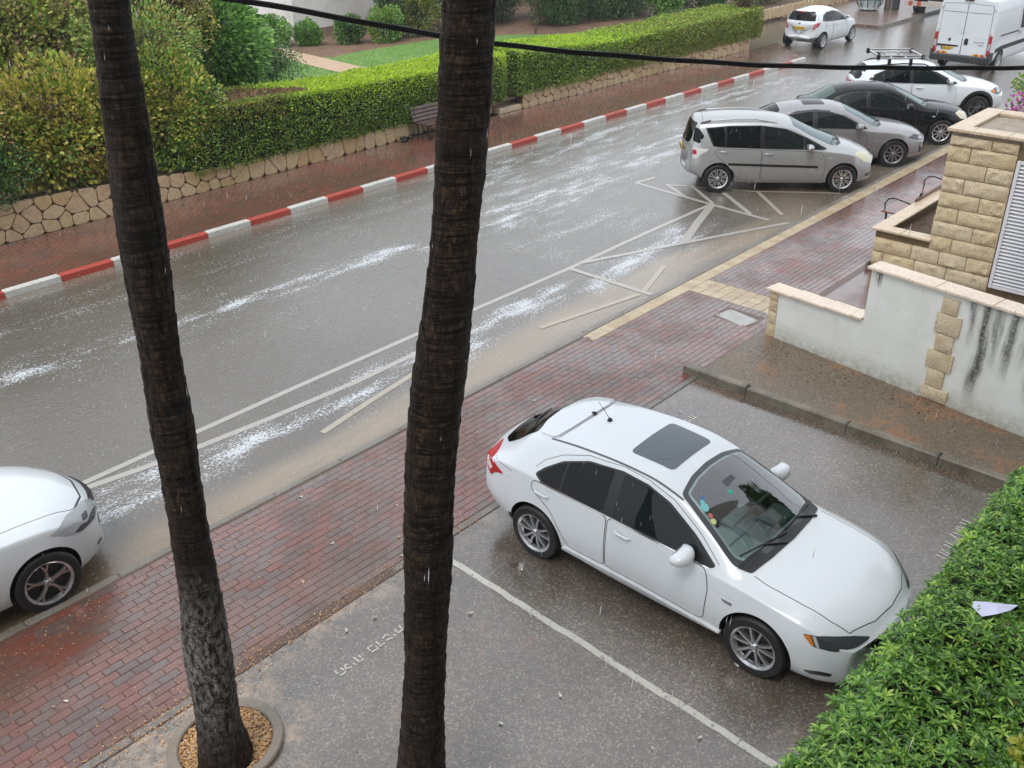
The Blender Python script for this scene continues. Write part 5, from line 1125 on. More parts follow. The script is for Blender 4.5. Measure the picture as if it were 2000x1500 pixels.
# ---- white small hatchback, far side
P = dict(x0=-.56, x1=3.20, hw=.85, wb=2.51, rt=.30, cowl=2.36, header=1.40, rroof=-.36, tail=-.50, roofw=.68, tailw=.80, zm=.62,
         zc=[(-.56, 1.02), (-.52, 1.14), (-.46, 1.30), (-.36, 1.43), (0, 1.48), (.6, 1.505), (1.0, 1.49), (1.40, 1.42), (1.9, 1.22), (2.36, 1.04), (2.6, .98), (2.9, .89), (3.1, .79), (3.2, .68)],
         zb=[(-.56, .95), (-.2, 1.03), (.5, .99), (1.3, .95), (2.2, .91), (2.6, .87), (2.9, .78), (3.2, .58)], drop=[.07, .10, .10, .085, .07, .06, .05, .05])
c = Car('small_white_hatchback', (38.17, 18.98, 0), -1, 'small white hatchback parked in the bay beyond the painted kerb', 'car', WHITE, P, 'white cars')
glazing(c, [(-.10, 1.06), (.02, 1.25), (.35, 1.34), (.9, 1.36), (1.4, 1.26), (2.05, .965), (1.95, .945), (.8, .985), (.05, 1.03)],
        [[(.0, 1.07), (.10, 1.24), (.38, 1.32), (.66, 1.335), (.66, 1.01), (.1, 1.04)], [(.76, 1.338), (1.0, 1.32), (1.38, 1.235), (1.85, 1.02), (1.85, .965), (.76, 1.0)]],
        mirror_sym([(1.48, .48), (2.18, .65), (2.30, .48), (2.34, 0)]), [GDARK, GMID], ([(-.60, 1.07), (.60, 1.07), (.56, 1.30), (.46, 1.40), (-.46, 1.40), (-.56, 1.30)], 'B'))
for sg, v, b in ((-1, 'R', 'BR'), (1, 'L', 'BL')):
    pl = [(.48*-sg*-1, 0)]
    c.patch('rear_light', [(sg*.735, .99), (sg*.60, .97), (sg*.55, .83), (sg*.50, .75), (sg*.64, .77), (sg*.71, .88)], 'B', REDL, .010, r=.03); c.patch('reverse_light', [(sg*.66, .90), (sg*.61, .90), (sg*.59, .80), (sg*.64, .81)], 'B', LAMPC, .0125, r=.015)
    c.patch('rear_light_side', [(-.46, .99), (-.24, 1.02), (-.33, .90), (-.46, .84)], v, REDL, .009, r=.03)
    c.patch('headlight', [(2.62, .84), (2.80, .86), (3.10, .72), (3.0, .66), (2.8, .70)], v, LAMPC, .006, r=.03); c.patch('reflector', [(sg*.70, .45), (sg*.48, .43), (sg*.48, .40), (sg*.70, .415)], 'B', TRIM, .006, r=.012)
c.doors([[(.10, 1.0), (.70, .98), (.72, .28), (.40, .285), (.30, .47), (.12, .70)], [(.725, .98), (1.88, .925), (1.96, .72), (1.94, .34), (1.88, .26), (.735, .275)]], [(.20, .90), (.92, .87)])
c.plate(0, .80, '33-007-67'); c.mirror(1.72, 1.0, sc=.95); c.wheels(6, .21, 'cap'); c.strip('panel_gap', [(-.66, .70), (.66, .70)], 'B', SEAM, .008, .001)
l, n = c.ray(-.42, 0, 'T'); m = MB(); m.box((-.02, -.14, 0), (.03, .14, .03), .006); m.build('brake_lamp', REDL, c.t, loc=l+Vector((-.03, 0, -.01))); c.patch('badge', [(-.05, .94), (.05, .94), (.05, .99), (-.05, .99)], 'B', CHROME, .006, r=.02, rings=(1, .5)); c.text('yaris', c.ray(-.42, .79, 'B')[0]+Vector((-.006, 0, 0)), (0, -1, 0), (0, 0, 1), .06, simple('badge_letters', (.2, .2, .21), .3, .5), 'badge_lettering')
a, b = c.ray(.05, 1.10, 'B'), c.ray(-.02, 1.32, 'B'); m = MB(); m.tube([a[0]+Vector((-.02, 0, 0)), b[0]+Vector((-.025, 0, 0))], [.012, .008], 6); m.build('wiper', TRIM, c.t, 50)
# ---- white car entering on the left
P = dict(x0=-.80, x1=3.42, hw=.90, wb=2.60, rt=.335, cowl=2.36, header=1.35, rroof=-.42, tail=-.70, roofw=.67, tailw=.75, zm=.66,
         zc=[(-.80, 1.05), (-.70, 1.18), (-.60, 1.33), (-.42, 1.46), (0, 1.51), (.6, 1.53), (1.0, 1.515), (1.35, 1.45), (1.85, 1.25), (2.36, 1.06), (2.55, 1.035), (2.9, .985), (3.15, .91), (3.33, .81), (3.42, .72)],
         zb=[(-.80, .98), (-.4, 1.04), (.2, 1.02), (1.0, .99), (2.0, .95), (2.5, .93), (2.95, .87), (3.2, .78), (3.42, .62)], drop=[.07, .10, .10, .09, .075, .06, .05, .05])
c = Car('white_hatchback', (2.36-2.60, 8.78+.81, 0), -1.5, 'white car cut off by the left edge, standing in muddy gutter water', 'car', WHITE, P, 'white cars')
glazing(c, [(-.40, 1.10), (-.2, 1.26), (.25, 1.36), (.75, 1.385), (1.05, 1.36), (1.40, 1.27), (2.0, .99), (1.9, .965), (.5, 1.01), (-.30, 1.045)],
        [[(-.32, 1.10), (-.15, 1.25), (.25, 1.345), (.66, 1.37), (.66, 1.02), (-.25, 1.05)], [(.78, 1.37), (1.05, 1.345), (1.38, 1.255), (1.78, 1.06), (1.80, .985), (.78, 1.01)]], mirror_sym([(1.44, .50), (2.16, .68), (2.30, .50), (2.34, 0)]), [GDARK, GMID], (mirror_sym([(-.42, .48), (-.62, .54), (-.72, .40), (-.74, 0)]), 'T'))
for sg, v in ((-1, 'R'), (1, 'L')):
    c.patch('headlight', [(2.72, .845), (2.98, .865), (3.24, .80), (3.40, .69), (3.30, .63), (3.06, .66), (2.90, .73)], v, LAMPC, .007, r=.04); c.patch('lamp_bezel', [(2.98, .70), (3.08, .72), (3.16, .69), (3.26, .70), (3.36, .67), (3.28, .635), (3.07, .66)], v, LAMPD, .0095, r=.02); c.patch('lamp_chrome', [(3.13, .77), (3.22, .75), (3.20, .71), (3.12, .73)], v, LAMPD, .0098, r=.015)
    c.strip('fog_vent', [(3.24, .36), (3.33, .40), (3.36, .47)], v, LAMPC, .03, .006); c.strip('fog_trim', [(3.22, .345), (3.345, .385), (3.375, .48)], v, TRIM, .014, .010); c.strip('panel_gap', [(2.34, .68*sg), (2.75, .66*sg), (3.05, .60*sg), (3.15, .54*sg)], 'T', SEAM, .008, .0008)
    c.patch('rear_light', [(-.84, 1.0), (-.50, .98), (-.56, .86), (-.82, .84)], v, REDL, .008, r=.03)
c.patch('grille', [(-.42, .74), (.42, .74), (.46, .62), (.38, .34), (-.38, .34), (-.46, .62)], 'F', TRIM, .006, r=.06); c.strip('hood_gap', [(3.12, .56), (3.26, .36), (3.32, 0), (3.26, -.36), (3.12, -.56)], 'T', TRIM, .022, .002)
c.doors([[(-.06, 1.02), (.72, 1.0), (.74, .29), (.46, .295), (.34, .52), (.1, .78)], [(.745, 1.0), (1.88, .96), (1.97, .74), (1.95, .34), (1.9, .27), (.755, .285)]], [(.08, .92), (.95, .89)])
c.mirror(1.72, 1.03); c.wheels(5, .240, 'y', rim=simple('alloy_bright', (.48, .48, .49), .25, .85))
# ---- white panel van
P = dict(x0=-.98, x1=4.85, hw=1.025, wb=4.035, rt=.345, ra=.40, cowl=4.42, header=3.35, rroof=-.85, tail=-.96, roofw=.865, tailw=.90, zm=.9, beltw=.985, shoulder=.4, rail=.22, capz=1.2, capb=.02,
         zc=[(-.98, 2.44), (-.85, 2.50), (0, 2.52), (2.0, 2.52), (3.0, 2.46), (3.35, 2.38), (3.9, 1.95), (4.42, 1.45), (4.7, 1.25), (4.85, 1.05)],
         zb=[(-.98, 1.60), (0, 1.60), (3, 1.5), (4.2, 1.25), (4.85, .95)], ym=[1.025*k for k in (.975, .99, 1, 1, 1, 1, 1, .93, .85, .78)], z0=[.34, .32, .28, .28, .28, .30],
         bow=[-.03, -.02, -.02, 0, .10, .2, .2, .2, .3], drop=[.10, .10, .10, .10, .08, .07, .06, .06])
c = Car('white_van', (37.52, 12.20, 0), -1.7, 'tall white panel van seen from behind with yellow number plate', 'van', WHITE, P)
BP = simple('grey_bumper_plastic', (.028, .029, .032), .6)
m = MB(); m.box((-1.10, -1.0, .34), (-.93, 1.0, .56), .03); m.build('bumper', BP, c.t)
for sg in (-1, 1):
    m = MB(); m.box((-1.06, sg*.995-.035, .36), (-.70, sg*.995+.035, .72), .02); m.build('bumper_corner', BP, c.t)
    v = 'R' if sg < 0 else 'L'
    c.strip('rub_strip', [(-.55, .74), (.0, .80), (2.6, .80)], v, BP, .14, .015); c.patch('window', [(1.55, 1.95), (2.75, 1.95), (2.75, 1.28), (1.55, 1.28)], v, GMID, .006, r=.06); c.patch('window', [(3.05, 1.9), (3.5, 1.9), (4.05, 1.45), (4.1, 1.25), (3.05, 1.22)], v, GMID, .006, r=.06)
    c.strip('door_rail', [(-.3, 1.22), (1.45, 1.22)], v, SEAM, .05, .003); c.strip('panel_gap', [(1.42, 2.3), (1.42, .5)], v, SEAM, .012, .001); c.strip('panel_gap', [(2.9, 2.3), (2.9, .5)], v, SEAM, .012, .001); c.strip('crease_shade_line', [(-.85, 2.02), (1.4, 2.02)], v, simple('crease_shade', (.6, .62, .64), .35), .03, .003)  # last strip: shade of the side crease put in as a darker colour
    c.handle(1.55, 1.15, v, mat=TRIM, L=.2); c.handle(3.1, 1.1, v, mat=TRIM)
    lamp = c.patch('rear_light', [(sg*.985, 1.28), (sg*.885, 1.28), (sg*.885, .60), (sg*.985, .60)], 'B', REDL, .022, r=.03); c.patch('lamp_lens', [(sg*.975, 1.02), (sg*.895, 1.02), (sg*.895, .80), (sg*.975, .80)], 'B', LAMPC, .026, lamp, r=.02)
    d = c.patch('rear_door', [(sg*.006, 2.28), (sg*.84, 2.24), (sg*.865, 1.6), (sg*.865, .58), (sg*.006, .58)], 'B', WHITE, .008, r=.05, rings=(1, .97, .8, .5, .25)); c.strip('door_seam', roundpoly([(sg*.006, 2.28), (sg*.84, 2.24), (sg*.865, 1.6), (sg*.865, .58), (sg*.006, .58)], .05), 'B', SEAM, .012, .0085, d, closed=True)
    c.strip('panel_crease_line', [(sg*.04, 1.98), (sg*.82, 1.98)], 'B', SEAM, .016, .0088, d); c.strip('panel_crease_line', [(sg*.04, 1.16), (sg*.84, 1.16)], 'B', simple('crease_shade', (.6, .62, .64), .35), .02, .0088, d)  # lower strip's darker tone paints the shade of a pressed crease
    for k in range(4):
        m = MB(); m.box((-.003, -.047, -.035), (.003, .047, .035), .001); l, n = c.ray(sg*(.47+.10*k), .615, 'B'); m.build('chevron_tile', PLATE if k % 2 == 0 else simple('chevron_red', (.5, .05, .03), .4), c.t, loc=l+Vector((-.018, 0, 0)))
    for z in (.75, 1.35, 2.1):
        l, n = c.ray(sg*.90, z, 'B'); m = MB(); m.box((-.02, -.03, -.04), (.012, .03, .04), .006); m.build('hinge', WHITE, c.t, loc=l)
m = MB(); m.box((-.04, -.06, -.11), (.02, .06, .11), .03); m.build('door_handle', TRIM, c.t, loc=c.ray(-.14, 1.03, 'B')[0])
m = MB(); m.lathe([(.001, -.02), (.05, -.015), (.055, .01)], 20, M=Matrix.Rotation(R_(90), 4, 'Y')); m.build('emblem', simple('emblem_grey', (.05, .055, .07), .3), c.t, loc=c.ray(.45, 1.06, 'B')[0]+Vector((-.008, 0, 0)))
m = MB(); m.box((-.03, -.40, -.03), (.02, .40, .03), .01); m.build('plate_light_bar', TRIM, c.t, loc=c.ray(.46, .86, 'B')[0]); c.plate(0, .765, '58-262-11', y=.44)
m = MB(); m.box((-.05, -.15, -.03), (.05, .15, .035), .02); m.build('brake_lamp', simple('lamp_smoke', (.10, .02, .03), .2), c.t, loc=c.ray(0, 2.37, 'B')[0]+Vector((.0, 0, .01)))
c.text('DUCATO', c.ray(-.56, 1.03, 'B')[0]+Vector((-.012, 0, 0)), (0, -1, 0), (0, 0, 1), .085, simple('badge_letters', (.2, .2, .21), .3, .5), 'badge_lettering', shear=.3); c.text('multijet', c.ray(-.62, .95, 'B')[0]+Vector((-.012, 0, 0)), (0, -1, 0), (0, 0, 1), .06, simple('badge_letters', (.2, .2, .21), .3, .5), 'badge_lettering', shear=.3)
m = MB(); m.box((0, -.05, -.05), (.10, .06, .07), .02); m.build('marker_lamp', AMBER, c.t, loc=(-.80, .93, 2.44)); c.patch('windscreen', mirror_sym([(3.45, .78), (4.2, .86), (4.38, .6), (4.40, 0)]), 'T', GSHIELD, .006, r=.05); c.wheels(6, .21, 'cap'); c.mirror(3.75, 1.45, TRIM, sc=1.5)
HAZE = .0007
# ------------------------------------------------------------------ foliage
def m_leaf(name, stops, rough=.35, trans=.12, spec=.5):
    N = NT(name); g = N.geo(); r = g.outputs['Random Per Island']
    N.set(color=N.ramp(r, stops), rough=rough, spec=spec)
    d = N.n('ShaderNodeBsdfTranslucent'); N.l(N.ramp(r, [(p, tuple(min(1, x*1.5) for x in c)) for p, c in stops]), d.inputs[0])
    mxs = N.n('ShaderNodeMixShader'); mxs.inputs[0].default_value = trans; out = N.t.nodes['Material Output']
    N.l(N.b.outputs[0], mxs.inputs[1]); N.l(d.outputs[0], mxs.inputs[2]); N.l(mxs.outputs[0], out.inputs[0]); return N.m
def unit(v): return v/np.maximum(np.linalg.norm(v, axis=-1, keepdims=True), 1e-9)
def leaf_cloud(pts, nrm, size, width, spread=.9, seed=1, droop=0.0):
    """folded diamond leaves at pts, leaning out along nrm"""
    r = np.random.default_rng(seed); n = len(pts); d = unit(nrm+spread*r.normal(size=(n, 3))+np.array((0, 0, -droop)))
    s = unit(np.cross(d, r.normal(size=(n, 3)))); u = np.cross(s, d); L = (size*r.uniform(.65, 1.3, n))[:, None]; W = L*width
    b = pts; tip = pts+d*L; mid = pts+d*L*.5
    V = np.stack([b, mid+s*W-u*W*.25, tip-u*L*.12, mid-s*W-u*W*.25], 1).reshape(-1, 3)
    k = np.arange(n)*4; F = np.concatenate([np.stack([k, k+1, k+2], 1), np.stack([k, k+2, k+3], 1)], 1).reshape(-1, 3); return V, F
def rosettes(cs, nrm, seed, nl=11, L=.082, wd=.0102):
    """whorls of curved, channelled leaves (three strips across, four rows along)"""
    r = np.random.default_rng(seed); n = len(cs); rs_ = r.uniform(.75, 1.25, n)*(.8+.4*fbm(cs[:, 0]*1.7, cs[:, 1]*1.7, 2, 2)); t1 = unit(np.cross(nrm, r.normal(size=(n, 3)))); t2 = np.cross(nrm, t1); Vs = []; Fs = []; off = 0
    for q in range(nl):
        a = 2.4*q+r.uniform(-.3, .3, n); el = np.radians(np.interp(q/(nl-1), [0, 1], [6, 68])+r.uniform(-12, 12, n)); l = L*np.interp(q/(nl-1), [0, 1], [1.05, .6])*r.uniform(.75, 1.25, n)*rs_
        rad = (np.cos(a)[:, None]*t1+np.sin(a)[:, None]*t2); side = np.cross(nrm, rad); rows = []
        for f, wf in ((0.04, .35), (.35, .9), (.72, 1.0), (1.0, .12)):
            e = el-.55*(f-.3)*.8
            c = cs+rad*(np.cos(e)*l*f)[:, None]+nrm*(np.sin(e)*l*f)[:, None]; upv = unit(nrm*np.cos(e)[:, None]-rad*np.sin(e)[:, None]); w_ = wd*wf*(l/L)[:, None]
            rows += [c+side*w_+upv*w_*.35, c, c-side*w_+upv*w_*.35]
        V = np.stack(rows, 1).reshape(-1, 3); k = off+np.arange(n)*12; fs = []
        for i in range(3):
            for j in range(2): fs.append(np.stack([k+i*3+j, k+i*3+j+1, k+i*3+j+4, k+i*3+j+3], 1))
        Vs.append(V); Fs.append(np.stack(fs, 1).reshape(-1, 4)); off += n*12
    return np.concatenate(Vs), np.concatenate(Fs)
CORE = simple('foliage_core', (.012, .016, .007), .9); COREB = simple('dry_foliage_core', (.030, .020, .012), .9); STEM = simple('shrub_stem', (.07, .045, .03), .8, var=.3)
def lump(name, c, r, mat, parent, seed, amp=.18, nu=28, nv=18, fr=1.3):
    A = np.linspace(0, 2*np.pi, nu, endpoint=False); B = np.linspace(-np.pi/2, np.pi/2, nv); AA, BB = np.meshgrid(A, B); d = np.stack([np.cos(BB)*np.cos(AA), np.cos(BB)*np.sin(AA), np.sin(BB)], -1)
    k = 1+amp*2*(fbm(d[..., 0]*fr+seed, d[..., 1]*fr+seed*2, d[..., 2]*fr, 3)-.5); V = (np.array(c)+d*np.array(r)*k[..., None]).reshape(-1, 3)
    i = np.arange(nu*nv).reshape(nv, nu); j = np.roll(i, -1, 1); F = np.stack([i[:-1].ravel(), j[:-1].ravel(), j[1:].ravel(), i[1:].ravel()], 1); return npobj(name, V, F, mat, parent, smooth=True)
def bush_pts(c, r, n, seed, amp=.3, fr=1.6, inner=.5, zmin=None):
    g = np.random.default_rng(seed); d = unit(g.normal(size=(n, 3))); k = 1+amp*2*(fbm(d[:, 0]*fr+seed, d[:, 1]*fr+seed*2, d[:, 2]*fr, 3)-.5)
    p = np.array(c)+d*np.array(r)*(k*(1-inner*g.random(n)**1.5))[:, None]
    if zmin is not None: m = p[:, 2] > zmin; p, d = p[m], d[m]
    return p, d
def bush(name, c, r, n, size, width, mats, label, seed, cat='bush', group=None, core=CORE, split=None, droop=0, spread=1.25, base=.5, amp=.42, lobes=1, trunk=True):
    t = empty(name, (c[0], c[1], base), 0, label, cat, group); g = random.Random(seed); cl = np.array((0, 0, c[2]-base))
    Vs, Fs, Is, off = [], [], [], 0
    for q in range(lobes):
        if q == 0: cc, rr = cl, np.array(r)
        else:
            a = q*2.4; cc = cl+np.array((math.cos(a)*r[0]*.6, math.sin(a)*r[1]*.6, r[2]*g.uniform(-.35, .55))); rr = np.array(r)*g.uniform(.38, .55)
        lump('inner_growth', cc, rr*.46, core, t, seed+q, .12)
        p, d = bush_pts(cc, rr, max(60, int(n*(1.0 if lobes == 1 else (1.0 if q == 0 else .36)))), seed+q*7, amp, zmin=-.4)
        V, F = leaf_cloud(p, d, size, width, spread, seed+q, droop)
        if split: I = np.repeat(split(p, d, np.random.default_rng(seed+q)), 2)
        else: I = np.zeros(len(F), int)
        Vs.append(V); Fs.append(F+off); Is.append(I); off += len(V)
    o = npobj('crown' if trunk else 'foliage', np.concatenate(Vs), np.concatenate(Fs), mats, t, np.concatenate(Is)); o['kind'] = 'stuff'
    if core is COREB:
        m = MB()
        for k in range(46):
            a = g.uniform(0, 6.28); rr0 = g.uniform(.2, .8); b0 = Vector((math.cos(a)*r[0]*rr0*.5, math.sin(a)*r[1]*rr0*.5, cl[2]*.3)); e = Vector((math.cos(a)*r[0]*rr0*1.25, math.sin(a)*r[1]*rr0*1.25-.1, cl[2]+r[2]*g.uniform(-.6, 1.1)))
            m.tube([b0, b0.lerp(e, .55)+Vector((g.uniform(-.15, .15), g.uniform(-.15, .15), .1)), e], [.014, .009, .003], 5)
        o2 = m.build('twigs', simple('dry_twig', (.13, .07, .035), .8), t); o2['kind'] = 'stuff'
    if trunk:
        m = MB(); m.tube([(0, 0, -.1), (.03, .02, (c[2]-base)*.5), (.0, .04, c[2]-base)], [.06, .05, .03], 8)
        for k in range(4): a = k*1.6; m.tube([(0, 0, .1), (math.cos(a)*r[0]*.3, math.sin(a)*r[1]*.3, (c[2]-base)*.6), (math.cos(a)*r[0]*.6, math.sin(a)*r[1]*.6, (c[2]-base)*1.1)], [.035, .025, .01], 6)
        m.build('trunk', STEM, t, 50)
    return t
# --- garden ground beyond the wall
def m_lawn():
    N = NT('lawn_grass'); p = N.pos(); a = N.noise(p, .6, 4); b = N.noise(p, 30, 4, .7); c_ = N.ramp(b, [(.3, (.09, .19, .035)), (.7, (.20, .37, .085))]); c_ = N.mix(N.ramp(a, [(.4, 0), (.7, .4)]), c_, (.24, .36, .11))
    N.set(color=c_, rough=.6); N.bump(b, .8, .04); return N.m
SOIL = m_conc('garden_soil', (.20, .12, .075), .7, (.07, .045, .03), .6, 1.5)
struct(mk('garden_bed', [(-8, 20.1, .46), (36.3, 20.1, .46), (36.3, 23.75, .46), (80, 23.75, .46), (80, 90, .46), (-8, 90, .46)], [(0, 1, 2, 3, 4, 5)], SOIL))
lawn = struct(mk('lawn', [(14.5, 21.6, .475), (34, 21.6, .475), (32.6, 26.5, .475), (30.9, 28.6, .475), (28.7, 30.3, .475), (24.4, 30.5, .475), (22.9, 30.3, .475), (21.6, 32.0, .475), (16, 31, .475)], [(0, 1, 2, 3, 4, 5, 6, 7, 8)], m_lawn()))
g = np.random.default_rng(3); n = 60000; gp = np.stack([g.uniform(15, 34, n), g.uniform(21.6, 31.2, n), np.full(n, .47)], 1)
inl = (gp[:, 1] < np.interp(gp[:, 0], [15, 21.4, 22.8, 24.4, 28.7, 30.9, 32.6, 34], [31, 31.8, 30.2, 30.4, 30.2, 28.5, 26.4, 21.6])) & (np.abs(gp[:, 0]-np.interp(gp[:, 1], [20, 27.8, 35], [21.65, 21.68, 22.55])) > .60); gp = gp[inl]
V, F = leaf_cloud(gp, np.tile((0, 0, 1.), (len(gp), 1)), .07, .10, .35, 4)
o = npobj('grass_blades', V, F, m_leaf('grass_blade', [(0, (.12, .25, .05)), (.6, (.22, .40, .09)), (1, (.36, .50, .16))], .45)); tag(o, 'short green lawn grass behind the clipped hedge', 'grass', kind='stuff')
pth = empty('garden_path', (0, 0, 0), kind='structure'); PAV = m_conc('path_paving', (.60, .42, .29), .35, (.46, .32, .22), .5, 2)
for k in range(18):
    v0_, v1_ = 21.05+k*.8, 21.05+(k+1)*.8-.012; c0, c1 = [float(np.interp(x, [20, 27.8, 35], [21.65, 21.68, 22.55])) for x in (v0_, v1_)]
    mk('path_slab', [(c0-.58, v0_, .492), (c0+.58, v0_, .492), (c1+.58, v1_, .492), (c1-.58, v1_, .492)], [(0, 1, 2, 3)], PAV, pth)
# --- clipped hedges across the street
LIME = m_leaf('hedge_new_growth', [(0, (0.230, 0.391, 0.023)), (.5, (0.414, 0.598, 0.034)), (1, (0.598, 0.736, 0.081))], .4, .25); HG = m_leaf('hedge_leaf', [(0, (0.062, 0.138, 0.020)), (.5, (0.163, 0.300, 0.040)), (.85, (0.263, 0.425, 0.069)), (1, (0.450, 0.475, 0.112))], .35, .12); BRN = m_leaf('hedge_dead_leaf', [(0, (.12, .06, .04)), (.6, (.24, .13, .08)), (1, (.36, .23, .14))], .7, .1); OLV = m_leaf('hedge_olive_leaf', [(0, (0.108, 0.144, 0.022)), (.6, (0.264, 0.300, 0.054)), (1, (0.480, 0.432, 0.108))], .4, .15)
def hedge(name, u0, u1, v0, v1, ztf, zb, label, seed, split, n_m2=1350, size=.058):
    t = empty(name, ((u0+u1)/2, v0, zb), 0, label, 'hedge', 'clipped hedges across the street'); ox, oy = (u0+u1)/2, v0; g = np.random.default_rng(seed); L = u1-u0; D = v1-v0; H = 1.35
    nx, ns = int(L/.12), 26; us = np.linspace(u0, u1, nx); V = []; prof = [(0, 0), (-.06, .4), (-.04, .75), (.02, .95), (.15, 1.0)]
    for u in us:
        zt = ztf(u)
        for s in range(ns):
            f = s/(ns-1)
            if f < .4: q = f/.4; y, z = -.02-.05*math.sin(q*3.14), zb+(zt-zb-.04)*q
            elif f < .85: q = (f-.4)/.45; y, z = .04+(D-.08)*q, zt
            else: q = (f-.85)/.15; y, z = D, zt-(zt-zb)*q
            k = .10*(fbm(u*1.6+seed, f*5, 1, 3)-.5)*2; V.append((u-ox, max(y, .0)*(1-.2*(f > .85))+(k*.6 if f < .4 else 0)+.15*(f < .42), z+(k*.5 if f > .4 else 0)-.15*(f > .36)-zb))
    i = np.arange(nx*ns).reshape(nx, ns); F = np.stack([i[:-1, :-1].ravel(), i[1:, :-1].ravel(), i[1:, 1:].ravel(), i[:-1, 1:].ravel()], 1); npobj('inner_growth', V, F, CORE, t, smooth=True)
    P, Nn = [], []
    n = int(L*H*n_m2*1.1); u = g.uniform(u0, u1, n); q = g.random(n); zt = np.array([ztf(a) for a in u]); z = zb+(zt-zb)*q; y = v0-.05*np.sin(q*3.14)+.20*(fbm(u*1.6+seed, q*2, 1, 3)-.5)+g.uniform(-.02, .09, n)
    P.append(np.stack([u, y, z], 1)); Nn.append(np.tile((0, -1., .35), (n, 1)))
    n = int(L*D*n_m2*1.3); u = g.uniform(u0, u1, n); y = g.uniform(v0, v1, n); zt = np.array([ztf(a) for a in u]); P.append(np.stack([u, y, zt+.14*(fbm(u*1.3, y*1.3, seed, 3)-.5)-g.uniform(0, .08, n)], 1)); Nn.append(np.tile((0, 0, 1.), (n, 1)))
    for ue, sx in ((u0, -1.), (u1, 1.)):
        n = int(D*H*n_m2); y = g.uniform(v0, v1, n); z = zb+(ztf(ue)-zb)*g.random(n); P.append(np.stack([ue+g.uniform(-.08, .04, n)*sx, y, z], 1)); Nn.append(np.tile((sx, 0, .3), (n, 1)))
    P, Nn = np.concatenate(P), np.concatenate(Nn); V, F = leaf_cloud(P-np.array((ox, oy, zb)), Nn, size, .30, .65, seed); I = np.repeat(split(P, g), 2)
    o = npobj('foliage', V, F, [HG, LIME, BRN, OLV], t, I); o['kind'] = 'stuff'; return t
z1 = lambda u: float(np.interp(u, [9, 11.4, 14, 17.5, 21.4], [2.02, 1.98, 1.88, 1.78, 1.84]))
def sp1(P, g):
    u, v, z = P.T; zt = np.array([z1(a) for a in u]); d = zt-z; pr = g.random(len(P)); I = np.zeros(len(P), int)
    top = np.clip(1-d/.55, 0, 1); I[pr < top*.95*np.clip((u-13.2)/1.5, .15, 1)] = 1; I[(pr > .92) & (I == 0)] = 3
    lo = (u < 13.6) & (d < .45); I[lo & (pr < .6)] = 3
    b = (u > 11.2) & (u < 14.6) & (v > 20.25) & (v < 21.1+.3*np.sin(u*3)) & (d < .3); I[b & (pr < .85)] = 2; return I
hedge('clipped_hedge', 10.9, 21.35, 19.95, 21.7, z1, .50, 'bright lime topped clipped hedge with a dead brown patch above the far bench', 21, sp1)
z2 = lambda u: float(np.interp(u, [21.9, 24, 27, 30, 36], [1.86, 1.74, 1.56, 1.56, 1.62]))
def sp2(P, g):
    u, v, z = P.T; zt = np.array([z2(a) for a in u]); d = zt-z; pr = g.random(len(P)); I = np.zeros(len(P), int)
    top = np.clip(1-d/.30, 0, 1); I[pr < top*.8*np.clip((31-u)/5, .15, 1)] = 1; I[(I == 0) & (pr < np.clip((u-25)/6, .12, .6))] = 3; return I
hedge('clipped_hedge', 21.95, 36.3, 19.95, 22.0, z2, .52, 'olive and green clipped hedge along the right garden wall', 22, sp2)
# --- unkempt bushes on the left
YEL = m_leaf('yellowing_leaf', [(0, (0.112, 0.138, 0.025)), (.4, (0.325, 0.338, 0.050)), (.75, (0.575, 0.525, 0.088)), (1, (0.650, 0.475, 0.188))], .4, .2); DRY = m_leaf('dry_leaf', [(0, (0.062, 0.035, 0.022)), (.5, (0.163, 0.094, 0.056)), (.9, (0.312, 0.188, 0.106)), (1, (0.450, 0.300, 0.163))], .7, .15); DG = m_leaf('dark_glossy_leaf', [(0, (0.033, 0.078, 0.023)), (.6, (0.078, 0.169, 0.046)), (1, (0.156, 0.286, 0.085))], .28, .1); MG = m_leaf('mid_green_leaf', [(0, (0.058, 0.143, 0.033)), (.5, (0.143, 0.312, 0.065)), (.9, (0.286, 0.520, 0.104)), (1, (0.442, 0.676, 0.182))], .35, .2); BLU = m_leaf('grey_green_leaf', [(0, (0.058, 0.098, 0.052)), (.6, (0.130, 0.208, 0.111)), (1, (0.247, 0.338, 0.195))], .4, .12)
def spmix(w):
    w = np.array(w, float)/sum(w)
    def f(p, d, g):
        s = fbm(p[:, 0]*1.8, p[:, 1]*1.8, p[:, 2]*1.8+3, 3); q = np.clip(g.random(len(p))*.55+(s-.28)*.85, 0, .999); return np.searchsorted(np.cumsum(w), q).clip(0, len(w)-1)
    return f
G3 = 'unkempt bushes above the stone wall'
bush('ragged_bush', (8.6, 20.85, 1.95), (2.1, .95, 1.25), 11000, .105, .36, [DRY, YEL, HG], 'ragged yellowing bush over the left wall behind the left palm', 41, group=G3, core=COREB, split=spmix([.20, .46, .34]), lobes=7, droop=.25, trunk=False)
bush('ragged_bush', (10.9, 20.7, 1.75), (1.25, .85, 1.35), 7000, .09, .34, [YEL, HG, DRY], 'yellow green bush with brown twigs right of the left palm', 42, group=G3, core=COREB, split=spmix([.40, .44, .16]), lobes=6, droop=.2, trunk=False)
bush('ragged_bush', (11.0, 21.7, 3.1), (1.4, 1.1, 1.0), 6500, .09, .24, [MG, OLV, DRY], 'taller grass green bush top behind the yellow green bush', 43, group=G3, split=spmix([.4, .4, .2]), lobes=3, trunk=False)
bush('dark_shrub', (6.3, 20.35, 1.55), (1.25, .75, .95), 8000, .05, .55, [DG, MG], 'dark green small leaved shrub at the left edge above the wall', 44, group=G3, split=spmix([.7, .3]), lobes=3, trunk=False)
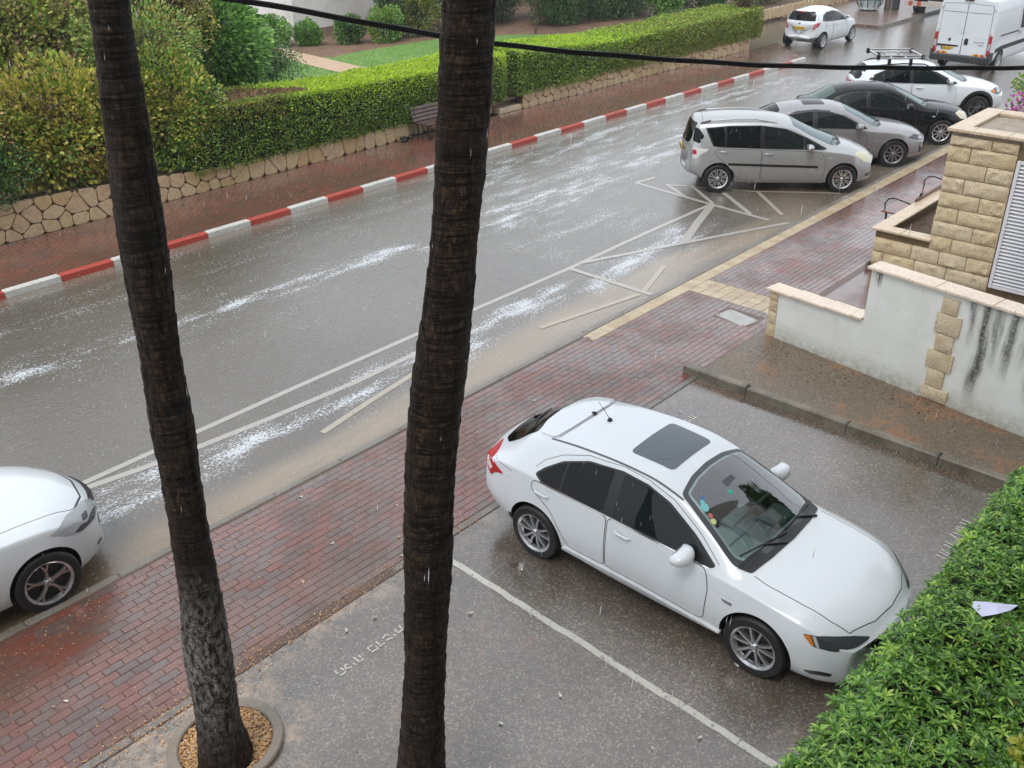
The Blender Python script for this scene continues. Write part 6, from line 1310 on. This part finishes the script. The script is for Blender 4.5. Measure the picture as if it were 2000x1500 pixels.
bush('dry_thicket', (8.2, 24.0, 3.1), (3.4, 1.8, 2.6), 20000, .115, .32, [DRY, OLV, HG], 'tall dry brownish thicket in the upper left corner', 45, group=G3, core=COREB, split=spmix([.28, .36, .36]), lobes=8, droop=.35, trunk=False)
bush('ragged_bush', (12.6, 23.6, 3.7), (1.3, 1.1, 1.2), 6000, .07, .32, [YEL, DRY, MG], 'pale yellow leaved bush top between thicket and green tree', 46, group=G3, core=COREB, split=spmix([.5, .25, .25]), lobes=3, trunk=False)
bush('leafy_tree', (14.5, 25.4, 2.6), (1.8, 1.7, 2.1), 16000, .15, .24, [MG, DG], 'bright green leafy tree in front of the lawn', 47, 'tree', split=spmix([.72, .28]), lobes=9, droop=.2)
bush('low_dark_shrub', (17.2, 27.3, 1.15), (2.3, 1.5, 1.15), 9000, .09, .18, [DG, MG], 'low dark narrow leaved shrub at the left end of the lawn', 48, split=spmix([.75, .25]), lobes=3, trunk=False)
G4 = 'shrubs by the pale house'
for k, (c_, r_, n_, sz, mm, lb) in enumerate((
    ((23.1, 34.4, 1.0), (.9, .7, .65), 5000, .10, [MG, DG], 'green shrub left of the path in front of the pale house'),
    ((24.2, 33.4, .85), (.55, .5, .5), 3500, .09, [MG, DG], 'fresh green broad leaved shrub at the corner of the pale house'),
    ((25.5, 32.4, .95), (.6, .5, .6), 3500, .09, [DG, MG], 'light green shrub in front of the house wall'),
    ((26.7, 31.6, 1.05), (.8, .6, .75), 4500, .09, [MG, OLV], 'yellowish green shrub beside the lawn edge'),
    ((27.6, 32.3, 1.7), (.55, .5, 1.5), 4000, .10, [BLU, MG], 'grey green upright shrub against the house wall'),
    ((28.5, 31.6, 1.5), (.9, .7, 1.2), 4500, .09, [OLV, BLU], 'thin olive shrub left of the nearest palm top'),
    ((29.6, 32.6, 2.0), (1.4, .9, 1.8), 6000, .11, [BLU, DG], 'tall dark grey green shrub touching the nearest palm top'))):
    bush('garden_shrub', c_, r_, n_, sz, .28, mm, lb, 60+k, 'shrub', G4, split=spmix([.65, .35]), lobes=3, spread=1.0)
G5 = 'dark shrubs behind the right hedge'
for k, (c_, r_, n_, mm, lb) in enumerate((
    ((31.8, 31.6, 2.2), (1.5, 1.2, 1.9), 7000, [BLU, DG], 'dark shrub at the top edge right of the nearest palm'),
    ((34.8, 29.0, 1.9), (1.8, 1.2, 1.8), 9000, [DG, BLU], 'long leaved oleander clump behind the lime hedge top'),
    ((37.6, 28.3, 1.9), (1.9, 1.2, 1.9), 9000, [DG, BLU], 'dark oleander clump in the middle of the shrub row'),
    ((39.2, 26.6, 1.6), (1.0, .8, 1.1), 4500, [MG, DG], 'bright green shrub in the dark row behind the hedge'),
    ((41.6, 26.2, 1.9), (2.0, 1.2, 1.7), 9000, [DG, BLU], 'dark shrub behind the far end of the hedge'),
    ((33.6, 32.4, 2.2), (1.9, 1.2, 2.0), 8000, [BLU, MG], 'grey green shrub in the top row right of the nearest palm'),
    ((36.6, 31.2, 2.3), (2.0, 1.2, 2.0), 8000, [DG, BLU], 'dark tall shrub behind the oleander clumps'),
    ((40.4, 29.6, 2.2), (2.2, 1.2, 2.0), 8000, [DG, MG], 'green tall shrub at the top edge behind the right hedge'),
    ((45.4, 25.6, 1.9), (2.4, 1.2, 1.7), 8000, [DG, HG], 'dark shrub behind the small white hatchback'),
    ((49.5, 26.4, 1.9), (2.2, 1.2, 1.7), 6000, [DG, HG], 'dark shrub at the far street corner'))):
    bush('dark_shrub', c_, r_, n_, .16, .13, mm, lb, 80+k, 'shrub', G5, split=spmix([.72, .28]), lobes=4, spread=.8)
bush('ivy_post', (35.9, 20.6, 1.75), (.45, .5, 1.15), 3500, .06, .4, [DRY, HG, OLV], 'brownish climber covered post at the right end of the hedge', 95, 'climber', split=spmix([.4, .35, .25]), core=COREB, base=.12)
t = empty('young_tree', (31.7, 27.9, .46), 0, 'thin young tree standing on the bare soil by the lawn', 'tree'); m = MB(); m.tube([(0, 0, 0), (.05, 0, .8), (.0, .05, 1.7), (.1, .05, 3.0)], [.05, .045, .04, .02], 8)
for k in range(5): m.tube([(.02, .02, 1.0+k*.25), (.5*math.cos(k*2.1), .5*math.sin(k*2.1), 1.7+k*.3)], [.02, .008], 5)
m.build('trunk', STEM, t, 50); p, dd = bush_pts((0, 0, 2.5), (.9, .8, .9), 1500, 9); V, F = leaf_cloud(p, dd, .10, .25, .9, 4); o = npobj('crown', V, F, BLU, t); o['kind'] = 'stuff'
# --- pale house
HW = m_conc('house_render', (.74, .72, .69), .7, (.42, .38, .34), .5, .8)
hl = 10
hs_ = empty('pale_house', (24.6, 34.9, .46), 0, 'pale rendered house behind the garden shrubs at the top', 'house'); m = MB(); m.box((0, 0, 0), (hl+6, 8, 6), .0); m.build('wall', HW, hs_)
m = MB(); m.box((-.05, -.03, -.05), (hl+6.05, -.002, .35)); m.build('plinth', m_conc('house_plinth', (.32, .22, .15), .7), hs_)
m = MB(); m.box((-.4, -.4, 6.0), (hl+6.4, 8.4, 6.25), .03); m.build('roof', HW, hs_)
for x in (2.6, 7.2):
    w_ = empty('window', (x, 0, 1.75), parent=hs_); m = MB(); m.box((-.75, -.05, 0), (.75, -.004, 1.4), .01); m.build('frame', simple('window_white', (.72, .73, .74), .4), w_)
    for k in range(13): m = MB(); m.box((-.68, -.075, 0), (.68, -.052, .075), .004); m.build('shutter_slat', simple('shutter_white', (.70, .71, .72), .4), w_, loc=(0, 0, .07+k*.1))
    m = MB(); m.box((-.85, -.16, -.06), (.85, -.01, -.005), .008); m.build('sill', CAPM, w_)
# --- near hedge at lower right, whorled glossy leaves
PIT = m_leaf('whorl_leaf', [(0, (.040, .105, .014)), (.4, (.085, .22, .028)), (.75, (.17, .35, .05)), (1, (.34, .54, .09))], .28, .18, .5); PITN = m_leaf('whorl_new_leaf', [(0, (.20, .36, .05)), (.6, (.34, .52, .08)), (1, (.50, .66, .14))], .3, .25)
nh = empty('whorled_hedge', (8, 1.0, 0), 0, 'dense glossy green hedge of whorled leaves filling the lower right corner', 'hedge')
def htop(u, v): return 1.12+.20*(fbm(np.asarray(u)*1.1+3, np.asarray(v)*1.3, 5, 3)-.5)*2-.35*np.clip((np.asarray(v)-1.45)/.45, 0, 1)**2
us = np.linspace(3.0, 14.0, 150); vs = np.linspace(-.9, 1.72, 46); UU, VV = np.meshgrid(us, vs); ZZ = htop(UU, VV)-.12; V = np.stack([UU-8, VV-1.0, ZZ], -1).reshape(-1, 3); nn_ = len(us)
skirt = np.stack([us-8, np.full(nn_, .70), np.zeros(nn_)], 1); V = np.concatenate([V, skirt]); i = np.arange(46*nn_).reshape(46, nn_); F = np.stack([i[:-1, :-1].ravel(), i[:-1, 1:].ravel(), i[1:, 1:].ravel(), i[1:, :-1].ravel()], 1)
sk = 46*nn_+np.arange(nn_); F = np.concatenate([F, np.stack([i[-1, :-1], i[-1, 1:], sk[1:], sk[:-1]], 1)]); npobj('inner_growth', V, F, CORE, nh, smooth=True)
g = np.random.default_rng(12); cs = []; u = 3.6
while u < 13.2:
    v = -.55
    while v < 1.86: cs.append((u+g.uniform(-.045, .045), v+g.uniform(-.045, .045))); v += .072
    u += .072
cs = np.array(cs); z = htop(cs[:, 0], cs[:, 1]); nr = np.stack([.5*(fbm(cs[:, 0]*4, cs[:, 1]*4, 1, 2)-.5)*2+g.normal(0, .22, len(cs)), .35*np.clip((cs[:, 1]-1.2)/.5, 0, 1)+g.normal(0, .22, len(cs)), np.ones(len(cs))], 1); nr = unit(nr)
C1 = np.stack([cs[:, 0]-8, cs[:, 1]-1.0, z+g.uniform(-.05, .035, len(cs))], 1); V1, F1 = rosettes(C1, nr, 5)
n2 = 2600; c2 = np.stack([g.uniform(3.6, 13.2, n2), g.uniform(-.55, 1.8, n2)], 1); C2 = np.stack([c2[:, 0]-8, c2[:, 1]-1.0, htop(c2[:, 0], c2[:, 1])-g.uniform(.04, .12, n2)], 1); V2, F2 = rosettes(C2, unit(np.stack([g.normal(0, .5, n2), g.normal(0, .5, n2), np.ones(n2)], 1)), 6, 8)
n3 = 1500; c3u = g.uniform(3.6, 13.2, n3); c3z = g.uniform(.05, 1.0, n3); C3 = np.stack([c3u-8, np.full(n3, .76)+g.uniform(-.05, .06, n3), c3z], 1); V3, F3 = rosettes(C3, unit(np.stack([g.normal(0, .4, n3), np.ones(n3), g.normal(.3, .3, n3)], 1)), 7, 7)
new = g.random(len(cs)) < .09; I1 = np.tile(np.repeat(new.astype(int), 6), 11)
V = np.concatenate([V1, V2, V3]); F = np.concatenate([F1, F2+len(V1), F3+len(V1)+len(V2)]); I = np.concatenate([I1, np.zeros(len(F2)+len(F3), int)])
o = npobj('foliage', V, F, [PIT, PITN], nh, I, smooth=True); o['kind'] = 'stuff'
m = MB()
for k in range(40):
    u_, v_ = random.uniform(4.2, 11.5), random.uniform(.1, 1.85); z_ = float(htop(u_, v_)); e = Vector((random.uniform(-.12, .12), random.uniform(-.12, .12), random.uniform(.05, .16))); a_ = Vector((u_-8, v_-1, z_-.06)); m.tube([a_, a_+e*.6, a_+e], [.004, .003, .0015], 5)
o = m.build('bare_twigs', simple('pale_twig', (.20, .15, .10), .8), nh); o['kind'] = 'stuff'
n4 = 260; c4 = np.stack([g.uniform(4, 12, n4), g.uniform(0, 1.8, n4)], 1); p4 = np.stack([c4[:, 0]-8, c4[:, 1]-1, htop(c4[:, 0], c4[:, 1])+g.uniform(-.04, .03, n4)], 1); V, F = leaf_cloud(p4, np.tile((0, 0, .4), (n4, 1)), .055, .2, 1.4, 9); o = npobj('dead_leaves', V, F, BRN, nh); o['kind'] = 'stuff'
# scrap of paper lying on it
pv = [(-.17, .05, .03), (-.155, -.06, .0), (-.03, -.085, .012), (.10, -.06, .0), (.15, -.055, .02), (.18, -.035, .015), (.06, .0, .035), (-.05, .05, .05), (-.13, .09, .05)]
pp = [un_ for un_ in pv]; m = MB(); n = len(pp); m.add([(x, y, z) for x, y, z in pp]+[(0, 0, .03)]+[(x, y, z-.002) for x, y, z in pp]+[(0, 0, .028)], [(j, (j+1) % n, n) for j in range(n)]+[(n+1+(j+1) % n, n+1+j, 2*n+1) for j in range(n)]+[(j, n+1+j, n+1+(j+1) % n, (j+1) % n) for j in range(n)])
o = m.build('paper_scrap', simple('pale_paper', (.60, .62, .80), .6), loc=(7.10, 1.22, 1.20), rot=(R_(-10), R_(-6), R_(-38))); tag(o, 'torn pale lilac sheet of paper lying on the near hedge', 'paper')
# yellow-leaved sprig at the right edge
t = empty('yellow_sprig', (5.78, .55, 1.05), 0, 'small yellow green leafy sprig at the lower right edge', 'sprig'); m = MB(); m.tube([(0, 0, -.15), (.01, .01, .06), (.0, .02, .16)], [.006, .005, .003], 6); m.build('stem', STEM, t); p, dd = bush_pts((0, 0, .12), (.10, .09, .08), 60, 3); V, F = leaf_cloud(p, dd, .07, .38, .5, 8); o = npobj('foliage', V, F, m_leaf('yellow_leaf', [(0, (.25, .30, .03)), (1, (.5, .50, .08))], .35, .25), t); o['kind'] = 'stuff'
# --- bougainvillea behind the stone enclosure
t = empty('bougainvillea', (19.6, 5.1, 1.6), 0, 'magenta flowering bougainvillea behind the stone pillar', 'shrub'); MAG = m_leaf('magenta_bract', [(0, (.25, .01, .16)), (.6, (.48, .03, .34)), (1, (.62, .16, .45))], .5, .3)
lump('inner_growth', (0, 0, .3), (.5, .35, .6), CORE, t, 3); p, dd = bush_pts((0, 0, .75), (.75, .45, .62), 900, 5, .4); V, F = leaf_cloud(p, dd, .07, .42, 1.0, 3); I = np.repeat((np.random.default_rng(3).random(len(p)) < .38).astype(int), 2); o = npobj('foliage', V, F, [MAG, MG], t, I); o['kind'] = 'stuff'
t = empty('overhanging_branch', (20.6, 5.2, 1.6), 0, 'light green leafy twig hanging in at the right edge', 'branch'); m = MB(); m.tube([(0, 0, 0), (0, .1, .7), (.05, .3, 1.25)], [.03, .02, .008], 6); m.build('stem', STEM, t, 50); p, dd = bush_pts((.05, .32, 1.22), (.3, .25, .2), 160, 5, .3); V, F = leaf_cloud(p, dd, .11, .28, .8, 3); o = npobj('foliage', V, F, m_leaf('light_leaf', [(0, (.10, .22, .03)), (1, (.28, .42, .08))], .35, .25), t); o['kind'] = 'stuff'
# --- things in the distance
t = empty('bottle_cage', (49.3, 21.3, .12), 0, 'green wire recycling cage on the far corner pavement', 'recycling cage'); GRN = simple('green_steel', (.02, .11, .10), .4)
for k in range(11):
    a = k*2*math.pi/11; m = MB(); m.tube([(.35*math.cos(a), .35*math.sin(a), 0), (.62*math.cos(a), .62*math.sin(a), .35), (.62*math.cos(a), .62*math.sin(a), 1.5)], .025, 6); m.build('cage_bar', GRN, t, 50)
for z, r in ((.02, .36), (.5, .63), (1.0, .63), (1.5, .63)): m = MB(); m.tube([(r*math.cos(a*.3142), r*math.sin(a*.3142), z) for a in range(21)], .025, 6, caps=False); m.build('cage_hoop', GRN, t, 50)
m = MB(); m.lathe([(.001, .05), (.5, .06), (.52, .9), (.4, 1.05), (.001, 1.1)], 16); m.build('cage_contents', simple('bottle_bags', (.45, .5, .5), .4, var=.4, vs=6), t)
t = empty('utility_pole', (49.9, 20.6, .12), 0, 'brown wooden pole with a dark box next to the recycling cage', 'pole'); m = MB(); m.tube([(0, 0, -.1), (0, 0, 7)], [.16, .12], 14); m.build('pole', simple('pole_wood', (.13, .10, .075), .7, var=.3, vs=6), t, 50); m = MB(); m.box((.05, -.45, 0), (.35, -.17, .75), .02); m.build('box', simple('dark_box', (.05, .055, .06), .5), t)
t = empty('truck', (49.0, 18.2, 0), R_(-3), 'rear of a truck with a red and white striped bumper at the top edge', 'truck'); m = MB(); m.box((.3, -1.25, .95), (7, 1.25, 3.2), .05); m.build('cargo_body', simple('truck_grey', (.16, .165, .17), .5), t); m = MB(); m.box((.1, -1.1, .75), (6.5, 1.1, .95), .02); m.build('chassis', TRIM, t)
for k in range(12): m = MB(); m.box((-.06, -1.25+k*.2085, .50), (.02, -1.25+k*.2085+.2065, .72), .006); m.build('bumper_panel', simple('stripe_red', (.38, .09, .05), .5) if (k % 2 == 0 and k not in (4, 5, 6, 7)) else simple('stripe_pale', (.46, .40, .36), .5), t)
for y in (-1.0, 1.0):
    for x in (1.2, 5.6): m = MB(); m.lathe([(.25, -.15), (.48, -.14), (.5, 0), (.48, .14), (.25, .15)], 28, 'y', close=True); m.build('wheel', TYRE, t, 40, loc=(x, y, .5))
    m = MB(); m.box((-.02, -.12, -.06), (.03, .12, .06), .01); m.build('rear_light', REDL, t, loc=(.06, y*.9, .85))
m = MB(); m.box((.5, -2.6*.5+.04, 3.9), (6.5, 2.6*.5-.04, 3.95)); 

# --- falling rain: slender drops through the air of the street
g = np.random.default_rng(77); n = 15000
P0 = np.stack([g.uniform(-3, 34, n), g.uniform(.3, 24, n), g.uniform(.15, 7.5, n)], 1); P0 = P0[(np.linalg.norm(P0-np.array((0, 0, CAM_H)), axis=1) > 1.8)]; n = len(P0)
Ld = g.uniform(.02, .065, n)[:, None]*np.array((.06, -.05, 1.0)); rd = g.uniform(.0007, .0013, n)[:, None]; V = []; 
for k, (h, w_) in enumerate(((0, 0), (.35, 1), (1, 0))):
    if w_ == 0: V.append(P0+Ld*h)
    else:
        for j in range(3): V.append(P0+Ld*h+rd*np.array((math.cos(j*2.094), math.sin(j*2.094), 0)))
V = np.stack(V, 1).reshape(-1, 3); k = (np.arange(n)*5)[:, None]; F = np.concatenate([k+np.array([[0, 2, 1]]), k+np.array([[0, 3, 2]]), k+np.array([[0, 1, 3]]), k+np.array([[1, 2, 4]]), k+np.array([[2, 3, 4]]), k+np.array([[3, 1, 4]])])
o = npobj('raindrops', V, F, simple('rain_water', (.80, .82, .84), .1, spec=.6), smooth=True); tag(o, 'rain falling through the air of the whole street', 'rain', kind='stuff')

# --- the block of flats the street is seen from, and the tree that mirrors in the windscreen (both outside the frame)
FL = m_conc('flats_render', (.46, .43, .38), .7, (.30, .27, .22), .4, .5); fb = empty('apartment_block', (-24, -.9, 0), 0, 'beige apartment block closing the near side of the parking lot', 'building'); m = MB(); m.box((0, -11, -.1), (46, 0, 15.5)); m.build('wall', FL, fb)
for fl in range(5):
    for k in range(11):
        if fl == 2 and k in (5, 6): continue
        w_ = empty('window', (2.2+k*4.1, 0, 1.0+fl*3.0), parent=fb); m = MB(); m.box((0, -.02, 0), (1.6, .05, 1.3), .01); m.build('frame', simple('window_white', (.72, .73, .74), .4), w_); m = MB(); m.box((.08, .052, .08), (1.52, .058, 1.22)); m.build('pane', GDARK, w_)
bush('street_tree', (24.5, -2.2, 12.0), (3.0, 2.8, 3.6), 9000, .34, .30, [DG, MG], 'tall dark tree mirrored in the windscreen of the white hatchback', 131, 'tree', split=spmix([.7, .3]), lobes=4, base=.1)

# --- rain-hazed air
hz = MB(); hz.box((-310, -310, -1.2), (510, 510, 19.5)); ho = hz.build('haze', None or simple('haze_tmp', (1, 1, 1))); ho.data.materials.clear()
hm = bpy.data.materials.new('rain_haze'); hm.use_nodes = True; ht = hm.node_tree; ht.nodes.clear(); ho_ = ht.nodes.new('ShaderNodeOutputMaterial'); pv_ = ht.nodes.new('ShaderNodeVolumePrincipled'); pv_.inputs['Color'].default_value = (.90, .93, .96, 1); pv_.inputs['Density'].default_value = HAZE; pv_.inputs['Anisotropy'].default_value = .2
ht.links.new(pv_.outputs[0], ho_.inputs['Volume']); ho.data.materials.append(hm); tag(ho, 'thin grey rain haze filling the air of the street', 'haze', kind='stuff')
